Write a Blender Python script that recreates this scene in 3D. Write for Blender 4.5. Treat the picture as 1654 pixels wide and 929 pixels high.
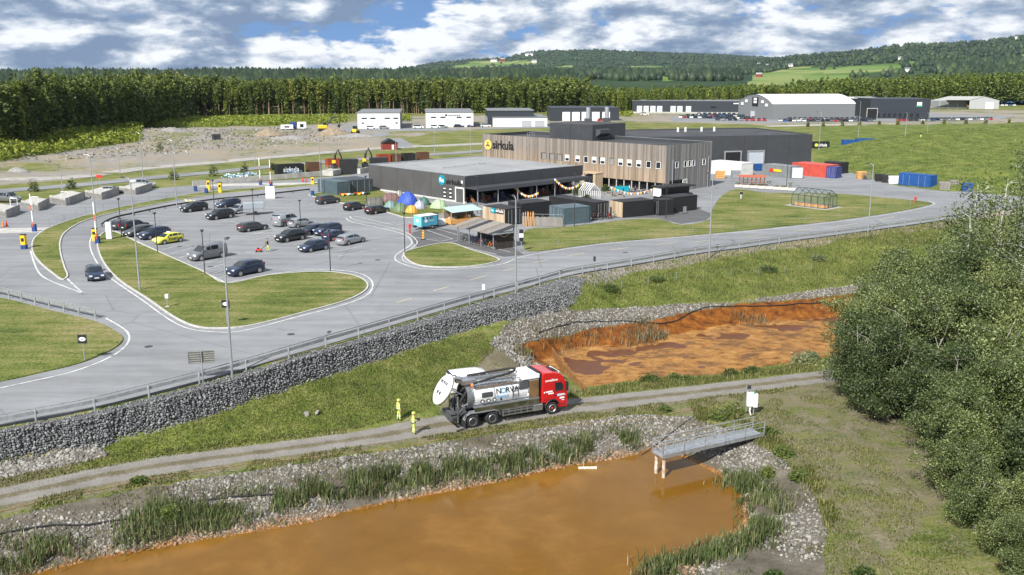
import bpy, bmesh, math, random
import numpy as np
from mathutils import Vector, Matrix, Euler
from mathutils.bvhtree import BVHTree
from mathutils.geometry import delaunay_2d_cdt
random.seed(7); RNG = np.random.default_rng(7)
scene = bpy.context.scene
for o in list(bpy.data.objects): bpy.data.objects.remove(o, do_unlink=True)
C = scene.collection
R = math.radians

# ------------------------------------------------------------------ camera
FPX, CXP, CYP, HZP, CAMZ = 1550.0, 827.0, 464.5, 115.0, 27.5
PITCH = math.atan((CYP - HZP) / FPX)
cam_d = bpy.data.cameras.new('camera'); cam = bpy.data.objects.new('camera', cam_d); C.objects.link(cam)
cam.location = (0, 0, CAMZ); cam.rotation_euler = (math.pi / 2 - PITCH, 0, 0)
cam_d.sensor_width = 36; cam_d.lens = 36 * FPX / 1654.0
cam_d.clip_start = 0.5; cam_d.clip_end = 60000
scene.camera = cam

# ------------------------------------------------------------------ light
SUN_AZ, SUN_EL = 30.0, 42.0          # shadows fall away from the camera, a little to the right
sd = bpy.data.lights.new('sun', 'SUN'); sd.energy = 5.0; sd.angle = R(0.53); sd.color = (1, 0.965, 0.91)
sun = bpy.data.objects.new('sun', sd); C.objects.link(sun)
to_sun = Vector((-math.sin(R(SUN_AZ)) * math.cos(R(SUN_EL)), -math.cos(R(SUN_AZ)) * math.cos(R(SUN_EL)), math.sin(R(SUN_EL))))
sun.rotation_euler = to_sun.to_track_quat('Z', 'Y').to_euler()
scene.view_settings.view_transform = 'Standard'; scene.view_settings.look = 'None'
scene.view_settings.gamma = 1; scene.view_settings.exposure = 0.62

def nd(nt, t, **k):
    n = nt.nodes.new(t)
    for a, v in k.items():
        if a.startswith('i_'):
            key = a[2:]; n.inputs[int(key) if key.isdigit() else key.replace('_', ' ')].default_value = v
        else: setattr(n, a, v)
    return n
def math_n(nt, op, a, b=None, c=None, clamp=False):
    n = nt.nodes.new('ShaderNodeMath'); n.operation = op; n.use_clamp = clamp
    for i, v in enumerate((a, b, c)):
        if v is None: continue
        if isinstance(v, (int, float)): n.inputs[i].default_value = v
        else: nt.links.new(v, n.inputs[i])
    return n.outputs[0]
def ramp(nt, fac, stops, interp='LINEAR'):
    n = nt.nodes.new('ShaderNodeValToRGB'); n.color_ramp.interpolation = interp
    e = n.color_ramp.elements
    while len(e) < len(stops): e.new(0.5)
    for el, (p, c) in zip(e, stops):
        el.position = p; el.color = (c, c, c, 1) if isinstance(c, (int, float)) else (*c, 1)
    nt.links.new(fac, n.inputs[0]); return n.outputs[0]
def mixc(nt, fac, a, b, mode='MIX'):
    n = nt.nodes.new('ShaderNodeMix'); n.data_type = 'RGBA'; n.blend_type = mode; n.clamp_factor = True
    for s, v in ((0, fac), (6, a), (7, b)):
        if isinstance(v, (int, float)): n.inputs[s].default_value = v if s == 0 else (v, v, v, 1)
        elif isinstance(v, tuple): n.inputs[s].default_value = (*v, 1)
        else: nt.links.new(v, n.inputs[s])
    return n.outputs[2]
def noise(nt, vec, scale, detail=4, rough=0.55, dist=0.0):
    n = nt.nodes.new('ShaderNodeTexNoise'); n.inputs['Scale'].default_value = scale
    n.inputs['Detail'].default_value = detail; n.inputs['Roughness'].default_value = rough; n.inputs['Distortion'].default_value = dist
    if vec is not None: nt.links.new(vec, n.inputs['Vector'])
    return n.outputs[0]

world = bpy.data.worlds.new('World'); scene.world = world; world.use_nodes = True
def build_world():
    nt = world.node_tree; nt.nodes.clear(); L = nt.links.new
    out = nt.nodes.new('ShaderNodeOutputWorld'); bg = nt.nodes.new('ShaderNodeBackground')
    sky = nt.nodes.new('ShaderNodeTexSky'); sky.sky_type = 'NISHITA'; sky.sun_disc = False
    sky.sun_elevation = R(SUN_EL); sky.sun_rotation = R(180 + SUN_AZ); sky.air_density = 1.0; sky.dust_density = 0.0; sky.altitude = 200
    tc = nt.nodes.new('ShaderNodeTexCoord')
    skyvec = nt.nodes.new('ShaderNodeMapping'); skyvec.inputs['Location'].default_value = (0, 0, 0.22); L(tc.outputs['Generated'], skyvec.inputs['Vector']); L(skyvec.outputs[0], sky.inputs['Vector'])
    mp = nt.nodes.new('ShaderNodeMapping'); mp.inputs['Scale'].default_value = (1, 1, 2.7); mp.inputs['Location'].default_value = (0.31, 0.2, 0.02); mp.inputs['Rotation'].default_value = (0, 0, R(20))
    L(tc.outputs['Generated'], mp.inputs['Vector']); v = mp.outputs[0]
    mp2 = nt.nodes.new('ShaderNodeMapping'); mp2.inputs['Location'].default_value = (-0.015, -0.008, 0.036); L(v, mp2.inputs['Vector'])
    # cumulus field: coverage, and a second sample higher up for lit tops and grey bases
    def field(vec):
        n1 = noise(nt, vec, 12.5, 14, 0.57, 0.15); n2 = noise(nt, vec, 2.3, 2, 0.5)
        return math_n(nt, 'MULTIPLY_ADD', n2, 0.45, n1)
    d = field(v); d2 = field(mp2.outputs[0])
    mask = ramp(nt, d, [(0.57, 0), (0.655, 1)], 'EASE')
    lit = math_n(nt, 'SUBTRACT', d, d2)
    thick = ramp(nt, d, [(0.61, 1), (0.87, 0)])
    shade = math_n(nt, 'MULTIPLY_ADD', lit, 4.2, math_n(nt, 'MULTIPLY_ADD', thick, 0.50, 0.13), clamp=True)
    ccol = ramp(nt, shade, [(0.0, (0.125, 0.18, 0.28)), (0.28, (0.23, 0.29, 0.38)), (0.52, (0.45, 0.49, 0.55)), (0.80, (0.72, 0.73, 0.74))])
    skys = nt.nodes.new('ShaderNodeVectorMath'); skys.operation = 'SCALE'; skys.inputs['Scale'].default_value = 0.075
    L(sky.outputs[0], skys.inputs[0])
    col = mixc(nt, mask, mixc(nt, 1.0, skys.outputs[0], (0.62, 0.86, 1.12), 'MULTIPLY'), ccol)
    L(col, bg.inputs['Color']); bg.inputs['Strength'].default_value = 1.0
    L(bg.outputs[0], out.inputs['Surface'])
build_world()

# ------------------------------------------------------------------ pixel -> place
_f = np.array([0, math.cos(PITCH), -math.sin(PITCH)]); _u = np.array([0, math.sin(PITCH), math.cos(PITCH)])
def P(x, y, z=4.0):
    d = _f * FPX + np.array([1.0, 0, 0]) * (x - CXP) - _u * (y - CYP)
    t = (z - CAMZ) / d[2]
    return Vector((d[0] * t, d[1] * t, z))
def W(pts, z=4.0): return [P(p[0], p[1], p[2] if len(p) > 2 else z) for p in pts]
def at_depth(x, y, Y):
    d = _f * FPX + np.array([1.0, 0, 0]) * (x - CXP) - _u * (y - CYP); t = Y / d[1]
    return Vector((d[0] * t, Y, CAMZ + d[2] * t))
def smooth_line(pts, n=6, closed=False):
    """Catmull-Rom through world points"""
    out = []; m = len(pts)
    rng = range(m) if closed else range(m - 1)
    for i in rng:
        p0 = pts[(i - 1) % m] if closed or i > 0 else pts[i]; p1 = pts[i]; p2 = pts[(i + 1) % m]
        p3 = pts[(i + 2) % m] if closed or i + 2 < m else p2
        for k in range(n):
            t = k / n
            out.append(0.5 * ((2 * p1) + (p2 - p0) * t + (2 * p0 - 5 * p1 + 4 * p2 - p3) * t * t + (3 * p1 - p0 - 3 * p2 + p3) * t ** 3))
    if not closed: out.append(pts[-1].copy())
    return out
def resample(pts, step):
    d = [0]
    for a, b in zip(pts, pts[1:]): d.append(d[-1] + (b - a).length)
    n = max(1, int(round(d[-1] / step))); out = []; j = 0
    for i in range(n + 1):
        s = d[-1] * i / n
        while j < len(d) - 2 and d[j + 1] < s: j += 1
        t = 0 if d[j + 1] == d[j] else (s - d[j]) / (d[j + 1] - d[j]); out.append(pts[j].lerp(pts[j + 1], min(max(t, 0), 1)))
    return out
def offset_line(pts, dist):
    out = []
    for i, p in enumerate(pts):
        a = pts[max(i - 1, 0)]; b = pts[min(i + 1, len(pts) - 1)]; t = (b - a); t.z = 0
        if t.length < 1e-6: out.append(p.copy()); continue
        t.normalize(); out.append(p + Vector((-t.y, t.x, 0)) * dist)
    return out
def inside(poly, X, Y):
    """vectorised point in polygon"""
    res = np.zeros(X.shape, bool); n = len(poly)
    for i in range(n):
        x1, y1 = poly[i][0], poly[i][1]; x2, y2 = poly[(i + 1) % n][0], poly[(i + 1) % n][1]
        c = (y1 > Y) != (y2 > Y)
        if y1 != y2: res ^= c & (X < (x2 - x1) * (Y - y1) / (y2 - y1) + x1)
    return res
def line_dist(line, X, Y):
    best = np.full(X.shape, 1e9)
    for a, b in zip(line, line[1:]):
        dx, dy = b[0] - a[0], b[1] - a[1]; l2 = dx * dx + dy * dy + 1e-12
        t = np.clip(((X - a[0]) * dx + (Y - a[1]) * dy) / l2, 0, 1)
        best = np.minimum(best, np.hypot(X - a[0] - t * dx, Y - a[1] - t * dy))
    return best

# ------------------------------------------------------------------ materials
MATS = {}
def mat(name, col, rough=0.6, metal=0.0, var=0.12, scale=6.0, bump=0.0, bscale=40.0, spec=0.5, coat=0.0, tint=None, alpha=1.0, emit=None, stretch=None, trans=0.0):
    if name in MATS: return MATS[name]
    m = bpy.data.materials.new(name); m.use_nodes = True; nt = m.node_tree; b = nt.nodes['Principled BSDF']; L = nt.links.new
    b.inputs['Roughness'].default_value = rough; b.inputs['Metallic'].default_value = metal
    b.inputs['Specular IOR Level'].default_value = spec; b.inputs['Coat Weight'].default_value = coat; b.inputs['Coat Roughness'].default_value = 0.05
    b.inputs['Alpha'].default_value = alpha; b.inputs['Transmission Weight'].default_value = trans
    tc = nt.nodes.new('ShaderNodeTexCoord'); vec = tc.outputs['Object']
    if stretch:
        mp = nt.nodes.new('ShaderNodeMapping'); mp.inputs['Scale'].default_value = stretch; L(vec, mp.inputs[0]); vec = mp.outputs[0]
    n = noise(nt, vec, scale, 5, 0.6)
    c2 = tint if tint else tuple(max(0, x * (1 - 2.2 * var)) for x in col)
    c1 = tuple(min(1, x * (1 + var)) for x in col)
    L(ramp(nt, n, [(0.3, c2), (0.7, c1)]), b.inputs['Base Color'])
    if rough > 0.15:
        L(math_n(nt, 'MULTIPLY_ADD', n, 0.25, rough - 0.12, clamp=True), b.inputs['Roughness'])
    if bump:
        bn = noise(nt, vec, bscale, 4, 0.6); bp = nt.nodes.new('ShaderNodeBump'); bp.inputs['Strength'].default_value = bump; bp.inputs['Distance'].default_value = 0.05
        L(bn, bp.inputs['Height']); L(bp.outputs[0], b.inputs['Normal'])
    if emit: b.inputs['Emission Color'].default_value = (*emit, 1); b.inputs['Emission Strength'].default_value = 1
    MATS[name] = m; return m
def leaf_mat(name, c1, c2, c3=None, rough=0.55, transl=0.35, scale=0.6):
    """foliage: each leaf picks its own tone (random per island), with some light passing through"""
    if name in MATS: return MATS[name]
    m = bpy.data.materials.new(name); m.use_nodes = True; nt = m.node_tree; L = nt.links.new; b = nt.nodes['Principled BSDF']; out = nt.nodes['Material Output']
    g = nt.nodes.new('ShaderNodeNewGeometry'); oi = nt.nodes.new('ShaderNodeObjectInfo')
    col = ramp(nt, g.outputs['Random Per Island'], [(0.0, c1), (0.55, c2), (1.0, c3 or c2)])
    tcn = nt.nodes.new('ShaderNodeTexCoord')
    pat = noise(nt, tcn.outputs['Object'], scale, 2, 0.5)
    col = mixc(nt, 1.0, col, ramp(nt, pat, [(0.3, 0.72), (0.7, 1.2)]), 'MULTIPLY')
    hs = nt.nodes.new('ShaderNodeHueSaturation'); L(col, hs.inputs['Color'])
    L(math_n(nt, 'MULTIPLY_ADD', oi.outputs['Random'], 0.78, 0.62), hs.inputs['Value'])
    L(math_n(nt, 'MULTIPLY_ADD', oi.outputs['Random'], -0.04, 0.516), hs.inputs['Hue'])
    L(hs.outputs[0], b.inputs['Base Color']); b.inputs['Roughness'].default_value = rough; b.inputs['Specular IOR Level'].default_value = 0.3
    tr = nt.nodes.new('ShaderNodeBsdfTranslucent'); L(hs.outputs[0], tr.inputs['Color'])
    mx = nt.nodes.new('ShaderNodeMixShader'); mx.inputs[0].default_value = transl
    L(b.outputs[0], mx.inputs[1]); L(tr.outputs[0], mx.inputs[2]); L(mx.outputs[0], out.inputs['Surface'])
    MATS[name] = m; return m

# ------------------------------------------------------------------ mesh builder
class MB:
    def __init__(s): s.v = []; s.f = []; s.m = []; s.T = Matrix.Identity(4); s.mi = 0
    def at(s, loc=(0, 0, 0), rz=0, rx=0, ry=0): s.T = Matrix.Translation(loc) @ Euler((rx, ry, rz)).to_matrix().to_4x4(); return s
    def add(s, vs, fs, mi=None):
        o = len(s.v); s.v += [tuple(s.T @ Vector(p)) for p in vs]
        for f in fs: s.f.append(tuple(i + o for i in f)); s.m.append(s.mi if mi is None else mi)
        return s
    def box(s, c, d, mi=None, rz=0, taper=1.0, rx=0, ry=0):
        hx, hy, hz = d[0] / 2, d[1] / 2, d[2] / 2; M = Matrix.Translation(c) @ Euler((rx, ry, rz)).to_matrix().to_4x4(); t = taper
        vs = [M @ Vector(p) for p in ((-hx, -hy, -hz), (hx, -hy, -hz), (hx, hy, -hz), (-hx, hy, -hz), (-hx * t, -hy * t, hz), (hx * t, -hy * t, hz), (hx * t, hy * t, hz), (-hx * t, hy * t, hz))]
        return s.add(vs, [(0, 3, 2, 1), (4, 5, 6, 7), (0, 1, 5, 4), (1, 2, 6, 5), (2, 3, 7, 6), (3, 0, 4, 7)], mi)
    def b2(s, lo, hi, mi=None): return s.box([(a + b) / 2 for a, b in zip(lo, hi)], [abs(b - a) for a, b in zip(lo, hi)], mi)
    def cyl(s, p0, p1, r0, r1=None, n=10, mi=None, caps=True):
        r1 = r0 if r1 is None else r1; p0 = Vector(p0); p1 = Vector(p1); ax = p1 - p0
        if ax.length < 1e-9: return s
        q = ax.to_track_quat('Z', 'Y'); vs = []
        for p, r in ((p0, r0), (p1, r1)):
            for k in range(n): a = 2 * math.pi * k / n; vs.append(p + q @ Vector((r * math.cos(a), r * math.sin(a), 0)))
        fs = [(k, (k + 1) % n, n + (k + 1) % n, n + k) for k in range(n)]
        if caps: fs += [tuple(range(n - 1, -1, -1)), tuple(range(n, 2 * n))]
        return s.add(vs, fs, mi)
    def tube(s, pts, r, n=6, mi=None):
        pts = [Vector(p) for p in pts]; rs = r if isinstance(r, (list, tuple)) else [r] * len(pts); vs = []; fs = []
        for i, p in enumerate(pts):
            t = pts[min(i + 1, len(pts) - 1)] - pts[max(i - 1, 0)]
            q = t.to_track_quat('Z', 'Y') if t.length > 1e-9 else Euler((0, 0, 0)).to_quaternion()
            for k in range(n): a = 2 * math.pi * k / n; vs.append(p + q @ Vector((rs[i] * math.cos(a), rs[i] * math.sin(a), 0)))
        for i in range(len(pts) - 1):
            for k in range(n): fs.append((i * n + k, i * n + (k + 1) % n, (i + 1) * n + (k + 1) % n, (i + 1) * n + k))
        fs += [tuple(range(n - 1, -1, -1)), tuple(range((len(pts) - 1) * n, len(pts) * n))]
        return s.add(vs, fs, mi)
    def prism(s, poly, z0, z1, mi=None, bottom=False):
        n = len(poly); vs = [(p[0], p[1], z0) for p in poly] + [(p[0], p[1], z1) for p in poly]
        a = sum(poly[i][0] * poly[(i + 1) % n][1] - poly[(i + 1) % n][0] * poly[i][1] for i in range(n))
        top = list(range(n, 2 * n)); fs = [(i, (i + 1) % n, n + (i + 1) % n, n + i) for i in range(n)]
        if a < 0: top = top[::-1]; fs = [f[::-1] for f in fs]
        fs.append(tuple(top))
        if bottom: fs.append(tuple(i - n for i in top[::-1]))
        return s.add(vs, fs, mi)
    def ribbon(s, pts, w, z=None, mi=None):
        a = offset_line(pts, w / 2); b = offset_line(pts, -w / 2); vs = []
        for p, q in zip(a, b): vs += [(p.x, p.y, z if z is not None else p.z), (q.x, q.y, z if z is not None else q.z)]
        return s.add(vs, [(2 * i, 2 * i + 1, 2 * i + 3, 2 * i + 2) for i in range(len(pts) - 1)], mi)
    def wall(s, pts, w, z0, z1, mi=None):
        """a solid strip of width w along pts"""
        a = offset_line(pts, w / 2); b = offset_line(pts, -w / 2); vs = []
        for p, q in zip(a, b): vs += [(p.x, p.y, z0), (q.x, q.y, z0), (q.x, q.y, z1), (p.x, p.y, z1)]
        n = len(pts); fs = []
        for i in range(n - 1):
            k = 4 * i
            fs += [(k + 1, k + 5, k + 6, k + 2), (k + 2, k + 6, k + 7, k + 3), (k + 3, k + 7, k + 4, k)]
        fs += [(0, 1, 2, 3), (4 * n - 1, 4 * n - 2, 4 * n - 3, 4 * n - 4)]
        return s.add(vs, fs, mi)
    def sphere(s, c, r, n=8, m=6, mi=None):
        rx, ry, rz = r if isinstance(r, (tuple, list)) else (r, r, r); vs = [(c[0], c[1], c[2] + rz)]; fs = []
        for i in range(1, m):
            th = math.pi * i / m
            for k in range(n): a = 2 * math.pi * k / n; vs.append((c[0] + rx * math.sin(th) * math.cos(a), c[1] + ry * math.sin(th) * math.sin(a), c[2] + rz * math.cos(th)))
        vs.append((c[0], c[1], c[2] - rz)); l = len(vs) - 1
        for k in range(n): fs.append((0, 1 + k, 1 + (k + 1) % n))
        for i in range(m - 2):
            for k in range(n): a = 1 + i * n + k; b = 1 + i * n + (k + 1) % n; fs.append((a, a + n, b + n, b))
        for k in range(n): fs.append((l, 1 + (m - 2) * n + (k + 1) % n, 1 + (m - 2) * n + k))
        return s.add(vs, fs, mi)
    def loft(s, rings, mi=None, cap=True, closed=True):
        n = len(rings[0]); vs = [p for r in rings for p in r]; fs = []; kk = n if closed else n - 1
        for i in range(len(rings) - 1):
            for k in range(kk): fs.append((i * n + k, i * n + (k + 1) % n, (i + 1) * n + (k + 1) % n, (i + 1) * n + k))
        if cap: fs += [tuple(range(n - 1, -1, -1)), tuple(range((len(rings) - 1) * n, len(rings) * n))]
        return s.add(vs, fs, mi)
    def mesh(s, name, mats, smooth=False):
        me = bpy.data.meshes.new(name); me.from_pydata(s.v, [], s.f)
        for m in (mats if isinstance(mats, (list, tuple)) else [mats]): me.materials.append(m)
        if any(s.m): me.polygons.foreach_set('material_index', s.m)
        if smooth: me.polygons.foreach_set('use_smooth', [True] * len(me.polygons))
        me.update(); return me
    def build(s, name, mats, parent=None, smooth=False, loc=None, rz=None, bevel=0):
        o = bpy.data.objects.new(name, s.mesh(name, mats, smooth)); C.objects.link(o)
        if parent is not None: o.parent = parent
        if loc is not None: o.location = loc
        if rz is not None: o.rotation_euler[2] = rz
        if bevel:
            md = o.modifiers.new('bevel', 'BEVEL'); md.width = bevel; md.segments = 2; md.limit_method = 'ANGLE'; md.angle_limit = R(40)
        return o
def tag(o, label=None, cat=None, group=None, kind=None):
    if label: o['label'] = label
    if cat: o['category'] = cat
    if group: o['group'] = group
    if kind: o['kind'] = kind
    return o
def empty(name, loc=(0, 0, 0), rz=0, label=None, cat=None, group=None):
    o = bpy.data.objects.new(name, None); C.objects.link(o); o.location = loc; o.rotation_euler = (0, 0, rz); o.empty_display_size = 0.3
    return tag(o, label, cat, group)
def copy_tree(o, parent=None):
    c = o.copy(); C.objects.link(c); c.parent = parent
    for ch in o.children: copy_tree(ch, c)
    return c
def place(root, loc, rz=0, label=None, group=None, scale=None, cat=None):
    root.location = loc; root.rotation_euler[2] = rz
    if label: root['label'] = label
    if group: root['group'] = group
    if cat: root['category'] = cat
    if scale: root.scale = scale if isinstance(scale, tuple) else (scale,) * 3
    return root
def np_mesh(name, verts, tris, mats, mi=None, smooth=False):
    """fast mesh from numpy arrays: verts (n,3), tris (m,3)"""
    me = bpy.data.meshes.new(name); nv, nf = len(verts), len(tris); k = tris.shape[1]
    me.vertices.add(nv); me.vertices.foreach_set('co', np.ascontiguousarray(verts, np.float32).ravel())
    me.loops.add(nf * k); me.loops.foreach_set('vertex_index', np.ascontiguousarray(tris, np.int32).ravel())
    me.polygons.add(nf); me.polygons.foreach_set('loop_start', np.arange(0, nf * k, k, dtype=np.int32))
    for m in (mats if isinstance(mats, (list, tuple)) else [mats]): me.materials.append(m)
    if mi is not None: me.polygons.foreach_set('material_index', np.ascontiguousarray(mi, np.int32))
    if smooth: me.polygons.foreach_set('use_smooth', np.ones(nf, bool))
    me.update(calc_edges=True); me.validate(); return me
def np_obj(name, verts, tris, mats, parent=None, mi=None, smooth=False):
    o = bpy.data.objects.new(name, np_mesh(name, verts, tris, mats, mi, smooth)); C.objects.link(o)
    if parent is not None: o.parent = parent
    return o
def text_mesh(txt, size, mat_, name='lettering', parent=None, depth=0.0, align='LEFT', bold=0.0, M=None):
    cu = bpy.data.curves.new('t', 'FONT'); cu.body = txt; cu.size = size; cu.align_x = align; cu.extrude = depth; cu.offset = bold; cu.resolution_u = 2
    t = bpy.data.objects.new('t', cu); C.objects.link(t)
    bpy.context.view_layer.update(); dg = bpy.context.evaluated_depsgraph_get()
    me = bpy.data.meshes.new_from_object(t.evaluated_get(dg)); bpy.data.objects.remove(t)
    me.materials.clear(); me.materials.append(mat_); me.name = name
    o = bpy.data.objects.new(name, me); C.objects.link(o)
    if parent is not None: o.parent = parent
    if M is not None: o.matrix_local = M
    return o
def frame_on(origin, right, up):
    """matrix that lays flat lettering on a face"""
    r = Vector(right).normalized(); u = Vector(up).normalized(); n = r.cross(u)
    return Matrix(((r.x, u.x, n.x, origin[0]), (r.y, u.y, n.y, origin[1]), (r.z, u.z, n.z, origin[2]), (0, 0, 0, 1)))
# ================================================================== TERRAIN
YB = 78.0
def zroad(Y): return 4.0 - 0.1 * max(0.0, YB - Y)
def PR(x, y, dz=0.0):
    """pixel on the paved plateau, which dips towards the lower left"""
    p = P(x, y, 4.0)
    if p.y >= YB: return Vector((p.x, p.y, 4.0 + dz))
    lo, hi = 0.5, 4.0
    for _ in range(40):
        m = (lo + hi) / 2; q = P(x, y, m)
        if zroad(q.y) > m: lo = m
        else: hi = m
    return Vector((q.x, q.y, zroad(q.y) + dz))
def WR(pts, dz=0.0): return [PR(a, b, dz) for a, b in pts]

RAIL_PX = [(-260, 748), (4, 690), (126, 668), (232, 642), (328, 617), (376, 604), (480, 573), (600, 538), (700, 508), (782, 484), (870, 460), (915, 447), (960, 439), (1040, 426), (1125, 411), (1181, 404), (1265, 392), (1342, 382), (1402, 374), (1488, 362), (1560, 351), (1640, 338), (1900, 300)]
RAIL = resample(smooth_line(WR(RAIL_PX), 5), 2.0)
GB_PX = [(-260, 812, -0.2), (0, 757, 0.1), (162, 728, 0.5), (203, 711, 0.8), (288, 690, 1.1), (372, 663, 1.4), (480, 628, 1.7), (600, 589, 2.0), (700, 556, 2.2), (780, 530, 2.35), (870, 507, 2.6), (930, 483, 3.1), (951, 456, 3.7)]
GBASE = W(GB_PX)
PN_PX = [(-300, 840), (0, 787), (237, 741), (560, 699), (700, 672), (937, 642), (1155, 618), (1320, 599), (1480, 583), (1800, 556)]
PS_PX = [(-300, 875), (0, 818), (237, 769), (560, 723), (740, 697), (930, 667), (1091, 648), (1320, 620), (1480, 603), (1800, 572)]
PATHN = resample(smooth_line(W(PN_PX, 0), 5), 1.5); PATHS = resample(smooth_line(W(PS_PX, 0), 5), 1.5)
RT_PX = [(790, 556, 1.5), (815, 530, 2.0), (860, 515, 2.0), (967, 500, 1.7), (1042, 495, 1.5), (1192, 486, 1.4), (1305, 470, 1.4), (1450, 452, 1.4), (1700, 425, 1.4)]
OT_PX = [(820, 575, 0.7), (835, 556, 0.9), (890, 541, 0.9), (960, 530, 0.7), (1042, 519, 0.7), (1117, 502, 1.0), (1192, 492, 1.0), (1305, 482, 0.9), (1450, 466, 0.8), (1700, 440, 0.8)]
OB_PX = [(868, 582, -0.7), (900, 567, -0.8), (930, 560, -0.8), (1005, 562, -0.8), (1042, 556, -0.8), (1098, 539, -0.8), (1192, 524, -0.8), (1312, 514, -0.8), (1450, 500, -0.8), (1700, 476, -0.8)]
OS_PX = [(900, 596, -0.75), (945, 625, -0.75), (1042, 614, -0.75), (1155, 606, -0.75), (1267, 588, -0.75), (1342, 576, -0.75), (1450, 564, -0.75), (1700, 540, -0.75)]
WZ = -1.4
RV_PX = [(-200, 880, -0.2), (0, 838, -0.2), (237, 786, -0.2), (560, 738, -0.2), (740, 711, -0.2), (930, 682, -0.2), (1040, 668, -0.2), (1110, 672, -0.2), (1190, 695, -0.15), (1262, 738, -0.15), (1312, 790, -0.15), (1335, 850, -0.15), (1330, 929, -0.15), (1310, 1010, -0.15)]
WE_PX = [(-140, 962, WZ), (51, 928, WZ), (118, 912, WZ), (210, 893, WZ), (305, 877, WZ), (406, 860, WZ), (508, 843, WZ), (560, 827, WZ), (700, 798, WZ), (800, 780, WZ), (900, 757, WZ), (1000, 741, WZ), (1058, 726, WZ), (1105, 738, WZ), (1155, 763, WZ), (1192, 790, WZ), (1205, 835, WZ), (1190, 870, WZ), (1150, 893, WZ), (1100, 908, WZ), (1040, 932, WZ), (1000, 965, WZ), (980, 1010, WZ)]
tin = []
def tl(pts, step=3.0):
    L_ = resample(pts, step); tin.extend(L_); return L_
def dz(pts, d): return [Vector((p.x, p.y, p.z + d)) for p in pts]
tl(dz(RAIL, -0.1)); tl(dz(offset_line(RAIL, 6), -0.1)) ; tl(dz(offset_line(RAIL, 14), -0.1))
tl(GBASE, 1.5); GTOP = [Vector((p.x, p.y + 0.35, 0)) for p in GBASE]
tl(PATHN); tl(PATHS); tl(W(RT_PX)); tl(W(OT_PX), 2); tl(W(OB_PX), 2); tl(W(OS_PX), 2); tl(W(RV_PX), 2); tl(W(WE_PX), 1.5)
for q in [(300, 960, -2.2), (600, 880, -2.2), (900, 800, -2.2), (1040, 770, -2.2), (1120, 820, -2.2), (1100, 870, -2.0), (900, 900, -2.4), (700, 1000, -2.4), (100, 985, -2.2)]: tin.append(P(*q))
for q in [(1420, 680, 0), (1420, 800, 0), (1420, 929, 0), (1600, 700, 0), (1600, 900, 0), (1600, 1050, 0), (1900, 700, 0), (1900, 1000, 0), (1250, 660, -.03), (1350, 660, 0), (860, 610, 0.1), (840, 600, 0.5)]: tin.append(P(*q))
for X in range(-700, 701, 50):
    for Y in list(range(100, 340, 30)) + list(range(340, 801, 60)):
        x_ = X * (0.3 + Y / 500)
        if Y < 110 and x_ > -20: continue
        if 175 < Y < 410 and x_ > 60 and x_ > 0.27 * Y: continue
        if 220 < Y < 430 and x_ < -0.40 * Y: continue
        tin.append(Vector((x_, Y, 3.9)))
# grassy hill behind the yard
for q in [(1318, 264, 3.9), (1400, 287, 3.9), (1445, 300, 3.9), (1520, 309, 3.9), (1654, 322, 3.9), (1900, 330, 3.9), (1318, 256, 4.1), (1350, 241, 5.5), (1420, 226, 7.6), (1500, 214, 8.8), (1580, 207, 9.4), (1654, 202, 9.8), (1900, 192, 11),
          (1420, 262, 5.6), (1520, 262, 7.2), (1640, 270, 7.6), (1860, 280, 8)]: tin.append(P(*q))
for q in [(100, 330, 3.9), (135, 345, 4.2), (185, 372, 4.4), (260, 400, 4.4), (300, 300, 9), (300, 200, 4), (400, 260, 8), (95, 300, 3.9), (110, 318, 4)]: tin.append(Vector(q))
# green bank in front of the left wood
for q in [(-200, 290, 3.9), (0, 264, 3.9), (100, 248, 3.9), (180, 237, 3.9), (226, 229, 3.9), (240, 212, 3.9), (-200, 252, 8), (0, 233, 8), (100, 215, 8), (160, 203, 7.6), (212, 194, 5.8)]: tin.append(P(*q))
for q in [(-190, 275, 7.5), (-165, 380, 7), (-200, 330, 7), (-260, 300, 7), (-320, 420, 6), (-400, 300, 7), (-140, 440, 4)]: tin.append(Vector(q))
for q in [(-120, 30, 0), (-40, 30, -2.2), (0, 30, -2.4), (60, 30, 0), (120, 30, 0), (150, 60, 1), (150, 110, 3.8), (200, 150, 3.9), (-150, 60, 1), (-120, 75, 3), (-200, 40, 1), (200, 40, 0), (400, 100, 4), (-400, 100, 4)]: tin.append(Vector(q))
_co = [Vector((p.x, p.y)) for p in tin]
_r = delaunay_2d_cdt(_co, [], [], 0, 0.02)
_vz = []
for orig in _r[3]: _vz.append(tin[orig[0]].z if orig else 4.0)
TINB = BVHTree.FromPolygons([(v.x, v.y, z) for v, z in zip(_r[0], _vz)], _r[2])
def zt(x, y):
    h = TINB.ray_cast(Vector((x, y, 200)), Vector((0, 0, -1)))
    return h[0].z if h[0] is not None else 3.9
ys = list(np.arange(36, 132, 0.34)); yy = 132.0; st = 0.36
while yy < 760: ys.append(yy); yy += st; st *= 1.032
NY = len(ys); NX = 400; us = np.linspace(-0.8, 0.8, NX)
GX = np.array([[u * (y + 12) for u in us] for y in ys]); GY = np.array([[y] * NX for y in ys])
GZ = np.array([zt(x, y) for x, y in zip(GX.ravel(), GY.ravel())]).reshape(GX.shape)
def blur(Z):
    Q = Z.copy(); Q[1:-1, 1:-1] = (Z[1:-1, 1:-1] * 2 + Z[:-2, 1:-1] + Z[2:, 1:-1] + Z[1:-1, :-2] + Z[1:-1, 2:]) / 6; return Q
for _ in range(2): GZ = blur(GZ)
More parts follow.
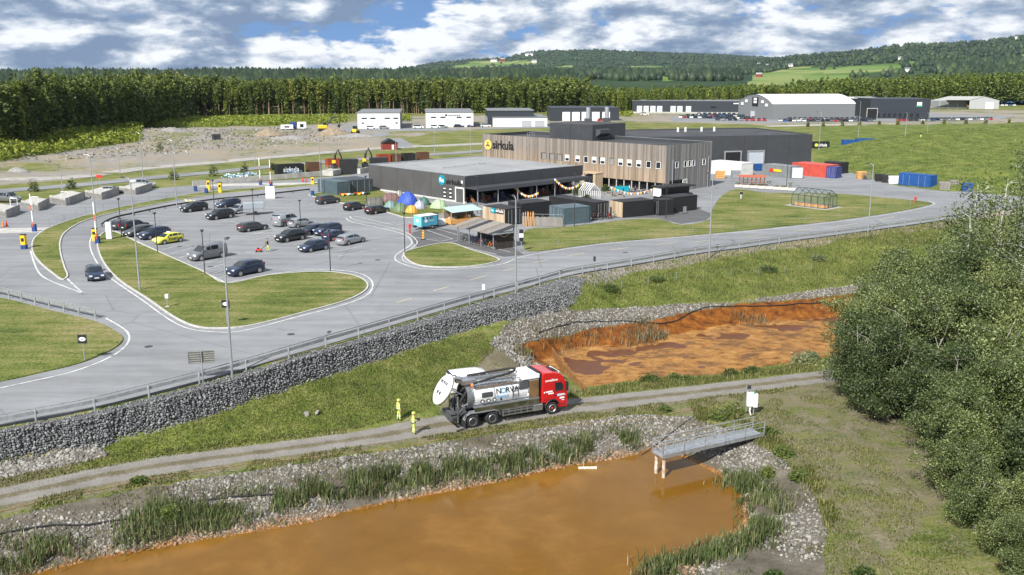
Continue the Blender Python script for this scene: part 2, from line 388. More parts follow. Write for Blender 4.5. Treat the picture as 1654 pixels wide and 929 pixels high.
def vnoise(X, Y, s, seed):
    """value noise, numpy"""
    r = np.random.default_rng(seed).random((64, 64)); x = X / s; y = Y / s; xi = np.floor(x).astype(int); yi = np.floor(y).astype(int)
    fx = x - xi; fy = y - yi; fx = fx * fx * (3 - 2 * fx); fy = fy * fy * (3 - 2 * fy); g = lambda a, b: r[a % 64, b % 64]
    return (g(xi, yi) * (1 - fx) + g(xi + 1, yi) * fx) * (1 - fy) + (g(xi, yi + 1) * (1 - fx) + g(xi + 1, yi + 1) * fx) * fy - 0.5
# ---- masks
def poly(px, z=0.0): return [tuple(P(a[0], a[1], a[2] if len(a) > 2 else z))[:2] for a in px]
dN = line_dist(PATHN, GX, GY); dS = line_dist(PATHS, GX, GY)
path_poly = [tuple(p)[:2] for p in PATHN] + [tuple(p)[:2] for p in PATHS[::-1]]
inP = inside(path_poly, GX, GY); tt = dN / (dN + dS + 1e-6)
track = np.where(inP, np.clip(1.45 - np.abs(np.abs(tt - 0.5) - 0.30) / 0.19, 0, 1), 0)
rip = inside(poly(RV_PX + WE_PX[::-1]), GX, GY) * 1.0
rip = np.maximum(rip, inside(poly(RT_PX + OT_PX[::-1]), GX, GY) * 1.0)
pond_poly = poly(WE_PX)
orange = inside(poly(OT_PX + OS_PX[::-1]), GX, GY) * 1.0
shore = np.clip(1 - line_dist([tuple(P(*q))[:2] for q in WE_PX], GX, GY) / 1.1, 0, 1) * rip
inpond = inside(pond_poly, GX, GY) * 1.0
orange = np.maximum(orange, np.clip(shore * 1.0 - .35, 0, 1))
orange = np.maximum(orange, inpond)
site_px = [(-260, 330), (0, 298), (100, 291), (240, 274), (330, 266), (480, 252), (620, 244), (690, 236), (640, 226), (700, 214), (778, 208), (890, 200), (990, 197), (1190, 200), (1300, 205), (1654, 199), (1900, 197), (1900, 176), (1500, 178), (1230, 186), (1000, 182), (880, 186), (760, 186), (655, 188), (550, 196), (500, 203), (330, 206), (240, 210), (226, 229), (180, 237), (100, 248), (0, 264), (-260, 300)]
site = inside(poly(site_px, 4), GX, GY) * 1.0
shoulder = line_dist([tuple(p)[:2] for p in RAIL if p.x > 6], GX, GY); site = np.maximum(site, np.clip(1.5 - shoulder / (2.2 + 2.5 * vnoise(GX, GY, 6, 91)), 0, .8) * (GX > 7) * (GY < 200))
lush = inside(poly([(-260, 300), (0, 264), (100, 248), (180, 237), (226, 229), (240, 212), (330, 206), (560, 198), (560, 180), (200, 180), (-260, 230)], 4), GX, GY) * 1.0
lush = np.maximum(lush, inside(poly([(1318, 264), (1400, 287), (1445, 300), (1520, 309), (1654, 322), (1900, 330), (1900, 180), (1320, 205), (1318, 240)], 4), GX, GY) * 1.0)
lawn_slope = inside(poly([(162, 728, .5), (288, 690, 1.1), (480, 628, 1.7), (700, 556, 2.2), (790, 556, 1.5), (830, 590, .5), (700, 668, 0), (560, 697, 0), (237, 739, 0), (180, 742, 0)]), GX, GY) * 1.0
lush = np.maximum(lush, lawn_slope)
gslope = inside([tuple(p)[:2] for p in RAIL if p.x > 7] + poly(RT_PX)[::-1], GX, GY) * 1.0
lush = np.maximum(lush, 0.8 * gslope)
bare = inside(poly([(-260, 812, -.2), (0, 757, .1), (162, 728, .5), (180, 742, 0), (0, 790, 0), (-260, 840, 0)]), GX, GY) * 0.7
bare = np.maximum(bare, inside(poly(PS_PX + RV_PX[::-1]), GX, GY) * 0.55)
bare = np.maximum(bare, inside(poly([(790, 556, 1.5), (815, 530, 2), (890, 541, .9), (860, 585, .3), (945, 627, 0), (900, 640, 0), (700, 668, 0), (760, 600, .8)]), GX, GY) * 0.65)
bare = np.maximum(bare, inside(poly([(1250, 640), (1345, 625), (1450, 730), (1600, 870), (1700, 990), (1330, 990), (1335, 850), (1290, 745)], 0), GX, GY) * 0.42)
bare = np.maximum(bare, inP * .8)
for q in (track, rip, orange, site, lush, bare): q[:] = blur(blur(q))
near = (GY < 140)
hard = np.clip(track + inP, 0, 1)
GZ += near * (1 - hard) * (1 - inpond) * (vnoise(GX, GY, 1.7, 1) * 0.14 + vnoise(GX, GY, 0.7, 2) * 0.08) * np.where(GZ > 3.8, 0.0, 1.0)
GZ -= track * 0.05 * near
floor_ = inside(poly(OB_PX + OS_PX[::-1]), GX, GY)
GZ += np.where(floor_, vnoise(GX, GY * 1.6, 6.0, 5) * 0.36 + vnoise(GX, GY, 1.4, 6) * 0.08, 0)
GZ += (GY > 225) * site * (np.maximum(0, vnoise(GX, GY, 9, 8)) * 1.3 + vnoise(GX, GY, 3, 9) * 0.35) * (GX < 60)
GZ += (GY > 240) * lush * np.abs(vnoise(GX, GY, 5, 10)) * 1.4
def zg(x, y):
    """height of the finished ground at a place"""
    j = np.searchsorted(ys, y) - 1; j = min(max(j, 0), NY - 2); fy = (y - ys[j]) / (ys[j + 1] - ys[j])
    def row(jj):
        k = (x / (ys[jj] + 12) + 0.8) / 1.6 * (NX - 1); i = int(min(max(math.floor(k), 0), NX - 2)); fx = min(max(k - i, 0), 1)
        return GZ[jj, i] * (1 - fx) + GZ[jj, i + 1] * fx
    return float(row(j) * (1 - fy) + row(j + 1) * fy)
idx = np.arange(NY * NX).reshape(NY, NX)
quads = np.stack([idx[:-1, :-1], idx[:-1, 1:], idx[1:, 1:], idx[1:, :-1]], -1).reshape(-1, 4)

def ground_material():
    m = bpy.data.materials.new('ground_soil_and_grass'); m.use_nodes = True; nt = m.node_tree; L = nt.links.new; b = nt.nodes['Principled BSDF']
    tc = nt.nodes.new('ShaderNodeTexCoord'); v = tc.outputs['Object']
    A = nt.nodes.new('ShaderNodeAttribute'); A.attribute_name = 'ma'; B = nt.nodes.new('ShaderNodeAttribute'); B.attribute_name = 'mb'
    sa = nt.nodes.new('ShaderNodeSeparateColor'); L(A.outputs['Color'], sa.inputs[0]); sb = nt.nodes.new('ShaderNodeSeparateColor'); L(B.outputs['Color'], sb.inputs[0])
    big = noise(nt, v, 0.11, 5, 0.6); mid = noise(nt, v, 0.55, 5, 0.65); fin = noise(nt, v, 5.0, 6, 0.7); vf = noise(nt, v, 14, 4, 0.7)
    def edge(mask, k=0.6):
        e = math_n(nt, 'MULTIPLY_ADD', math_n(nt, 'SUBTRACT', mid, 0.5), k, mask)
        e = math_n(nt, 'MULTIPLY_ADD', math_n(nt, 'SUBTRACT', fin, 0.5), k, e)
        return ramp(nt, e, [(0.38, 0), (0.62, 1)])
    mpS = nt.nodes.new('ShaderNodeMapping'); mpS.inputs['Scale'].default_value = (0.10, 0.8, 1); mpS.inputs['Rotation'].default_value = (0, 0, R(35)); L(v, mpS.inputs[0])
    streak = noise(nt, mpS.outputs[0], 1.0, 4, 0.6)
    gf = math_n(nt, 'MULTIPLY_ADD', fin, 0.45, math_n(nt, 'MULTIPLY_ADD', streak, 0.25, math_n(nt, 'MULTIPLY', noise(nt, v, 0.16, 6, 0.65), 0.30)))
    grass = ramp(nt, gf, [(0.40, (0.040, 0.056, 0.012)), (0.46, (0.090, 0.122, 0.022)), (0.51, (0.150, 0.162, 0.042)), (0.56, (0.225, 0.195, 0.088)), (0.62, (0.32, 0.262, 0.15))])
    lushc = ramp(nt, math_n(nt, 'MULTIPLY_ADD', fin, 0.55, math_n(nt, 'MULTIPLY', noise(nt, v, 0.3, 5, 0.65), 0.45)), [(0.38, (0.030, 0.048, 0.009)), (0.46, (0.078, 0.112, 0.017)), (0.54, (0.130, 0.160, 0.030)), (0.62, (0.23, 0.21, 0.08))])
    col = mixc(nt, sb.outputs[1], grass, lushc)
    soil = ramp(nt, math_n(nt, 'MULTIPLY_ADD', fin, 0.6, math_n(nt, 'MULTIPLY', mid, 0.4)), [(0.35, (0.085, 0.075, 0.045)), (0.5, (0.15, 0.13, 0.082)), (0.65, (0.225, 0.195, 0.135))])
    col = mixc(nt, edge(sb.outputs[2], 0.9), col, soil)
    gravel = ramp(nt, math_n(nt, 'MULTIPLY_ADD', vf, 0.55, math_n(nt, 'MULTIPLY', mid, 0.45)), [(0.3, (0.13, 0.12, 0.105)), (0.5, (0.235, 0.22, 0.20)), (0.7, (0.34, 0.325, 0.30))])
    siteg = mixc(nt, ramp(nt, big, [(0.42, 0), (0.62, 1)]), gravel, (0.27, 0.225, 0.165))
    siteg = mixc(nt, ramp(nt, math_n(nt, 'MULTIPLY_ADD', mid, 0.5, math_n(nt, 'MULTIPLY', noise(nt, v, 0.035, 4, 0.6), 0.6)), [(0.56, 0), (0.63, 1)]), siteg, grass)
    col = mixc(nt, edge(sb.outputs[0], 0.5), col, siteg)
    col = mixc(nt, edge(sa.outputs[1], 0.7), col, ramp(nt, math_n(nt, 'MULTIPLY_ADD', vf, 0.5, math_n(nt, 'MULTIPLY', mid, 0.5)), [(0.35, (0.055, 0.047, 0.034)), (0.5, (0.12, 0.105, 0.08)), (0.65, (0.21, 0.19, 0.155))]))
    col = mixc(nt, edge(sa.outputs[0], 0.55), col, ramp(nt, math_n(nt, 'MULTIPLY_ADD', vf, 0.5, math_n(nt, 'MULTIPLY', mid, 0.5)), [(0.35, (0.17, 0.158, 0.14)), (0.65, (0.28, 0.265, 0.242))]))
    mp = nt.nodes.new('ShaderNodeMapping'); mp.inputs['Scale'].default_value = (0.8, 1.1, 1); mp.inputs['Rotation'].default_value = (0, 0, R(-18)); L(v, mp.inputs[0])
    on = noise(nt, mp.outputs[0], 1.1, 10, 0.72, 0.15); on2 = noise(nt, mp.outputs[0], 0.4, 8, 0.68, 0.2)
    oc = ramp(nt, on, [(0.30, (0.045, 0.024, 0.013)), (0.38, (0.15, 0.066, 0.02)), (0.47, (0.28, 0.135, 0.04)), (0.62, (0.38, 0.205, 0.068)), (0.75, (0.47, 0.29, 0.12))])
    oc = mixc(nt, ramp(nt, on2, [(0.50, 0), (0.62, .75)]), oc, (0.10, 0.055, 0.032))
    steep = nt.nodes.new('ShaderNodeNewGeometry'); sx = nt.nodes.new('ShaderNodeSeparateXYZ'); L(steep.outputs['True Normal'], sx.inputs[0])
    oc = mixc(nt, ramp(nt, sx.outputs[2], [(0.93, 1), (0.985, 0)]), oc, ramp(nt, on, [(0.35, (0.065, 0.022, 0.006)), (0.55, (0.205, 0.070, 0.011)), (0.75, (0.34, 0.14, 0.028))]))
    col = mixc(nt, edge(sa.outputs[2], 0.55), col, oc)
    L(col, b.inputs['Base Color']); b.inputs['Roughness'].default_value = 0.9; b.inputs['Specular IOR Level'].default_value = 0.2
    bp = nt.nodes.new('ShaderNodeBump'); bp.inputs['Strength'].default_value = 0.9; bp.inputs['Distance'].default_value = 0.12
    L(math_n(nt, 'MULTIPLY_ADD', vf, 0.4, fin), bp.inputs['Height']); L(bp.outputs[0], b.inputs['Normal'])
    return m
GROUND_MAT = ground_material()
ground = np_obj('ground', np.stack([GX, GY, GZ], -1).reshape(-1, 3), quads, GROUND_MAT, smooth=True)
tag(ground, kind='structure', label='grass, gravel and soil ground of the whole site')
for nm, ch in (('ma', (track, rip, orange)), ('mb', (site, lush, bare))):
    a = ground.data.attributes.new(nm, 'FLOAT_COLOR', 'POINT'); arr = np.ones((NY * NX, 4), np.float32)
    for k in range(3): arr[:, k] = np.clip(ch[k].ravel(), 0, 1)
    a.data.foreach_set('color', arr.ravel())

# ------------------------------------------------------------------ water
def water_mat():
    m = bpy.data.materials.new('rusty_pond_water'); m.use_nodes = True; nt = m.node_tree; L = nt.links.new; b = nt.nodes['Principled BSDF']
    tc = nt.nodes.new('ShaderNodeTexCoord'); v = tc.outputs['Object']
    n = noise(nt, v, 0.12, 4, 0.55, 0.4); n2 = noise(nt, v, 0.5, 7, 0.66, 0.4)
    c = ramp(nt, math_n(nt, 'MULTIPLY_ADD', n2, 0.45, math_n(nt, 'MULTIPLY', n, 0.55)), [(0.36, (0.135, 0.063, 0.008)), (0.52, (0.160, 0.076, 0.010)), (0.64, (0.205, 0.098, 0.016))])
    L(c, b.inputs['Base Color']); b.inputs['Roughness'].default_value = 0.1; b.inputs['IOR'].default_value = 1.33; b.inputs['Specular IOR Level'].default_value = 0.3
    bp = nt.nodes.new('ShaderNodeBump'); bp.inputs['Strength'].default_value = 0.12; bp.inputs['Distance'].default_value = 0.05
    L(noise(nt, v, 2.2, 3, 0.5), bp.inputs['Height']); L(bp.outputs[0], b.inputs['Normal'])
    return m
WATER = water_mat()
wp = [P(*q) for q in WE_PX]; ctr = Vector((-6, 45, WZ))
wpts = [Vector((p.x, p.y, WZ)) + (Vector((p.x, p.y, 0)) - Vector((ctr.x, ctr.y, 0))).normalized() * 0.7 for p in wp]
wpts += [Vector((-4, 36, WZ)), Vector((-60, 36, WZ)), Vector((-60, 52, WZ))]
w = MB(); w.add([(p.x, p.y, WZ) for p in wpts], [tuple(range(len(wpts)))[::-1]])
tag(w.build('pond_water', WATER), kind='structure', label='rust coloured pond water')
# shallow puddles on the basin floor
bz = -0.85; bp_ = [P(q[0], q[1], bz) for q in OB_PX[1:9]] + [P(q[0], q[1], bz) for q in OS_PX[1:7][::-1]]
pm = MB(); pm.add([tuple(p) for p in bp_], [tuple(range(len(bp_)))[::-1]])
tag(pm.build('basin_puddles', mat('puddle_rust', (0.12, 0.042, 0.014), 0.32, spec=.3, var=0.15, scale=1.5)), kind='structure', label='rusty puddles in the hollows of the basin floor')

# ================================================================== PAVED PLATEAU
def asphalt_mat(name, base, crack=0.5):
    m = bpy.data.materials.new(name); m.use_nodes = True; nt = m.node_tree; L = nt.links.new; b = nt.nodes['Principled BSDF']
    tc = nt.nodes.new('ShaderNodeTexCoord'); v = tc.outputs['Object']
    big = noise(nt, v, 0.07, 5, 0.6, 0.5); mid = noise(nt, v, 0.6, 5, 0.6); fin = noise(nt, v, 18, 3, 0.7)
    f = math_n(nt, 'MULTIPLY_ADD', big, 0.5, math_n(nt, 'MULTIPLY_ADD', mid, 0.25, math_n(nt, 'MULTIPLY', fin, 0.25)))
    c = ramp(nt, f, [(0.36, tuple(x * 0.82 for x in base)), (0.5, base), (0.64, tuple(x * 1.16 for x in base))])
    mw = nt.nodes.new('ShaderNodeMapping'); mw.inputs['Scale'].default_value = (0.06, 0.5, 1); mw.inputs['Rotation'].default_value = (0, 0, R(-28)); L(v, mw.inputs[0])
    c = mixc(nt, 1.0, c, ramp(nt, noise(nt, mw.outputs[0], 1.0, 5, 0.65), [(0.35, 0.82), (0.6, 1.08)]), 'MULTIPLY')
    c = mixc(nt, ramp(nt, noise(nt, v, 0.33, 6, 0.7), [(0.62, 0), (0.72, 0.5)]), c, tuple(x * 0.55 for x in base))
    vo = nt.nodes.new('ShaderNodeTexVoronoi'); vo.feature = 'DISTANCE_TO_EDGE'; vo.inputs['Scale'].default_value = 0.06; L(mixc(nt, 0.02, v, noise(nt, v, 0.8, 3)), vo.inputs['Vector'])
    c = mixc(nt, math_n(nt, 'MULTIPLY', ramp(nt, vo.outputs['Distance'], [(0.002, 1), (0.006, 0)]), crack), c, tuple(x * 0.55 for x in base))
    L(c, b.inputs['Base Color']); b.inputs['Roughness'].default_value = 0.85; b.inputs['Specular IOR Level'].default_value = 0.3
    bp = nt.nodes.new('ShaderNodeBump'); bp.inputs['Strength'].default_value = 0.25; bp.inputs['Distance'].default_value = 0.02; L(fin, bp.inputs['Height']); L(bp.outputs[0], b.inputs['Normal'])
    return m
ASPH = asphalt_mat('worn_asphalt', (0.205, 0.211, 0.219)); ASPH2 = asphalt_mat('dark_asphalt', (0.10, 0.10, 0.102)); CONC = mat('pale_concrete', (0.42, 0.41, 0.38), 0.85, var=0.12, scale=0.8, bump=0.2, bscale=12)
PAINT = mat('white_road_paint', (0.60, 0.60, 0.585), 0.75, var=0.1, scale=1.6, tint=(.30, .30, .30)); YPAINT = mat('faded_yellow_paint', (0.62, 0.52, 0.28), 0.7, var=0.15, scale=3.0)
KERB = mat('kerb_stone', (0.46, 0.45, 0.43), 0.85, var=0.12, scale=2.0)
def sheet(name, pts, dzv, material, label, skirt=0.3):
    """flat paved or planted sheet that follows the plateau (bends where the road dips)"""
    bm = bmesh.new(); vs = [bm.verts.new((p.x, p.y, 0)) for p in pts]; f = bm.faces.new(vs)
    f.normal_update()
    if f.normal.z < 0: f.normal_flip()
    bmesh.ops.triangulate(bm, faces=bm.faces[:])
    bmesh.ops.bisect_plane(bm, geom=bm.verts[:] + bm.edges[:] + bm.faces[:], plane_co=(0, YB, 0), plane_no=(0, 1, 0))
    be = [e for e in bm.edges if e.is_boundary]
    ex = bmesh.ops.extrude_edge_only(bm, edges=be); low = [g for g in ex['geom'] if isinstance(g, bmesh.types.BMVert)]; lows = set(low)
    for v_ in bm.verts: v_.co.z = zroad(v_.co.y) + dzv - (skirt if v_ in lows else 0)
    bmesh.ops.recalc_face_normals(bm, faces=bm.faces[:])
    top = max(bm.faces, key=lambda q: q.calc_area())
    if top.normal.z < 0: bmesh.ops.reverse_faces(bm, faces=bm.faces[:])
    me = bpy.data.meshes.new(name); bm.to_mesh(me); bm.free(); me.materials.append(material)
    o = bpy.data.objects.new(name, me); C.objects.link(o); return tag(o, label, kind='structure')
rail_in = offset_line(RAIL, 0.45)
pav = [p.copy() for p in rail_in if p.x < 120]
pav += [PR(1900, 300), PR(1654, 318), PR(1520, 306), PR(1445, 299), PR(1400, 286), PR(1318, 263), PR(1300, 255), PR(1180, 262), PR(1000, 262), PR(700, 262), PR(560, 283), PR(470, 291), PR(330, 297), PR(180, 312), PR(0, 330), PR(-260, 358)]
sheet('asphalt', pav, 0.0, ASPH, 'grey worn asphalt of the road, car park and yard')
def lane(name, px, wpx, material, label, dzv=0.0, w=None):
    ln = resample(smooth_line(WR(px), 5), 4); l = offset_line(ln, w / 2); r_ = offset_line(ln, -w / 2)
    return sheet(name, l + r_[::-1], dzv, material, label)
lane('back_road', [(-260, 334), (0, 308.6), (72, 303), (145, 297), (240, 287.5), (341, 278.5), (429, 270), (520, 262), (620, 254), (720, 248), (790, 243), (900, 236)], 0, ASPH, 'grey road behind the recycling yard', 0.03, w=6.0)
lane('gravel_road', [(-200, 310), (0, 290), (110, 287), (240, 271), (327, 264), (414, 256), (480, 250.5), (565, 243), (640, 238), (760, 233), (900, 226)], 0, mat('gravel_road', (0.33, 0.315, 0.29), 0.95, var=0.15, scale=0.5, bump=0.3, bscale=8), 'pale gravel road along the building site', 0.02, w=6.5)
lane('site_road', [(648, 238), (640, 228), (610, 215), (598, 207)], 0, ASPH, 'asphalt lane up to the white sheds', 0.05, w=7)
sheet('shed_forecourt', WR([(548, 204), (560, 213), (700, 211), (890, 206), (900, 198), (760, 199), (560, 200)]), 0.045, ASPH, 'asphalt forecourt of the white sheds')
sheet('dealer_car_park', WR([(1080, 190), (1090, 196), (1260, 199), (1600, 195), (1640, 188), (1500, 184), (1240, 188), (1120, 184)]), 0.04, ASPH, 'asphalt car park by the dark halls')
lane('far_road', [(1240, 204), (1330, 202), (1450, 200), (1654, 196.5), (1900, 192)], 0, CONC, 'pale road beyond the grassy hill', 0.06, w=5)
sheet('bike_parking', WR([(663, 379), (690, 366), (735, 372), (830, 400), (846, 412), (815, 415), (741, 398), (722, 392), (675, 401), (668, 391)]), 0.006, ASPH2, 'darker asphalt of the bike parking')
sheet('yard_paving', WR([(955, 352), (1060, 352), (1100, 362), (1140, 356), (1152, 346), (1130, 338), (1000, 345)]), 0.006, ASPH2, 'dark asphalt apron by the black containers')
# grass islands with kerbs
ISL = {}
def island(name, px, label, kerb=True, n=5, h=0.1):
    pts = smooth_line(WR(px), n, closed=True)
    o = sheet(name, pts, h, GROUND_MAT, label); ISL[name + str(len(ISL))] = pts
    if kerb:
        k = MB(); a = pts + [pts[0]]
        lo = offset_line(a, 0.09); hi = offset_line(a, -0.09); vs = []
        for p, q in zip(lo, hi): z = zroad(p.y); vs += [(p.x, p.y, z - 0.1), (p.x, p.y, z + h + 0.03), (q.x, q.y, z + h + 0.03), (q.x, q.y, z - 0.1)]
        fs = []
        for i in range(len(a) - 1):
            j = 4 * i
            for t in range(3): fs.append((j + t, j + t + 1, j + t + 5, j + t + 4))
        k.add(vs, fs); tag(k.build('kerb', KERB), 'pale kerb stones round ' + label, kind='structure')
    return o
island('grass_verge', [(-260, 470), (-100, 470), (0, 482), (80, 502), (150, 519), (176, 530), (197, 544), (194, 556), (170, 571), (130, 587), (60, 604), (0, 617), (-260, 668)], 'the mown grass corner by the road fork', kerb=False)
island('grass_island', [(54, 410), (52, 395), (58, 383), (75, 371), (105, 359), (145, 347), (215, 331), (280, 319), (330, 311), (420, 303), (520, 296), (545, 292), (549, 296), (430, 307), (330, 317), (213, 338), (160, 350), (128, 361), (105, 376), (97, 392), (98, 410), (104, 432), (109, 446), (100, 452), (84, 441), (66, 426)], 'the long curved strip between the two lanes')
island('grass_island', [(168, 376), (188, 376), (230, 396), (325, 438), (365, 458), (430, 446), (480, 441), (530, 440), (572, 446), (592, 457), (590, 470), (560, 486), (500, 503), (440, 519), (390, 529), (345, 531), (312, 527), (278, 511), (238, 483), (195, 455), (172, 431), (160, 408), (158, 390)], 'the green lawn between car park and road')
island('grass_island', [(652, 412), (668, 403), (722, 393), (760, 404), (803, 418), (800, 424), (760, 431), (700, 432), (668, 426)], 'the small lawn by the bike shed')
island('lawn', [(846, 400), (850, 372), (905, 368), (960, 362), (1000, 357), (1060, 354), (1100, 364), (1145, 356), (1150, 340), (1165, 318), (1190, 306), (1240, 312), (1345, 313), (1430, 320), (1490, 326), (1503, 330), (1455, 341), (1354, 356), (1227, 370), (1100, 382), (968, 393), (870, 406)], 'the wide lawn beside the containers', kerb=False, n=3)
island('grass_patch', [(503, 317), (512, 313), (590, 302), (625, 312), (680, 325), (735, 338), (705, 348), (660, 352), (640, 348), (600, 336), (560, 330)], 'the grass where the tents stand', n=3)
# road paint
pl = MB()
def painted(px, w=0.14, closed=False, sm=True, mi=0, dzv=0.014):
    pts = WR(px); pts = smooth_line(pts, 5, closed) if sm else pts
    if closed: pts.append(pts[0])
    pts = [Vector((p.x, p.y, zroad(p.y) + dzv)) for p in resample(pts, 1.0)]
    pl.ribbon(pts, w, mi=mi)
painted([(0, 627), (60, 614), (116, 601), (174, 579), (200, 562), (209, 546), (201, 532), (171, 514)], 0.18)
painted([(150, 378), (145, 393), (150, 412), (166, 438), (182, 452), (230, 485), (273, 516), (305, 531), (343, 536), (390, 535), (480, 512), (560, 491), (592, 477), (602, 463), (597, 450), (575, 440), (530, 435)], 0.18)
painted([(49, 405), (60, 436), (78, 452), (134, 474)], 0.2); painted([(100, 380), (93, 404), (99, 438), (134, 474)], 0.2)
painted([(530, 435), (480, 437), (430, 444), (365, 457), (325, 437), (230, 394), (186, 373)], 0.16, sm=False)
painted([(558, 352), (570, 359), (612, 368), (650, 378), (664, 388), (663, 396), (642, 410), (638, 418), (647, 425), (680, 434), (735, 435), (809, 427), (850, 413), (968, 395), (1065, 386), (1160, 378), (1227, 372), (1354, 358), (1456, 343), (1508, 331), (1500, 325)], 0.18)
painted([(565, 349), (572, 355), (615, 364), (655, 375), (673, 389), (670, 397), (652, 411), (650, 418), (657, 424), (690, 431)], 0.15)
painted([(573, 349), (638, 364), (690, 354)], 0.12, sm=False)
for a, b_ in (((668, 383), (711, 390)), ((690, 372), (731, 386)), ((706, 370), (742, 380)), ((711, 390), (731, 386)), ((724, 392), (742, 388))): painted([a, b_], 0.12, sm=False)
painted([(722, 392), (802, 411)], 0.14, sm=False); painted([(742, 388), (824, 407)], 0.14, sm=False)
# stalls: measured from the painted lines that show
for k in range(13): a = (196 + k * 13.3, 372 + k * 6.4); painted([a, (a[0] + 36, a[1] - 10.5)], 0.11, sm=False)
for k in range(12): a = (303 + k * 15.5, 347 + k * 4.4); painted([a, (a[0] + 34, a[1] - 6)], 0.11, sm=False)
for k in range(8): a = (392 + k * 22, 382 + k * 4.6); painted([a, (a[0] + 62, a[1] - 12)], 0.11, sm=False)
for k in range(7): a = (462 + k * 22, 330 + k * 4.2); painted([a, (a[0] + 28, a[1] - 4.5)], 0.11, sm=False)
painted([(340, 352), (480, 377), (560, 396)], 0.1, sm=False)
for (a, b_) in (((640, 489), (665, 482)), ((700, 470), (725, 463)), ((760, 452), (785, 446)), ((815, 437), (835, 432)), ((860, 425), (885, 420)), ((915, 414), (945, 409)), ((985, 404), (1015, 400)), ((1060, 395), (1095, 391)), ((1120, 391), (1150, 388)), ((1200, 383), (1235, 379)), ((1280, 374), (1310, 370)), ((1350, 366), (1385, 361)), ((1420, 355), (1445, 350))): painted([a, b_], 0.12, sm=False, mi=1)
for k in range(3): painted([(299 + k * 7, 322 + k * 0.6), (303 + k * 7, 326 + k * 0.6)], 0.5, sm=False, mi=1)
for k_, (x, y, lb) in enumerate([(320, 445, 'grey passenger van'), (340, 431, 'low lamp'), (290, 398, 'yellow hatchback'), (240, 560, 'road fork'), (560, 470, 'lawn tip'), (610, 420, 'entrance'), (470, 540, 'guard rail lamp'), (1010, 408, 'wide lawn bend')]): c_ = PR(x, y); tag(MB().cyl((c_.x, c_.y, c_.z - .05), (c_.x, c_.y, c_.z + .012), .36, n=14).build('drain_cover', mat('cast_iron', (.045, .045, .047), .7)), 'dark iron drain cover near the ' + lb, 'drain cover')
tag(pl.build('road_marking', [PAINT, YPAINT]), 'white and yellow painted road and parking lines', kind='structure')
# ================================================================== FAR LAND
HX = [-700, -400, 0, 150, 300, 372, 450, 560, 650, 713, 760, 822, 840, 860, 905, 930, 975, 1050, 1100, 1160, 1215, 1260, 1300, 1380, 1430, 1500, 1560, 1620, 1654, 2000, 2300]
HR = [(700, None), (1250, None), (2000, None), (3500, None), (6000, None), (9000, None), (16000, None)]
def itp(xs, ysv): return lambda x: np.interp(x, xs, ysv)
HT = {700: itp([-700, 2300], [162, 162]),
      1250: itp([-700, 900, 1000, 1215, 1400, 1654, 2300], [130, 131, 134, 136, 133, 122, 110]),
      2000: itp([-700, 0, 900, 1000, 1215, 1300, 1400, 1500, 1654, 2300], [124, 124, 121, 121, 119, 115, 109, 107, 99, 88]),
      3500: itp([-700, 0, 237, 372, 560, 650, 830, 1000, 1100, 1180, 1215, 1260, 1320, 1380, 1430, 1500, 1560, 1620, 1654, 2000], [128, 129, 128.5, 122, 118.5, 119, 117, 116, 112, 105, 99, 94, 89, 83, 77.5, 75, 69, 61, 55, 24]),
      6000: itp([-700, 0, 300, 560, 650, 680, 713, 760, 822, 834, 860, 930, 975, 1040, 1100, 1150, 1215, 1300, 2300], [129, 129, 125, 118, 114, 108, 102, 98.5, 95, 90, 85.5, 82.5, 84.5, 87, 90, 94, 99, 106, 101]),
      9000: itp([-700, 900, 1000, 1050, 1100, 1160, 1220, 1300, 2300], [129.5, 125.5, 97.5, 91.5, 87.5, 90, 94, 100.5, 119.5]),
      16000: itp([-700, 2300], [121, 121])}
hx = np.linspace(-620, 2280, 420); rs = np.concatenate([np.linspace(690, 1250, 14), np.geomspace(1290, 3500, 40), np.geomspace(3560, 9600, 50)])
keys = sorted(HT); tabs = np.stack([HT[k](hx) for k in keys])
def elev_row(r):
    f = np.interp(math.log(r), [math.log(k) for k in keys], np.arange(len(keys))); i = int(min(math.floor(f), len(keys) - 2)); t = f - i; t = t * t * (3 - 2 * t)
    return tabs[i] * (1 - t) + tabs[i + 1] * t
HPY = np.stack([elev_row(r) for r in rs]); dirx = (hx - CXP) / FPX
# ground distance r measured along the viewing plane depth
HY = np.repeat(rs[:, None], len(hx), 1); HXW = dirx[None, :] * HY * 1.0 / math.cos(PITCH) * 1.0
HZ = CAMZ - (HPY - HZP) / FPX * HY
HZ += (HY > 1100) * (vnoise(HXW, HY, 160, 21) * 10 + vnoise(HXW, HY, 60, 22) * 4) * np.clip((HY - 900) / 2500, 0, 1)
fields_px = [[(1195, 121), (1262, 109), (1350, 107.5), (1440, 100), (1462, 104), (1400, 113), (1352, 122), (1345, 150), (1240, 152), (1190, 150)], [(1600, 93), (1654, 87), (1654, 96), (1606, 98)], [(735, 108), (770, 100), (852, 99.5), (872, 103), (800, 108.5), (745, 112)], [(890, 110), (922, 106.5), (915, 112)], [(1000, 109), (1062, 106), (1062, 113), (1010, 112)], [(1050, 123), (1100, 117), (1122, 124), (1060, 131)], [(1480, 100), (1560, 98), (1540, 103), (1480, 104)], [(1560, 118), (1654, 104), (1654, 110), (1590, 120)]]
PXG = np.repeat(hx[None, :], len(rs), 0)
fm = np.zeros_like(HZ)
for q in fields_px: fm = np.maximum(fm, inside(q, PXG, HPY) * 1.0)
fm = np.where(HY > 5200, fm * 0.9, fm); fm[HY < 1000] = 0
hidx = np.arange(HZ.size).reshape(HZ.shape)
hq = np.stack([hidx[:-1, :-1], hidx[:-1, 1:], hidx[1:, 1:], hidx[1:, :-1]], -1).reshape(-1, 4)
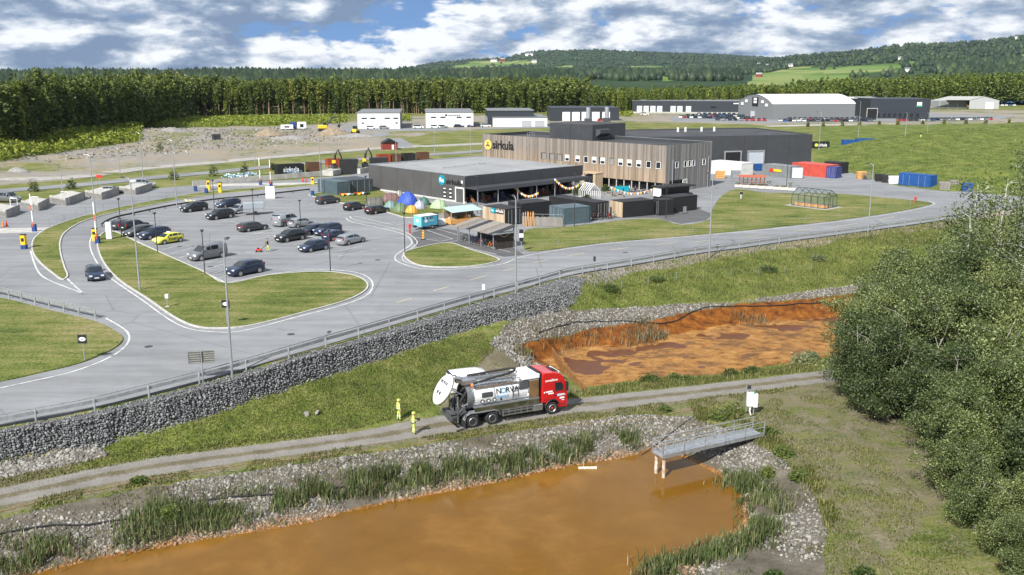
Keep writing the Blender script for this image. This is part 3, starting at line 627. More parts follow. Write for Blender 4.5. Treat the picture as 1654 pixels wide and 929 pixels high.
def hill_mat():
    m = bpy.data.materials.new('wooded_hills'); m.use_nodes = True; nt = m.node_tree; L = nt.links.new; b = nt.nodes['Principled BSDF']
    tc = nt.nodes.new('ShaderNodeTexCoord'); v = tc.outputs['Object']; A = nt.nodes.new('ShaderNodeAttribute'); A.attribute_name = 'fields'
    n1 = noise(nt, v, 0.012, 6, 0.7); n2 = noise(nt, v, 0.0022, 4, 0.6); vo = nt.nodes.new('ShaderNodeTexVoronoi'); vo.inputs['Scale'].default_value = 0.006; L(v, vo.inputs['Vector'])
    wood = ramp(nt, math_n(nt, 'MULTIPLY_ADD', n2, 0.5, math_n(nt, 'MULTIPLY', n1, 0.5)), [(0.35, (0.014, 0.032, 0.018)), (0.5, (0.03, 0.054, 0.024)), (0.65, (0.055, 0.085, 0.034))])
    fld = ramp(nt, vo.outputs['Color'], [(0.2, (0.075, 0.14, 0.03)), (0.5, (0.125, 0.19, 0.05)), (0.8, (0.22, 0.235, 0.09))])
    e = math_n(nt, 'MULTIPLY_ADD', math_n(nt, 'SUBTRACT', n1, 0.5), 0.8, A.outputs['Fac'])
    L(mixc(nt, ramp(nt, e, [(0.45, 0), (0.55, 1)]), wood, fld), b.inputs['Base Color']); b.inputs['Roughness'].default_value = 0.95; b.inputs['Specular IOR Level'].default_value = 0.1
    return m
hills = np_obj('hills', np.stack([HXW, HY, HZ], -1).reshape(-1, 3), hq, hill_mat(), smooth=True)
tag(hills, 'wooded hills with fields on the horizon', kind='structure')
a_ = hills.data.attributes.new('fields', 'FLOAT', 'POINT'); a_.data.foreach_set('value', fm.ravel().astype(np.float32))
def hill_z(i_, j_): return HZ[i_, j_]

# ================================================================== TREES
def leaf_tris(centres, per, rad, size, rng, flat=0.0):
    """small random triangles round each centre -> verts, tris"""
    n = len(centres) * per; c = np.repeat(centres, per, 0) + rng.normal(0, 1, (n, 3)) * rad
    a = rng.normal(0, 1, (n, 3)); a /= np.linalg.norm(a, axis=1, keepdims=True) + 1e-9
    b = rng.normal(0, 1, (n, 3)); b[:, 2] *= (1 - flat); a[:, 2] *= (1 - flat)
    b -= a * (a * b).sum(1, keepdims=True); b /= np.linalg.norm(b, axis=1, keepdims=True) + 1e-9
    s = size * rng.uniform(0.6, 1.4, (n, 1))
    v = np.stack([c + a * s, c - a * s * 0.6 + b * s * 0.8, c - a * s * 0.6 - b * s * 0.8], 1).reshape(-1, 3)
    return v, np.arange(3 * n).reshape(-1, 3)
def crown_points(kind, h, n, rng):
    z = rng.random(n); ang = rng.uniform(0, 2 * np.pi, n)
    if kind == 'pine':
        t = 0.46 + 0.54 * z ** 0.8; r = 1.7 * np.sin(np.pi * np.clip((t - 0.36) / 0.70, 0, 1)) ** 0.7 + 0.25
    elif kind == 'spruce':
        t = 0.06 + 0.94 * z ** 0.85; r = 2.15 * (1 - t) ** 0.9 + 0.12; r *= 0.82 + 0.25 * np.sin(t * 46)
    else:
        t = 0.16 + 0.84 * z; r = 2.7 * np.sin(np.pi * np.clip((t - 0.1) / 0.95, 0, 1)) ** 0.6 + 0.2; r *= 0.75 + 0.35 * np.sin(ang * 3 + t * 9)
    rr = r * rng.uniform(0.35, 1.0, n) ** 0.6
    return np.stack([rr * np.cos(ang), rr * np.sin(ang), t * h - (rr * 0.25 if kind == 'spruce' else 0)], 1)
PINE_L = leaf_mat('pine_needles', (0.062, 0.095, 0.018), (0.145, 0.185, 0.036), (0.24, 0.27, 0.06), transl=0.25)
SPRU_L = leaf_mat('spruce_needles', (0.055, 0.095, 0.016), (0.14, 0.185, 0.03), (0.24, 0.28, 0.052), transl=0.25)
BIRC_L = leaf_mat('birch_leaves', (0.07, 0.105, 0.026), (0.13, 0.18, 0.045), (0.20, 0.25, 0.08), transl=0.3)
BARKP = mat('pine_bark', (0.36, 0.25, 0.165), 0.9, var=0.2, scale=1.2); BARKS = mat('spruce_bark', (0.24, 0.20, 0.165), 0.9, var=0.2, scale=1.2); BARKB = mat('birch_bark', (0.55, 0.53, 0.49), 0.8, var=0.25, scale=2.0, tint=(0.16, 0.15, 0.14))
def trunk_mb(h, r, rng, lean=0.02, n=6):
    m = MB(); p = [Vector((rng.uniform(-lean, lean) * h * t, rng.uniform(-lean, lean) * h * t, h * t)) for t in (0, 0.25, 0.5, 0.75, 0.97)]
    p[0] = Vector((0, 0, -0.4)); m.tube(p, [r, r * 0.8, r * 0.62, r * 0.4, r * 0.12], n); return m
def far_tree(kind, h, seed):
    rng = np.random.default_rng(seed)
    tm = trunk_mb(h, 0.23, rng)
    if kind == 'pine':
        for k in range(7):       # dead side branches on the bare stem
            z = h * rng.uniform(0.2, 0.55); a = rng.uniform(0, 6.28); tm.cyl((0, 0, z), (math.cos(a) * 1.1, math.sin(a) * 1.1, z + 0.2), 0.05, 0.02, 4)
    t_me = tm.mesh('trunk', {'pine': BARKP, 'spruce': BARKS, 'birch': BARKB}[kind])
    c = crown_points(kind, h, 125 if kind == 'pine' else 175, rng); v, t = leaf_tris(c, 5, 0.42, 0.55, rng, 0.25)
    return t_me, np_mesh('crown', v, t, {'pine': PINE_L, 'spruce': SPRU_L, 'birch': BIRC_L}[kind])
VAR = {'pine': [far_tree('pine', 20, 100 + k) for k in range(5)], 'spruce': [far_tree('spruce', 18, 200 + k) for k in range(5)], 'birch': [far_tree('birch', 15, 300 + k) for k in range(3)]}
TREE_LABEL = {'pine': 'tall pine with a bare reddish stem at the edge of the wood', 'spruce': 'bushy dark green spruce at the edge of the wood', 'birch': 'pale green leafy birch at the edge of the wood'}
def plant(kind, loc, s, k, label, group):
    e = empty(kind + '_tree', loc, random.uniform(0, 6.28), label, 'tree', group); e.scale = (s * random.uniform(0.85, 1.15), s * random.uniform(0.85, 1.15), s)
    tr, cr = VAR[kind][k % len(VAR[kind])]
    for n_, me in (('trunk', tr), ('crown', cr)):
        o = bpy.data.objects.new(n_, me); C.objects.link(o); o.parent = e
    return e
EDGE = resample(W([(-560, 231, 7), (-260, 232, 7), (-100, 233, 7), (0, 234, 7), (60, 222, 7), (150, 204, 7), (212, 193, 5), (300, 188, 3.9), (560, 184, 3.9), (760, 183, 3.9), (900, 182, 3.9), (952, 181, 3.9)]), 2.3)
EDGE_R = resample(W([(963, 184, 3.9), (1100, 182, 3.9), (1230, 181, 3.9), (1332, 178, 3.9)]), 3.1)
EDGE_R2 = resample(W([(1352, 177, 3.9), (1420, 174, 3.9), (1510, 169, 4.5), (1654, 165, 5), (1760, 162, 5)]), 3.0)
cnt = {'pine': 0, 'spruce': 0, 'birch': 0}
def kind_at(px):
    r = random.random()
    if px < 200: return 'spruce' if r < 0.62 else ('birch' if r < 0.8 else 'pine')
    if px < 960: return 'pine' if r < 0.72 else ('spruce' if r < 0.90 else 'birch')
    return 'spruce' if r < 0.93 else 'birch'
back = []
for line, x0, sgn in ((EDGE, 0, 1), (EDGE_R, 1000, 1), (EDGE_R2, 1400, 1)):
    for i, p in enumerate(line):
        px = CXP + p.x / p.y * FPX * math.cos(PITCH)
        for row in range(26):
            q = p + Vector((random.uniform(-1.5, 1.5), row * 4.2 + random.uniform(-1.4, 1.4), 0))
            if row > 5 and random.random() < 0.35: continue
            k = kind_at(px); hh = random.uniform(0.60, 0.95) * (1.0 if random.random() < .9 else 1.1)
            if x0 == 1000: hh *= 0.84 + 0.05 * math.sin(p.x * 0.05)
            if x0 == 1400: hh *= 1.05 + 0.18 * min(1, max(0, (px - 1400) / 250))
            if k == 'birch': hh *= 1.08
            if -30 < px < 1690 and row < (3 if x0 == 0 else 2) and cnt[k] < 290:
                cnt[k] += 1
                lab, grp = (TREE_LABEL[k], k + ' trees along the wood edge')
                plant(k, q, hh, random.randrange(9), lab, grp)
            else: back.append((q.x, q.y, q.z, hh, {'pine': 0, 'spruce': 1, 'birch': 2}[k]))
def merged_forest(items, name, label, n=26, size=1.15):
    rng = np.random.default_rng(5); V = []; T = []; M = []; o = 0
    proto = []
    for kd, h in (('pine', 20), ('spruce', 18), ('birch', 15)):
        for q in range(3):
            v, t = leaf_tris(crown_points(kd, h, n, rng), 2, 0.5, size, rng, 0.2); proto.append((v, t))
    for (x, y, z, s, k) in items:
        v, t = proto[k * 3 + rng.integers(3)]; a = rng.uniform(0, 6.28); ca, sa_ = math.cos(a), math.sin(a)
        vv = np.stack([v[:, 0] * ca - v[:, 1] * sa_, v[:, 0] * sa_ + v[:, 1] * ca, v[:, 2]], 1) * s + (x, y, z)
        V.append(vv); T.append(t + o); M.append(np.full(len(t), k)); o += len(v)
    ob = np_obj(name, np.concatenate(V), np.concatenate(T), [PINE_L, SPRU_L, BIRC_L], mi=np.concatenate(M))
    return tag(ob, label, 'wood', kind='stuff')
merged_forest([b for b in back if b[1] < 400], 'deep_wood', 'deep spruce wood behind the green bank', 75, .62); merged_forest([b for b in back if b[1] >= 400], 'deep_wood', 'deep mixed wood behind the front row of trees', 34, .95)
# woods on the hills: small conical and round tree tops, thick outside the fields
def hill_woods():
    rng = np.random.default_rng(11); N = 34000
    fi = rng.random(N); ri = np.exp(np.interp(fi, [0, 0.3, 1], [math.log(720), math.log(1500), math.log(8200)])); xi = rng.uniform(-500, 2150, N)
    jj = (xi - hx[0]) / (hx[1] - hx[0]); ii = np.interp(ri, rs, np.arange(len(rs)))
    i0 = ii.astype(int).clip(0, len(rs) - 2); j0 = jj.astype(int).clip(0, len(hx) - 2); fi_ = ii - i0; fj = jj - j0
    def bl(A): return (A[i0, j0] * (1 - fj) + A[i0, j0 + 1] * fj) * (1 - fi_) + (A[i0 + 1, j0] * (1 - fj) + A[i0 + 1, j0 + 1] * fj) * fi_
    X, Y, Z, Fm = bl(HXW), bl(HY), bl(HZ), bl(fm); clump = vnoise(X, Y, 120, 31) + 0.5
    keep = (Fm < 0.3) | (rng.random(N) < 0.035)
    keep &= ~((Y < 1500) & (xi > 940) & (xi < 1500)); keep &= ~((xi > 1180) & (xi < 1480) & (Y < 2100) & (rng.random(N) < .8))
    X, Y, Z, clump = X[keep], Y[keep], Z[keep], clump[keep]; n = len(X)
    h = rng.uniform(11, 19, n) * (0.8 + 0.4 * clump); w_ = h * rng.uniform(0.26, 0.5, n); a0 = rng.uniform(0, 6.28, n)
    h = h * np.interp(Y, [700, 3000, 8000], [1, .72, .62]); w_ = w_ * np.interp(Y, [700, 3000, 8000], [1, 1.2, 1.9])
    V = np.zeros((n, 11, 3))
    for k in range(5):
        a = a0 + k * 2 * np.pi / 5
        for lvl, (rr, zz) in enumerate(((0.75, -0.05), (1.0, 0.32))):
            V[:, lvl * 5 + k] = np.stack([X + np.cos(a) * w_ * rr, Y + np.sin(a) * w_ * rr, Z + h * (zz + rng.uniform(-.05, .05, n))], 1)
    V[:, 10] = np.stack([X, Y, Z + h], 1)
    tr = []
    for k in range(5):
        k2 = (k + 1) % 5; tr += [(k, k2, 5 + k2), (k, 5 + k2, 5 + k), (5 + k, 5 + k2, 10)]
    T = (np.arange(n)[:, None, None] * 11 + np.array(tr)[None]).reshape(-1, 3)
    o = np_obj('hill_wood', V.reshape(-1, 3), T, leaf_mat('far_wood', (0.014, 0.030, 0.016), (0.028, 0.050, 0.022), (0.062, 0.090, 0.034), transl=0.0, scale=0.004))
    tag(o, 'distant woods covering the hills', 'wood', kind='stuff')
hill_woods()
# farm houses across the valley
HOUSES = [(1152, 121, 'red', 16, 'long red barn with a grey roof'), (1221, 110, 'red', 12, 'red farmhouse with white trim in the fields'), (1247, 109.5, 'white', 13, 'white farmhouse beside red barns'), (1258, 109, 'white', 7, 'small white house at the farm lane'), (1205, 108, 'red', 10, 'low red shed above the fields'),
          (1341, 101.5, 'white', 9, 'white house high above the green field'), (1383, 99, 'white', 8, 'white house by a clump of trees'), (1420, 98, 'white', 7, 'small white cottage near the upper field'), (1438, 117, 'white', 10, 'white bungalow among hillside trees'), (1592, 69, 'white', 9, 'white house on the high ridge'), (1099, 125, 'white', 6, 'tiny white hut in the valley field'),
          (1207, 124, 'red', 9, 'red shed at the field corner'), (851, 92.5, 'white', 16, 'large white manor on the far hill'), (800, 101.5, 'white', 12, 'pale house on the far pasture'), (812, 101, 'red', 9, 'dark red house on the far pasture'), (321, 130, 'orange', 10, 'house with an orange roof above the wood'), (270, 127, 'white', 14, 'white villa above the wood'), (860, 103, 'white', 9, 'white house at the pasture edge'), (985, 128, 'white', 9, 'white house behind the spruce wood'), (560, 129, 'white', 15, 'long white roof behind the pines')]
HW = {'red': mat('barn_red', (0.22, 0.035, 0.025), 0.8), 'white': mat('house_white', (0.72, 0.71, 0.68), 0.7), 'orange': mat('house_cream', (0.6, 0.52, 0.4), 0.8)}
HRF = {'red': mat('roof_grey', (0.30, 0.30, 0.31), 0.7), 'white': mat('roof_slate', (0.16, 0.16, 0.17), 0.7), 'orange': mat('roof_tile_orange', (0.42, 0.17, 0.06), 0.8)}
for (x, y, c, wd, lab) in HOUSES:
    j = int(round((x - hx[0]) / (hx[1] - hx[0]))); col_ = HPY[:, j]
    ok = [i for i in range(len(rs)) if col_[i] <= y and rs[i] > 1000]
    i = ok[0] if ok else int(np.argmin(col_)); Y = HY[i, j]; s = max(1.0, Y / 2200.0)
    loc = Vector((dirx[j] * Y / math.cos(PITCH), Y, HZ[i, j] - 0.5)); e = empty('farm_house', loc, random.uniform(-0.5, 0.5), lab, 'house')
    wd *= s * 1.1; dp = wd * 0.6; hh = 5.0 * s
    MB().b2((-wd / 2, -dp / 2, 0), (wd / 2, dp / 2, hh)).build('wall', HW[c], e)
    m = MB(); m.add([(-wd / 2 - .4, -dp / 2 - .4, hh), (wd / 2 + .4, -dp / 2 - .4, hh), (wd / 2 + .4, dp / 2 + .4, hh), (-wd / 2 - .4, dp / 2 + .4, hh), (-wd / 2 - .4, 0, hh * 1.55), (wd / 2 + .4, 0, hh * 1.55)], [(0, 1, 5, 4), (2, 3, 4, 5), (0, 4, 3), (1, 2, 5), (0, 3, 2, 1)]); m.build('roof', HRF[c], e)

# ================================================================== STONES, REEDS, WEEDS
def ico():
    t = (1 + 5 ** .5) / 2; v = np.array([(-1, t, 0), (1, t, 0), (-1, -t, 0), (1, -t, 0), (0, -1, t), (0, 1, t), (0, -1, -t), (0, 1, -t), (t, 0, -1), (t, 0, 1), (-t, 0, -1), (-t, 0, 1)], float)
    f = np.array([(0, 11, 5), (0, 5, 1), (0, 1, 7), (0, 7, 10), (0, 10, 11), (1, 5, 9), (5, 11, 4), (11, 10, 2), (10, 7, 6), (7, 1, 8), (3, 9, 4), (3, 4, 2), (3, 2, 6), (3, 6, 8), (3, 8, 9), (4, 9, 5), (2, 4, 11), (6, 2, 10), (8, 6, 7), (9, 8, 1)]); return v / np.linalg.norm(v[0]), f
ICO_V, ICO_F = ico()
def stones(name, pos, size, rng, material, flat=0.7, parent=None):
    n = len(pos); s = size[:, None, None] * rng.uniform(0.6, 1.25, (n, 1, 3)); s[:, :, 2] *= flat
    v = ICO_V[None] * rng.uniform(0.72, 1.2, (n, 12, 1)) * s
    q = rng.normal(0, 1, (n, 4)); q /= np.linalg.norm(q, axis=1, keepdims=True); w_, x, y, z = q.T
    Rm = np.stack([1 - 2 * (y * y + z * z), 2 * (x * y - z * w_), 2 * (x * z + y * w_), 2 * (x * y + z * w_), 1 - 2 * (x * x + z * z), 2 * (y * z - x * w_), 2 * (x * z - y * w_), 2 * (y * z + x * w_), 1 - 2 * (x * x + y * y)], 1).reshape(n, 3, 3)
    v = np.einsum('nij,nkj->nki', Rm, v) + pos[:, None]
    f = (np.arange(n)[:, None, None] * 12 + ICO_F[None]).reshape(-1, 3)
    return np_obj(name, v.reshape(-1, 3), f, material, parent)
def stone_mat(name, c1, c2, c3, rust=None):
    m = bpy.data.materials.new(name); m.use_nodes = True; nt = m.node_tree; L = nt.links.new; b = nt.nodes['Principled BSDF']
    g = nt.nodes.new('ShaderNodeNewGeometry'); tc = nt.nodes.new('ShaderNodeTexCoord')
    c = ramp(nt, g.outputs['Random Per Island'], [(0, c1), (0.5, c2), (1, c3)])
    c = mixc(nt, 1.0, c, ramp(nt, noise(nt, tc.outputs['Object'], 9, 4, 0.65), [(0.3, 0.7), (0.7, 1.2)]), 'MULTIPLY')
    if rust:
        s = nt.nodes.new('ShaderNodeSeparateXYZ'); L(tc.outputs['Object'], s.inputs[0])
        e = math_n(nt, 'MULTIPLY_ADD', noise(nt, tc.outputs['Object'], 0.5, 4, 0.6), 0.7, s.outputs[2])
        c = mixc(nt, ramp(nt, math_n(nt, 'ADD', e, 1.5), [(0.42, 0.85), (0.75, 0)]), c, rust)
    L(c, b.inputs['Base Color']); b.inputs['Roughness'].default_value = 0.85; return m
STONE = stone_mat('grey_rock', (0.075, 0.068, 0.058), (0.16, 0.148, 0.13), (0.33, 0.315, 0.285), rust=(0.30, 0.14, 0.04)); GSTONE = stone_mat('blasted_rock', (0.075, 0.078, 0.082), (0.14, 0.144, 0.148), (0.25, 0.255, 0.255))
def scatter(polyw, n, rng):
    xs = [p[0] for p in polyw]; ysv = [p[1] for p in polyw]; out = []
    while sum(map(len, out)) < n:
        X = rng.uniform(min(xs), max(xs), n * 2); Y = rng.uniform(min(ysv), max(ysv), n * 2); k = inside(polyw, X, Y); out.append(np.stack([X[k], Y[k]], 1))
    return np.concatenate(out)[:n]
def on_ground(xy, dzv=0.0): return np.array([(x, y, zg(x, y) + dzv) for x, y in xy])
rg = np.random.default_rng(3)
rp1 = [q for q in poly(RV_PX + WE_PX[::-1])]; rp2 = poly(RT_PX[:8] + OT_PX[:9][::-1])
xy = scatter(rp1, 27000, rg); xy = xy[(np.abs(xy[:, 0]) < 45)]
pn = vnoise(xy[:, 0], xy[:, 1], 3.5, 77); xy = xy[pn > -0.30 + .22 * rg.random(len(xy))]
st1 = stones('riprap', on_ground(xy, -0.02), rg.uniform(0.05, 0.15, len(xy)) * np.where(rg.random(len(xy)) < 0.06, 1.7, 1), rg, STONE); tag(st1, 'grey riprap stones round the rust coloured pond', 'stones', kind='stuff')
xy = scatter(rp2, 4200, rg); st2 = stones('riprap', on_ground(xy), rg.uniform(0.06, 0.17, len(xy)), rg, STONE); tag(st2, 'grey riprap stones above the orange basin', 'stones', kind='stuff')
xy = scatter(poly([(800, 548, 1.5), (835, 545, 1.2), (868, 585, .0), (905, 618, -.3), (880, 622, .2), (835, 588, .6)]), 600, rg); st3 = stones('riprap', on_ground(xy), rg.uniform(0.1, 0.25, len(xy)), rg, STONE); tag(st3, 'pale stones on the bank behind the truck', 'stones', kind='stuff')
xy = scatter(poly([(-100, 785, 0), (0, 757, .1), (160, 727, .4), (178, 738, .2), (90, 757, 0), (0, 774, 0)]), 1500, rg); st4 = stones('rubble', on_ground(xy), rg.uniform(0.1, 0.24, len(xy)), rg, STONE); tag(st4, 'loose pale rubble at the foot of the stone wall', 'stones', kind='stuff')
xy = scatter(poly([(330, 210), (480, 206), (560, 212), (600, 222), (470, 236), (330, 246), (240, 254), (60, 262), (20, 258), (100, 250), (230, 229), (250, 214)], 4), 1500, rg); st5 = stones('boulder_field', on_ground(xy), rg.uniform(0.2, 0.6, len(xy)), rg, STONE); tag(st5, 'heaps of broken rock across the building site', 'stones', kind='stuff')
# ---- dry stone (gabion) retaining wall along the road
wall = empty('retaining_wall', GBASE[4], 0, 'dark dry stone retaining wall under the road guard rail', 'wall'); inv = Matrix.Translation(-Vector(GBASE[4]))
gl = resample(smooth_line(GBASE, 4), 0.8); core = MB(); core.T = inv; gp = []; gs = []
rails_xy = [(p.x, p.y, p.z) for p in RAIL]
def nearest_rail(p):
    return min(RAIL, key=lambda q: (q.x - p.x) ** 2 + (q.y - p.y) ** 2)
sec = []
for p in gl:
    r_ = nearest_rail(p); d = Vector((r_.x - p.x, r_.y - p.y, 0)); L0 = d.length
    u = d.normalized(); face = min(1.1, L0 * 0.4); zt_ = r_.z - 0.05
    sec.append((p.copy() - Vector((0, 0, .3)), Vector((p.x, p.y, 0)) + u * face + Vector((0, 0, zt_)), Vector((p.x, p.y, 0)) + u * max(face + .1, L0 - 0.2) + Vector((0, 0, zt_ + 0.02)), u))
vs = []
for a, b_, c_, u in sec: vs += [a + u * 0.12, b_ + u * 0.12 - Vector((0, 0, .08)), c_ - Vector((0, 0, .04))]
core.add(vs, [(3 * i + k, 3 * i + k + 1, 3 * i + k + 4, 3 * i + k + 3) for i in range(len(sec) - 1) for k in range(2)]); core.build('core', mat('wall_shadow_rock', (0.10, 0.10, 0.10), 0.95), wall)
for (a, b_, c_, u), (a2, b2_, c2_, u2) in zip(sec, sec[1:]):
    fh = (b_ - a).length; nrow = max(1, int(fh / 0.16))
    for k in range(nrow + 1):
        for t in (0.0, 0.2, 0.4, 0.6, 0.8):
            f = (k + rg.uniform(-0.3, 0.3)) / nrow; f = min(max(f, 0), 1); tt_ = t + rg.uniform(-0.1, 0.1)
            q = a.lerp(a2, tt_).lerp(b_.lerp(b2_, tt_), f); gp.append(q - u * rg.uniform(-0.05, 0.09)); gs.append(rg.uniform(0.075, 0.145))
    nt_ = int((c_ - b_).length * 0.8 * 34)
    for k in range(nt_):
        q = b_.lerp(b2_, rg.random()).lerp(c_.lerp(c2_, rg.random()), rg.random()); gp.append(q + Vector((0, 0, rg.uniform(-.02, .06)))); gs.append(rg.uniform(0.05, 0.10))
gpos = np.array([tuple(q - GBASE[4]) for q in gp]); go = stones('stone', gpos, np.array(gs), rg, GSTONE, 0.75, wall); go['kind'] = 'stuff'

# ---- blades: reeds, tall grass, weeds
def blades(name, pos, h, w_, rng, material, label, cat, bend=0.35, segs=2):
    n = len(pos); a = rng.uniform(0, 6.28, n); d = np.stack([np.cos(a), np.sin(a), np.zeros(n)], 1); s = np.stack([-np.sin(a), np.cos(a), np.zeros(n)], 1)
    lean = rng.normal(0, bend, (n, 1)) * h[:, None] * 0.6; hh = h[:, None]; z = np.array([[0, 0, 1.0]])
    p0 = pos; p1 = pos + d * lean * 0.35 + z * hh * 0.6; p2 = pos + d * lean * 1.2 + z * hh * (1 - 0.25 * np.abs(lean / hh))
    ww = w_[:, None]
    V = np.stack([p0 - s * ww * 0.5, p0 + s * ww * 0.5, p1 + s * ww * 0.45, p1 - s * ww * 0.45, p2], 1).reshape(-1, 3)
    b = np.arange(n)[:, None] * 5
    T = np.concatenate([b + np.array([[0, 1, 2]]), b + np.array([[0, 2, 3]]), b + np.array([[3, 2, 4]])], 0)
    o = np_obj(name, V, T, material); return tag(o, label, cat, kind='stuff')
REED = leaf_mat('reed_blades', (0.085, 0.12, 0.035), (0.15, 0.195, 0.06), (0.34, 0.33, 0.16), transl=0.25)
STRAW = leaf_mat('dead_straw', (0.20, 0.16, 0.09), (0.30, 0.25, 0.15), (0.42, 0.36, 0.24), transl=0.2)
def along(px, spread, n, rng, z=WZ):
    ln = W([(a[0], a[1], z) for a in px]); ln = resample(ln, 0.25); k = rng.integers(0, len(ln), n)
    xy = np.array([(ln[i].x, ln[i].y) for i in k]) + rng.normal(0, spread, (n, 2)); return xy
reed_runs = [([(-60, 925), (40, 912), (100, 896)], .8, 1500), ([(215, 872), (260, 858), (330, 845), (420, 828)], 0.85, 3800), ([(420, 826), (520, 806), (600, 795), (700, 775)], .75, 3600), ([(690, 778), (800, 762), (900, 742), (1020, 716)], .7, 3400),
             ([(1180, 775), (1215, 800), (1240, 840), (1235, 870), (1200, 885)], .7, 2200), ([(1185, 885), (1120, 908), (1050, 930)], .6, 1500), ([(250, 850), (275, 838)], .5, 500)]
rp_, rh_ = [], []
for px, sp, n in reed_runs:
    xy = along(px, sp, int(n * 1.35), rg); cl = vnoise(xy[:, 0], xy[:, 1], 1.1, 41); xy = xy[cl > -0.22]; rp_.append(on_ground(np.clip(xy, -200, 200), -0.05)); rh_.append(rg.uniform(0.4, 1.15, len(xy)) * (1 + .5 * vnoise(xy[:, 0], xy[:, 1], 2.0, 43)))
rp_ = np.concatenate(rp_); rh_ = np.concatenate(rh_); rp_[:, 2] = np.maximum(rp_[:, 2], WZ - 0.1)
k = rg.random(len(rp_)) < 0.80 + .4 * vnoise(rp_[:, 0], rp_[:, 1], 1.6, 44)
blades('reeds', rp_[k], rh_[k], rg.uniform(0.04, 0.075, k.sum()), rg, REED, 'green reeds standing along the pond shore', 'reeds', 0.4)
blades('dead_reeds', rp_[~k], rh_[~k] * 0.7, rg.uniform(0.04, 0.07, (~k).sum()), rg, STRAW, 'bleached dead reeds among the green ones', 'reeds', 0.9)
xy = np.concatenate([along([(1010, 540), (1042, 522), (1070, 530)], 0.6, 260, rg, .5), along([(1180, 500), (1240, 500)], .5, 160, rg, .8), along([(870, 545), (920, 540), (980, 530)], 0.6, 150, rg, .8), along([(1030, 543), (1070, 535)], .4, 200, rg, 0), along([(835, 565), (850, 575)], .5, 150, rg, .4)])
blades('dry_reeds', on_ground(xy, -0.03), rg.uniform(0.5, 1.1, len(xy)), rg.uniform(0.04, 0.07, len(xy)), rg, leaf_mat('pale_reed', (0.12, 0.12, 0.06), (0.24, 0.21, 0.12), (0.36, 0.30, 0.18)), 'pale dry reeds on the orange basin bank', 'reeds', 0.6)
GRASSB = leaf_mat('grass_blades', (0.055, 0.075, 0.014), (0.105, 0.128, 0.028), (0.26, 0.235, 0.11), transl=0.3)
def turf(polyw, n, h0, h1, seed, thr=-0.5, sc=2.0):
    xy = scatter(polyw, n, rg); c = vnoise(xy[:, 0], xy[:, 1], sc, seed); xy = xy[c > thr]; return on_ground(xy, -0.02), rg.uniform(h0, h1, len(xy))
tp = [turf(poly([(162, 728, .5), (288, 690, 1.1), (480, 628, 1.7), (700, 556, 2.2), (780, 535, 2.3), (800, 560, 1.4), (760, 610, .8), (690, 668, 0), (560, 697, 0), (237, 739, 0)]), 26000, 0.06, 0.2, 51),
      turf([tuple(p)[:2] for p in RAIL if 8 < p.x < 75] + poly(RT_PX[1:8])[::-1], 26000, 0.12, 0.42, 52), turf(poly(PS_PX[1:8] + RV_PX[1:8][::-1]), 9000, 0.08, 0.3, 53, -0.1), turf(poly(PN_PX[4:8] + [(1342, 578, -.5), (1267, 590, -.5), (1155, 606, -.6), (1042, 614, -.6), (945, 630, -.4)]), 5000, 0.15, 0.5, 54),
      turf(poly([(1190, 690), (1262, 735), (1335, 850), (1330, 940), (1600, 940), (1480, 800), (1345, 640), (1250, 640)], 0), 16000, 0.05, 0.22, 55, -0.15), turf(poly([(1110, 672), (1190, 695), (1262, 738), (1312, 790), (1335, 850), (1360, 850), (1330, 770), (1240, 690), (1140, 655)], 0), 5000, 0.2, 0.55, 56, -0.05, 1.2),
      turf(poly([(0, 787), (237, 742), (400, 720), (560, 700), (560, 694), (237, 735), (160, 742), (0, 776)], 0), 2500, 0.08, 0.28, 57)]
dry_, dh_ = turf(rp1, 9000, .1, .4, 61, .0, 2.6); kk_ = np.abs(dry_[:, 0]) < 40; blades('dry_grass', dry_[kk_], dh_[kk_], rg.uniform(.04, .07, kk_.sum()), rg, leaf_mat('dry_verge_grass', (.08, .105, .025), (.16, .165, .05), (.30, .26, .12), transl=.25), 'dry grass growing between the riprap stones', 'grass', .6)
blades('tall_grass', np.concatenate([a for a, b_ in tp]), np.concatenate([b_ for a, b_ in tp]), rg.uniform(0.035, 0.07, sum(len(a) for a, b_ in tp)), rg, GRASSB, 'rough grass on the banks and verges', 'grass', 0.55)
def weed_bush(name, loc, r, h, seed, material, label, cat='bush', n=260, size=0.09):
    rng = np.random.default_rng(seed); e = empty(name, loc, rng.uniform(0, 6), label, cat)
    d = rng.normal(0, 1, (n, 3)); d /= np.linalg.norm(d, axis=1, keepdims=True); d[:, 2] = np.abs(d[:, 2]); c = d * rng.uniform(0.3, 1, (n, 1)) ** 0.5 * (r, r, h); c *= rng.uniform(0.75, 1.1, (n, 1))
    v, t = leaf_tris(c, 3, 0.07, size, rng, 0.4); np_obj('foliage', v, t, material, e)
    m = MB()
    for k in range(7): a = rng.uniform(0, 6.28); m.tube([(0, 0, -.1), (math.cos(a) * r * .3, math.sin(a) * r * .3, h * .5), (math.cos(a) * r * .7, math.sin(a) * r * .7, h * .85)], [0.02, 0.015, 0.006], 4)
    m.build('stem', BARKS, e); return e
WEED = leaf_mat('weed_leaves', (0.06, 0.10, 0.018), (0.105, 0.155, 0.03), (0.17, 0.21, 0.06), transl=0.35); WILLOWP = leaf_mat('pale_willow', (0.10, 0.14, 0.055), (0.17, 0.21, 0.10), (0.26, 0.30, 0.17), transl=0.3)
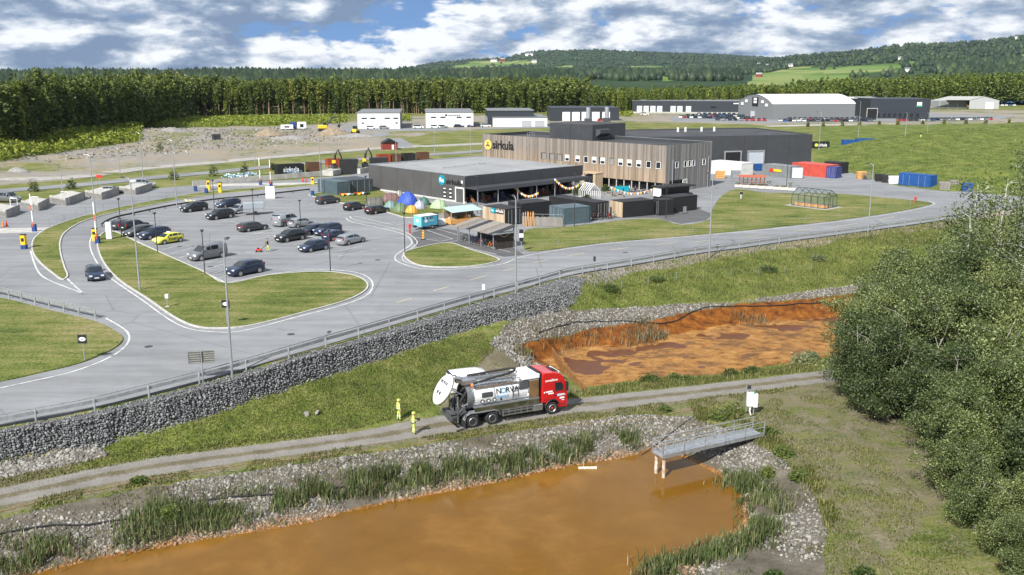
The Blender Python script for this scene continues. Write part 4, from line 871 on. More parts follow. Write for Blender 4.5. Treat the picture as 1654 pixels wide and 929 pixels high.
for k, (x, y, z, r, h, lab) in enumerate([(1050, 612, -.4, 1.1, 0.7, 'leafy weeds at the basin edge nearest the truck'), (1090, 608, -.4, .9, .6, 'low green weeds by the basin edge'), (1110, 612, -.3, .7, .5, 'small clump of weeds beside the gravel track'), (1180, 604, -.4, .8, .7, 'bright weeds halfway along the basin'), (1215, 600, -.4, .9, .6, 'spreading weeds on the basin rim'), (1295, 585, -.5, 1.3, 1.2, 'pale willow bush at the basin end'), (1310, 578, -.5, 1.0, .9, 'small willow bush by the tree stand'),
                                            (1182, 668, -.1, 1.4, .9, 'broad green bush beside the white cabinet'), (1160, 676, -.1, .9, .6, 'low bush near the footbridge hose'), (1240, 700, -.1, .8, .6, 'weeds at the landward end of the footbridge'), (1075, 662, -.1, .6, .4, 'small green plant on the stony verge'), (275, 840, -.9, .9, 1.1, 'round bush above the reeds'), (1265, 735, -.1, .8, .6, 'weeds on the stony shore'), (1290, 770, -.1, .7, .6, 'leafy weeds at the riprap edge'), (1240, 770, -.7, .5, .7, 'yellow green plant among the stones'),
                                            (850, 560, .9, .6, .6, 'rushes behind the truck'), (1250, 925, -.2, .6, .5, 'small dark shrub on the dirt bank'), (1395, 930, 0, .7, .5, 'low shrub on the bare bank'), (225, 780, -.15, .6, .35, 'green tuft beside the track'), (985, 470, 2.8, 1.2, .7, 'bushy weeds on the road slope'), (1060, 452, 3.0, 1.1, .6, 'low shrub below the guard rail'), (1240, 440, 2.4, 1.4, .8, 'green thicket on the road slope'), (1320, 425, 2.4, 1.2, .8, 'leafy thicket near the willows')]):
    p = P(x, y, z); weed_bush('willow_bush' if 'willow' in lab else 'weed_clump', (p.x, p.y, zg(p.x, p.y)), r, h, 900 + k, WILLOWP if 'willow' in lab else WEED, lab, 'bush' if h > .6 else 'weeds')
# undergrowth below the wood and on the green bank
xy = np.concatenate([scatter(poly([(-60, 262, 7), (0, 240, 7), (150, 206, 7), (214, 194, 5), (230, 205, 5), (226, 229, 4), (100, 248, 4), (0, 264, 4), (-60, 275, 4)]), 2600, rg), scatter(poly([(214, 194), (560, 190), (560, 199), (330, 206), (232, 209)], 4), 2400, rg), scatter(poly([(640, 190), (664, 189), (664, 196), (640, 197)], 4), 120, rg), scatter(poly([(870, 186), (1020, 182), (1020, 190), (1000, 190), (890, 190)], 4), 500, rg)])
gpz = on_ground(xy, 0.0); gpz[:, 2] += rg.uniform(0.1, 1.5, len(gpz)); v, t = leaf_tris(gpz, 6, 0.45, 0.5, rg, 0.3)
tag(np_obj('undergrowth', v, t, leaf_mat('undergrowth_leaves', (0.095, 0.15, 0.016), (0.18, 0.24, 0.03), (0.29, 0.31, 0.06), transl=0.3)), 'bright green undergrowth below the wood', 'undergrowth', kind='stuff')
xy = scatter(poly([(1335, 254), (1420, 274), (1520, 290), (1654, 298), (1700, 230), (1654, 206), (1500, 216), (1400, 232), (1340, 244)], 6), 9000, rg)
blades('hill_grass', on_ground(xy), rg.uniform(0.12, 0.35, len(xy)), rg.uniform(0.1, 0.2, len(xy)), rg, GRASSB, 'long grass on the hill behind the yard', 'grass', 0.5)

# ================================================================== NEAR TREES
WILL_L = leaf_mat('willow_leaves', (0.036, 0.060, 0.014), (0.102, 0.142, 0.038), (0.30, 0.345, 0.165), transl=0.3, scale=0.45)
def big_tree(kind, h, rad, seed, nleaf, leafm, barkm, bare=0.0, size=0.085):
    """multi-stemmed tree: stems with boughs, twigs along the boughs, leaves clustered on the twigs"""
    rng = np.random.default_rng(seed); m = MB(); tips = []
    stems = 1 if kind == 'birch' else int(rng.integers(3, 6))
    for s in range(stems):
        a = rng.uniform(0, 6.28); out = 0.0 if stems == 1 else rng.uniform(0.15, 0.45) * rad
        top = Vector((math.cos(a) * out * 1.6, math.sin(a) * out * 1.6, h * rng.uniform(0.8, 1.0)))
        pts = [Vector((math.cos(a) * 0.15, math.sin(a) * 0.15, -0.3))] + [Vector((top.x * t ** 1.3 + rng.normal(0, .12), top.y * t ** 1.3 + rng.normal(0, .12), top.z * t)) for t in (0.2, 0.4, 0.6, 0.8, 1.0)]
        r0 = 0.13 if kind == 'birch' else 0.11; m.tube(pts, [r0, r0 * .85, r0 * .68, r0 * .5, r0 * .33, 0.015], 6)
        nb = 15 if kind == 'birch' else 13
        for b_ in range(nb):
            t = rng.uniform(0.22 if kind == 'birch' else 0.1, 0.97); k = t * 5; i = min(int(k), 4); base = pts[i].lerp(pts[i + 1], k - i)
            aa = rng.uniform(0, 6.28); ln = rad * (1.05 - 0.55 * t) * rng.uniform(0.55, 1.1) * (0.55 if kind == 'birch' else 1); up = rng.uniform(0.15, 0.8)
            e1 = base + Vector((math.cos(aa) * ln * .5, math.sin(aa) * ln * .5, ln * .5 * up)); e2 = base + Vector((math.cos(aa) * ln, math.sin(aa) * ln, ln * up * .75))
            m.tube([base, e1, e2], [0.04 * (1.1 - t), 0.022, 0.007], 4)
            for q in range(5):
                f = rng.uniform(0.25, 1.0); c = base.lerp(e1, f * 2) if f < .5 else e1.lerp(e2, f * 2 - 1); tw = c + Vector((rng.normal(0, .45), rng.normal(0, .45), rng.normal(.1, .35)))
                if q < 3: m.tube([c, tw], [0.012, 0.004], 3)
                tips.append(tw)
    tips = np.array([tuple(t) for t in tips]); per = max(1, int(nleaf / len(tips)))
    c = np.repeat(tips, per, 0); n = len(c); c = c + rng.normal(0, 1, (n, 3)) * (0.36, 0.36, 0.30)
    c = c[rng.random(n) > bare]; c[:, 2] = np.maximum(c[:, 2], 0.05); n = len(c)
    a = rng.normal(0, 1, (n, 3)); a[:, 2] -= 0.3; a /= np.linalg.norm(a, axis=1, keepdims=True); b_ = rng.normal(0, 1, (n, 3)); b_ -= a * (a * b_).sum(1, keepdims=True); b_ /= np.linalg.norm(b_, axis=1, keepdims=True)
    s = size * rng.uniform(0.7, 1.5, (n, 1)); V = np.stack([c - a * s, c + b_ * s * .5, c + a * s, c - b_ * s * .5], 1).reshape(-1, 3)
    return m.mesh('trunk', barkm), np_mesh('crown', V, np.arange(4 * n).reshape(-1, 4), leafm)
BARKW = mat('willow_bark', (0.34, 0.31, 0.27), 0.9, var=0.25, scale=3)
BT = {'willow': [big_tree('willow', 8.5, 3.4, 500 + k, 30000, WILL_L, BARKW) for k in range(4)], 'thin': [big_tree('willow', 8.0, 2.8, 520 + k, 8000, WILL_L, BARKW, 0.2) for k in range(2)], 'birch': [big_tree('birch', 13, 3.0, 540 + k, 2600, WILL_L, BARKB, 0.25) for k in range(3)]}
def near_tree(kind, name, x, y, s, k, label, group=None):
    e = empty(name, (x, y, zg(x, y) - 0.1), random.uniform(0, 6.28), label, 'tree', group); e.scale = (s * random.uniform(.92, 1.1), s * random.uniform(.92, 1.1), s)
    for n_, me in zip(('trunk', 'crown'), BT[kind][k % len(BT[kind])]):
        o = bpy.data.objects.new(n_, me); C.objects.link(o); o.parent = e
WG = 'dense willows in the stand beside the pond'; WL = 'dense grey green willow crowded in the stand beside the pond'
wspots = [(29.0, 50.5, .62), (31.8, 48, .72), (34, 49.5, .85), (28.2, 47.5, .5), (37, 48.5, .9), (39.5, 53, 1.0), (42, 99, 1.15), (47, 92, 1.3), (56, 93, 1.3), (62, 99, 1.25), (48.5, 101, 1.15), (57, 80, 1.25), (30.2, 73.5, .92), (29.6, 78, .95), (31.5, 83, 1.0), (34.5, 88, 1.02), (34, 76.5, 1.1), (32.8, 68.5, .95), (31.2, 63.5, .85), (29.8, 58.8, .74), (28.5, 54.5, .6), (36.5, 71, 1.12), (37.5, 79.5, 1.2), (35.5, 63, 1.0), (33.2, 57, .85), (31.5, 52, .66), (40, 85, 1.2), (41.5, 74.5, 1.22), (39.5, 66.5, 1.12), (37.3, 58.5, .98), (35.2, 53, .78), (44.5, 80, 1.25), (44, 69, 1.15), (41.5, 61, 1.0), (47.5, 88, 1.2), (39, 94, 1.0), (44.5, 96, 1.05), (50, 76, 1.15), (51, 97, 1.1), (53, 86, 1.1), (58, 100, 1.05)]
for i, (x, y, s) in enumerate(wspots):
    w0, w1 = ('on the outer edge beside the bare bank', 'outer edge') if x < 32 else (('at the road slope end of the stand', 'slope end') if y > 84 else ('in the middle of the stand beside the pond', 'middle'))
    near_tree('willow', 'willow_tree', x, y, s, i, 'dense grey green willow ' + w0, 'dense willows, ' + w1 + ' of the stand')
for i, (x, y, s) in enumerate([(38.5, 99, .95), (41, 103.5, 1.1), (45, 107, 1.2), (49.5, 109, 1.25), (54, 110, 1.3), (60, 114, 1.4), (36.8, 94, .85), (66, 116, 1.5), (52, 104, 1.4), (58, 107, 1.5), (63, 110, 1.75), (70, 120, 1.8), (56, 113, 1.6)]): near_tree('thin', 'willow_tree', x, y, s, i, 'thin open willow on the slope below the road', 'thin willows on the road slope')
for i, (x, y, s) in enumerate([(44.5, 93, 1.3), (47.5, 98, 1.5), (50.5, 92, 1.55), (52.0, 101, 1.55), (56.5, 105, 1.7), (46, 84, 1.3), (54.5, 96, 1.65), (61, 106, 1.8), (64.5, 112, 1.85), (59, 99, 1.75), (68, 117, 1.9)]): near_tree('birch', 'birch_tree', x, y, s, i, 'slender pale birch with sparse leaves rising from the willows', 'slender birches above the willows')
# ================================================================== BUILDINGS
def hit(B, ang, px, z):
    """distance along a plan line from B (direction ang, degrees) at which pixel column px is met, at height z"""
    dx, dy = math.cos(R(ang)), math.sin(R(ang)); k = (px - CXP) / FPX; cp, sp = math.cos(PITCH), math.sin(PITCH)
    return (k * (B[1] * cp + (CAMZ - z) * sp) - B[0]) / (dx - k * dy * cp)
DARKP = mat('dark_metal_panel', (0.062, 0.066, 0.072), 0.5, 0.3, var=0.06, scale=0.4, bump=0.05, bscale=3); GREYP = mat('warm_grey_panel', (0.098, 0.096, 0.096), 0.5, 0.2, var=0.06, scale=0.4); SEAM = mat('panel_seam', (0.03, 0.03, 0.033), 0.7)
ROOFG = mat('grey_roofing', (0.27, 0.275, 0.28), 0.9, var=0.1, scale=0.15); ROOFD = mat('black_roofing', (0.05, 0.052, 0.057), 0.85, var=0.2, scale=0.2); STEEL = mat('galvanised_steel', (0.50, 0.52, 0.54), 0.45, 0.7, var=0.1, scale=3); WHITEM = mat('white_metal', (0.74, 0.75, 0.75), 0.5, var=0.05); WHITEF = mat('white_frame', (0.78, 0.78, 0.76), 0.5, var=0.05)
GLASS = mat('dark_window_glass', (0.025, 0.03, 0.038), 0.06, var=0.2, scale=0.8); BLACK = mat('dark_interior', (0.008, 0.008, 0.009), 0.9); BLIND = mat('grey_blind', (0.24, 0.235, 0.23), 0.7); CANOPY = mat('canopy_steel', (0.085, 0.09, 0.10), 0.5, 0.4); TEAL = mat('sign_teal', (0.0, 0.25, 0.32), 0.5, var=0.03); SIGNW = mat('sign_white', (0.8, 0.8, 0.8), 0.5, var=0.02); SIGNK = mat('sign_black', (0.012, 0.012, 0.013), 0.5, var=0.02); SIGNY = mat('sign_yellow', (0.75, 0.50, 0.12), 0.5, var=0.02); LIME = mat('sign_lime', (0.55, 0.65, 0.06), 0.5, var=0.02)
ORANGE = mat('orange_plastic', (0.75, 0.22, 0.03), 0.5, var=0.06); YELLOW = mat('yellow_paint', (0.78, 0.50, 0.02), 0.5, var=0.06); BLUEP = mat('dark_blue_paint', (0.015, 0.05, 0.20), 0.5, var=0.06); REDP = mat('red_paint', (0.55, 0.03, 0.02), 0.5, var=0.08)
def plank_mat(name, c1, c2, c3, weather=None):
    m = bpy.data.materials.new(name); m.use_nodes = True; nt = m.node_tree; L = nt.links.new; b = nt.nodes['Principled BSDF']
    g = nt.nodes.new('ShaderNodeNewGeometry'); tc = nt.nodes.new('ShaderNodeTexCoord'); mp = nt.nodes.new('ShaderNodeMapping'); mp.inputs['Scale'].default_value = (1.6, 1.6, 0.14); L(tc.outputs['Object'], mp.inputs[0])
    f = math_n(nt, 'MULTIPLY_ADD', g.outputs['Random Per Island'], 0.5, math_n(nt, 'MULTIPLY', noise(nt, mp.outputs[0], 2.2, 5, 0.65), 0.6))
    c = ramp(nt, f, [(0.25, c1), (0.55, c2), (0.85, c3)])
    if weather:
        sx = nt.nodes.new('ShaderNodeSeparateXYZ'); L(tc.outputs['Object'], sx.inputs[0]); wz_ = math_n(nt, 'MULTIPLY_ADD', noise(nt, mp.outputs[0], 1.3, 4, .6), 5.0, sx.outputs[2])
        c = mixc(nt, ramp(nt, math_n(nt, 'MULTIPLY', wz_, .1), [(.62, 0), (.95, .85)]), c, ramp(nt, f, [(.25, weather[0]), (.85, weather[1])]))
    L(c, b.inputs['Base Color']); b.inputs['Roughness'].default_value = 0.85; return m
WOODL = plank_mat('weathered_larch', (0.155, 0.12, 0.088), (0.27, 0.205, 0.145), (0.37, 0.285, 0.20), ((.12, .105, .092), (.25, .225, .20))); WOODG = plank_mat('silver_grey_larch', (0.125, 0.12, 0.118), (0.185, 0.178, 0.172), (0.255, 0.245, 0.235)); WOODP = plank_mat('pale_pine_boards', (0.30, 0.22, 0.14), (0.42, 0.32, 0.21), (0.52, 0.42, 0.29)); WOODO = plank_mat('honey_pine', (0.42, 0.20, 0.06), (0.55, 0.28, 0.09), (0.62, 0.36, 0.14)); WOODD = plank_mat('old_grey_boards', (0.10, 0.095, 0.09), (0.20, 0.185, 0.165), (0.32, 0.30, 0.27))
def boards(parent, face, u0, u1, z0f, z1f, off, width, material, name='cladding', skip=()):
    """vertical boards, each its own island, on plane x=off ('x': u runs along y) or y=off ('y': u runs along x)"""
    m = MB(); u = u0; rr = random.Random(3)
    while u < u1 - 0.01:
        w_ = min(width, u1 - u); d = rr.uniform(0.03, 0.07); z0 = z0f(u) if callable(z0f) else z0f; z1 = z1f(u) if callable(z1f) else z1f
        segs = [(z0, z1)]
        for (a, b_, za, zb) in skip:
            if u + w_ > a and u < b_:
                ns = []
                for (s0, s1) in segs:
                    if zb <= s0 or za >= s1: ns.append((s0, s1)); continue
                    if s0 < za: ns.append((s0, za))
                    if s1 > zb: ns.append((zb, s1))
                segs = ns
        for s0, s1 in segs:
            if face == 'x': m.b2((off - d, u + 0.006, s0), (off + 0.02, u + w_ - 0.006, s1))
            else: m.b2((u + 0.006, off - d, s0), (u + w_ - 0.006, off + 0.02, s1))
        u += width
    o = m.build(name, material, parent); o['kind'] = 'stuff'; return o
def window(parent, face, u, z, w_, h, off, glass=GLASS, frame=WHITEF, name='window'):
    """recessed window: frame object with its pane as a sub-part"""
    m = MB(); t = 0.09
    def bx(mb, a, b_, c_, d, e0, e1):
        if face == 'x': mb.b2((off + e0, a, c_), (off + e1, b_, d))
        else: mb.b2((a, off + e0, c_), (b_, off + e1, d))
    bx(m, u - w_ / 2 - t, u + w_ / 2 + t, z - t, z, -0.10, 0.1); bx(m, u - w_ / 2 - t, u + w_ / 2 + t, z + h, z + h + t, -0.08, 0.1); bx(m, u - w_ / 2 - t, u - w_ / 2, z, z + h, -0.08, 0.1); bx(m, u + w_ / 2, u + w_ / 2 + t, z, z + h, -0.08, 0.1)
    f = m.build(name, frame, parent); g = MB(); bx(g, u - w_ / 2, u + w_ / 2, z, z + h, 0.0, 0.05); g.build('pane', glass, f); return f
def panels(parent, face, edges, z0, z1, off, material, th=0.08):
    for a, b_ in zip(edges, edges[1:]):
        m = MB()
        if face == 'x': m.b2((off - th, a + 0.03, z0), (off, b_ - 0.03, z1))
        else: m.b2((a + 0.03, off - th, z0), (b_ - 0.03, off, z1))
        m.build('panel', material, parent)

# ---------------------------------------------------------------- timber office building
WB = P(1074, 312); WANG = 45.5; wood = empty('timber_office_building', WB, R(WANG), 'timber clad office building with black sirkula lettering and a row of small windows', 'building')
AL = hit(WB, WANG + 90, 779.5, 8.6); CL = 16.0; H = 9.25
MB().b2((0.1, 0.1, 1.95), (CL - 0.1, AL - 0.1, H - 0.7)).build('core_wall', mat('wall_backing', (0.05, 0.045, 0.04), 0.9), wood)
MB().b2((0.25, 0.25, H - 0.7), (CL - 0.25, AL - 0.25, H - 0.66)).build('roof', ROOFD, wood)
pr = MB()
for a, b_ in (((0, 0, H - 0.66), (0.24, AL, H)), ((CL - 0.24, 0, H - 0.66), (CL, AL, H)), ((0.24, 0, H - 0.66), (CL - 0.24, 0.24, H)), ((0.24, AL - 0.24, H - 0.66), (CL - 0.24, AL, H))): pr.b2(a, b_)
pr.build('parapet', DARKP, wood); cp_ = MB(); cp_.b2((CL - 0.3, -0.05, H), (CL + 0.05, AL, H + 0.05)); cp_.build('coping', STEEL, wood)
wx = [879, 891.7, 903.9, 916.3, 933.3, 946.6, 960, 973.7, 988, 1002.5, 1017, 1032, 1047.7, 1063.4]; wu = [hit(WB, WANG + 90, q, 9.2) for q in wx]
wz = 4.75; skips = [(u - 0.62, u + 0.62, wz - 0.1, wz + 1.35) for u in wu]
boards(wood, 'x', 0, AL, 1.9, H + 0.03, 0.0, 0.33, WOODL, skip=skips)
for i, u in enumerate(wu): window(wood, 'x', u, wz, 1.02, 1.2, 0.0, BLIND if i in (0, 1, 2, 8) else GLASS, WOODG if i in (0, 1, 2, 8) else WHITEF)
for i, u in enumerate(wu):
    if i not in (0, 1, 2, 5, 8, 12, 13): MB().b2((-0.02, u - 0.5, wz + 0.55), (0.0, u + 0.5, wz + 1.18)).build('roller_blind', mat('white_blind', (0.6, 0.62, 0.63), 0.7), wood)
rw = [hit(WB, WANG, q, 9.2) for q in (1093, 1107, 1113.5, 1120, 1137)]
boards(wood, 'y', 0, CL, lambda u: 2.3 if 1.2 < u < 7.2 else 0.0, H + 0.03, 0.0, 0.33, WOODG, 'side_cladding', skip=[(u - 0.55, u + 0.55, wz - 0.1, wz + 1.3) for u in rw])
for u in rw: window(wood, 'y', u, wz, 0.85, 1.1, 0.0, GLASS if u != rw[3] else mat('blue_poster', (0.03, 0.06, 0.22), 0.5), WHITEF)
MB().b2((1.2, 0.9, 0), (7.2, 1.0, 2.2)).build('entrance_glazing', mat('warm_lobby_glass', (0.20, 0.15, 0.05), 0.12, var=0.3, scale=1.2), wood)
d = MB(); d.b2((5.9, -0.12, 0), (6.05, 0.0, 2.25)); d.b2((7.25, -0.12, 0), (7.4, 0.0, 2.25)); d.b2((6.6, -0.12, 0), (6.7, 0, 2.1)); d.b2((5.9, -0.12, 2.1), (7.4, 0, 2.28)); d = d.build('door', WHITEF, wood); MB().b2((6.05, -0.05, 0.1), (7.25, 0.02, 2.1)).build('pane', GLASS, d)
for u in (1.4, 3.2, 5.0): MB().b2((u, 0.2, 0), (u + 0.14, 0.34, 2.3)).build('column', WHITEF, wood)
# open ground floor on the yard side: dark glazing set back behind pale posts
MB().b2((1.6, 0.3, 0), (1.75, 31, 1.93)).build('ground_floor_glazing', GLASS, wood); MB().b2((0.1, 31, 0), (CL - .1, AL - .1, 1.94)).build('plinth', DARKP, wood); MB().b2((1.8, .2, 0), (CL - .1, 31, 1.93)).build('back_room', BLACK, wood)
for u in np.linspace(0.6, 26, 14): MB().b2((0.12, u - 0.08, 0), (0.28, u + 0.08, 1.92)).build('post', mat('pale_post', (0.5, 0.48, 0.45), 0.8), wood)
pu = hit(WB, WANG + 90, 962, 5.5); pch = MB(); pch.b2((-2.4, pu - 2.0, 2.75), (0.3, pu + 2.0, 2.95)); pch.b2((-2.3, pu - 1.95, 0), (-2.1, pu - 1.2, 2.75)); pch.b2((-2.3, pu + 1.2, 0), (-2.1, pu + 1.95, 2.75)); pch.b2((-2.3, pu - 1.95, 0), (0, pu - 1.8, 2.75)); pch.build('porch', WOODP, wood); MB().b2((-2.0, pu - 1.1, 0.05), (-1.95, pu + 1.1, 2.5)).build('porch_door', GLASS, wood)
for v_ in (2.0, 14.6): MB().cyl((v_, -0.25, 0), (v_, -0.25, 6.4), 0.06, n=6).build('downpipe', STEEL, wood)
lm = MB(); lu = hit(WB, WANG + 90, 855, 10)
for s_ in (-0.3, 0.3): lm.cyl((-0.3, lu + s_, 4.4), (-0.3, lu + s_, H + 1.0), 0.035, n=5); lm.cyl((-0.3, lu + s_, H + 1.0), (1.2, lu + s_, H + 1.0), 0.03, n=5); lm.cyl((1.2, lu + s_, H + 1.0), (1.2, lu + s_, H), 0.03, n=5)
for k in range(16): lm.cyl((-0.3, lu - .3, 4.5 + k * .33), (-0.3, lu + .3, 4.5 + k * .33), 0.02, n=4)
lm.build('ladder', STEEL, wood)
s0 = hit(WB, WANG + 90, 793, 11.5); s1 = hit(WB, WANG + 90, 827, 11.5)
tx = text_mesh('sirkula', 2.7, SIGNK, 'lettering', wood, depth=0.04, bold=0.05, M=frame_on((-0.14, s0 - 0.6, 6.15), (0, -1, 0), (0, 0, 1)))
bb = tx.dimensions.x; tx.scale = ((s0 - s1) / max(bb, .1), 1, 1)
lg = MB(); cy = s0 + 0.8; lg.cyl((-0.12, cy, 6.9), (-0.2, cy, 6.9), 1.15, n=24); lg = lg.build('logo', SIGNY, wood)
pt = MB()
for k in range(3): a = R(90 + 120 * k); pt.at((-0.23, cy + math.cos(a) * 0.48, 6.9 + math.sin(a) * 0.48), rx=a - math.pi / 2).box((0, 0, 0), (0.04, 0.34, 0.34)); 
pt.at().cyl((-.21, cy, 6.9), (-.24, cy, 6.9), 0.24, n=10); pt.build('logo_mark', SIGNK, lg)
# plant room with louvre hood on the roof
PB = P(957, 227.5, 4 + H - 0.66); la = hit(PB, WANG + 90, 888, 15); lc = hit(PB, WANG, 1010, 15)
ph = empty('plant_room', PB, R(WANG), 'dark metal plant room on the office roof with an air intake hood', 'plant room'); MB().b2((0, 0, 0), (lc, la, 3.35)).build('wall', DARKP, ph); panels(ph, 'x', list(np.linspace(0, la, 5)), 0, 3.38, 0, DARKP, .05); panels(ph, 'y', list(np.linspace(0, lc, 4)), 0, 3.38, 0, DARKP, .05)
MB().b2((-.05, -.05, 3.38), (lc + .05, la + .05, 3.46)).build('roof', ROOFD, ph)
m = MB(); m.add([(1.0, 0, 0.7), (5.2, 0, 0.7), (5.2, 0, 2.5), (1.0, 0, 2.5), (1.3, -1.1, 1.5), (4.9, -1.1, 1.5), (4.9, -1.1, 2.3), (1.3, -1.1, 2.3)], [(0, 1, 5, 4), (1, 2, 6, 5), (2, 3, 7, 6), (3, 0, 4, 7), (4, 5, 6, 7)]); m.build('intake_hood', CANOPY, ph)
for k, (px_, py_) in enumerate(((950, 197), (980, 196))):
    q = P(px_, py_, 4 + H + 2.75); e = empty('roof_chimney', q, 0, ('short steel flue at the far end of the plant room roof', 'steel flue beside the plant room roof edge')[k], 'chimney'); MB().box((0, 0, 0.35), (1.7, 1.7, 0.9)).build('base', CANOPY, e); MB().cyl((0, 0, 0.8), (0, 0, 3.3), 0.5, n=14).build('pipe', STEEL, e, smooth=False)
# ---------------------------------------------------------------- second hand store
GBp = P(752, 329); GANG = 42.5; store = empty('second_hand_store', GBp, R(GANG), 'low dark grey panelled store with a round teal logo and flat grey roof', 'store'); GA = hit(GBp, GANG + 90, 596, 6.5); GC = hit(GBp, GANG, 941, 8); GH = 5.0
MB().b2((0.05, 0.05, 3.0), (GC, GA - .05, GH - 0.25)).build('upper_wall', DARKP, store); MB().b2((0.05, 3.2, 0.3), (GC, GA - .05, 3.0)).build('lower_wall', DARKP, store); MB().b2((0.2, 0.2, GH - 0.25), (GC, GA - .2, GH - 0.2)).build('roof', ROOFG, store)
m = MB(); m.b2((0, 0, GH - .2), (.2, GA, GH + .06)); m.b2((.2, 0, GH - .2), (GC, .2, GH + .06)); m.b2((.2, GA - .2, GH - .2), (GC, GA, GH + .06)); m.build('parapet', STEEL, store)
ed = sorted([hit(GBp, GANG + 90, q, 6.5) for q in (596, 616, 642, 669, 697, 724, 752)]); ed[0] = 0.0; panels(store, 'x', ed, 0.35, GH - .02, 0.0, GREYP); panels(store, 'y', [hit(GBp, GANG, q, 8) for q in (752, 797, 838, 856, 873, 908)] + [GC], 3.0, GH - .02, 0.0, DARKP)
MB().b2((-0.06, 0, 0), (0.3, GA, 0.34)).build('plinth', mat('pale_plinth', (0.5, 0.49, 0.47), 0.8), store)
rt = MB()
for k in range(9): rt.box((GC * 0.45 + k * 1.5 - 6, GA * .52 + k * .25, GH - .12), (1.1, .25, .1), rz=0.1)
rt.build('roof_walkway', mat('pale_felt', (0.42, .42, .42), .9), store)
dm = MB(); du = 1.1; dm.b2((-.12, .25, 0), (0, .5, 2.75)); dm.b2((-.12, 2.6, 0), (0, 2.85, 2.75)); dm.b2((-.12, .25, 2.6), (0, 2.85, 2.85)); dm = dm.build('gate_frame', WHITEF, store); MB().b2((-.1, .5, .1), (-.02, 2.6, 2.6)).build('shutter', GREYP, dm)
MB().b2((0.02, -3.4, 2.75), (GC - 1, 0.0, 3.0)).build('canopy', CANOPY, store); MB().b2((0, -3.5, 2.45), (GC - 1, -3.4, 3.12)).build('canopy_fascia', CANOPY, store)
for u in np.linspace(.2, GC - 1.3, 7): MB().cyl((u, -3.2, 0), (u, -3.2, 2.75), 0.08, n=8).build('post', STEEL, store)
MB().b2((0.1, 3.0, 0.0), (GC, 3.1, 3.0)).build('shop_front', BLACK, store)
cy = hit(GBp, GANG + 90, 714.5, 7.7); lg = MB(); lg.cyl((-.1, cy, 3.75), (-.17, cy, 3.75), 0.95, n=24); lg = lg.build('logo', TEAL, store); text_mesh('Re', 1.15, SIGNW, 'logo_letters', lg, bold=.03, align='CENTER', M=frame_on((-.19, cy, 3.4), (0, -1, 0), (0, 0, 1)))
a0 = hit(GBp, GANG + 90, 721, 7.5); a1 = hit(GBp, GANG + 90, 748, 7.5); tx = text_mesh('sirkula', 1.3, SIGNK, 'lettering', store, depth=.03, bold=.03, M=frame_on((-.12, a0, 3.2), (0, -1, 0), (0, 0, 1))); tx.scale = ((a0 - a1) * .93 / max(tx.dimensions.x, .1), 1, 1)
MB().b2((-.11, a1 + .0, 3.6), (-.09, a1 + .45, 4.1)).build('logo_tail', SIGNW, store)
for r_ in range(3):
    for c_ in range(2):
        u = hit(GBp, GANG + 90, 728.5 if c_ else 719, 6.5) ; sg = MB().b2((-.13, u - .42, .55 + r_ * .72), (-.085, u + .42, 1.1 + r_ * .72)).build('sign_plate', SIGNK, store); MB().b2((-.15, u - .32, .72 + r_ * .72), (-.132, u + .32, .93 + r_ * .72)).build('sign_print', SIGNW, sg)
# ---------------------------------------------------------------- dark hall
HB = P(1309, 271); HANG = 194.0; hall = empty('dark_hall', HB, R(HANG), 'large dark panelled hall with two grey door openings facing the yard', 'hall'); HLn = hit(HB, HANG, 1000, 9); HD = 30; HH = 8.25
MB().b2((0, -HD, 0), (HLn, 0, HH - .35)).build('wall', DARKP, hall); MB().b2((.2, -HD + .2, HH - .35), (HLn, -.2, HH - .3)).build('roof', ROOFD, hall)
m = MB(); m.b2((0, -.2, HH - .35), (HLn, 0, HH)); m.b2((0, -HD, HH - .35), (.2, -.2, HH)); m.b2((.2, -HD, HH - .35), (HLn, -HD + .2, HH)); m.build('parapet', CANOPY, hall)
eg = [hit(HB, HANG, q, 8.5) for q in (1309, 1274, 1238, 1202, 1165, 1128, 1090, 1050)]; eg[0] = 0
for a, b_ in zip(eg, eg[1:]): MB().b2((a + .03, 0, .9 if 0 else 0.02), (b_ - .03, .06, HH - .02)).build('panel', DARKP, hall)
for px_, open_ in ((1220, 0), (1183, 1)):
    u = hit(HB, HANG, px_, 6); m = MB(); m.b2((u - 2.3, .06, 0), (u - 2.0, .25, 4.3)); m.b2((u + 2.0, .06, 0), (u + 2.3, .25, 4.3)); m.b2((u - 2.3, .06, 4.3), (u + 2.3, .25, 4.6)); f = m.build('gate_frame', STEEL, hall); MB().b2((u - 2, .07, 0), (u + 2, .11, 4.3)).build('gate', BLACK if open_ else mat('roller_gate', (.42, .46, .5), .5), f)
MB().b2((.1, .06, 0), (HLn, .16, .8)).build('concrete_base', CONC, hall)
for px_ in (1153, 1166, 1194, 1216): q = hit(HB, HANG, px_, 12); MB().b2((q - .2, -HD * .72, HH - .3), (q + .2, -HD * .72 + .4, HH + .9)).build('roof_vent', WHITEM, hall)
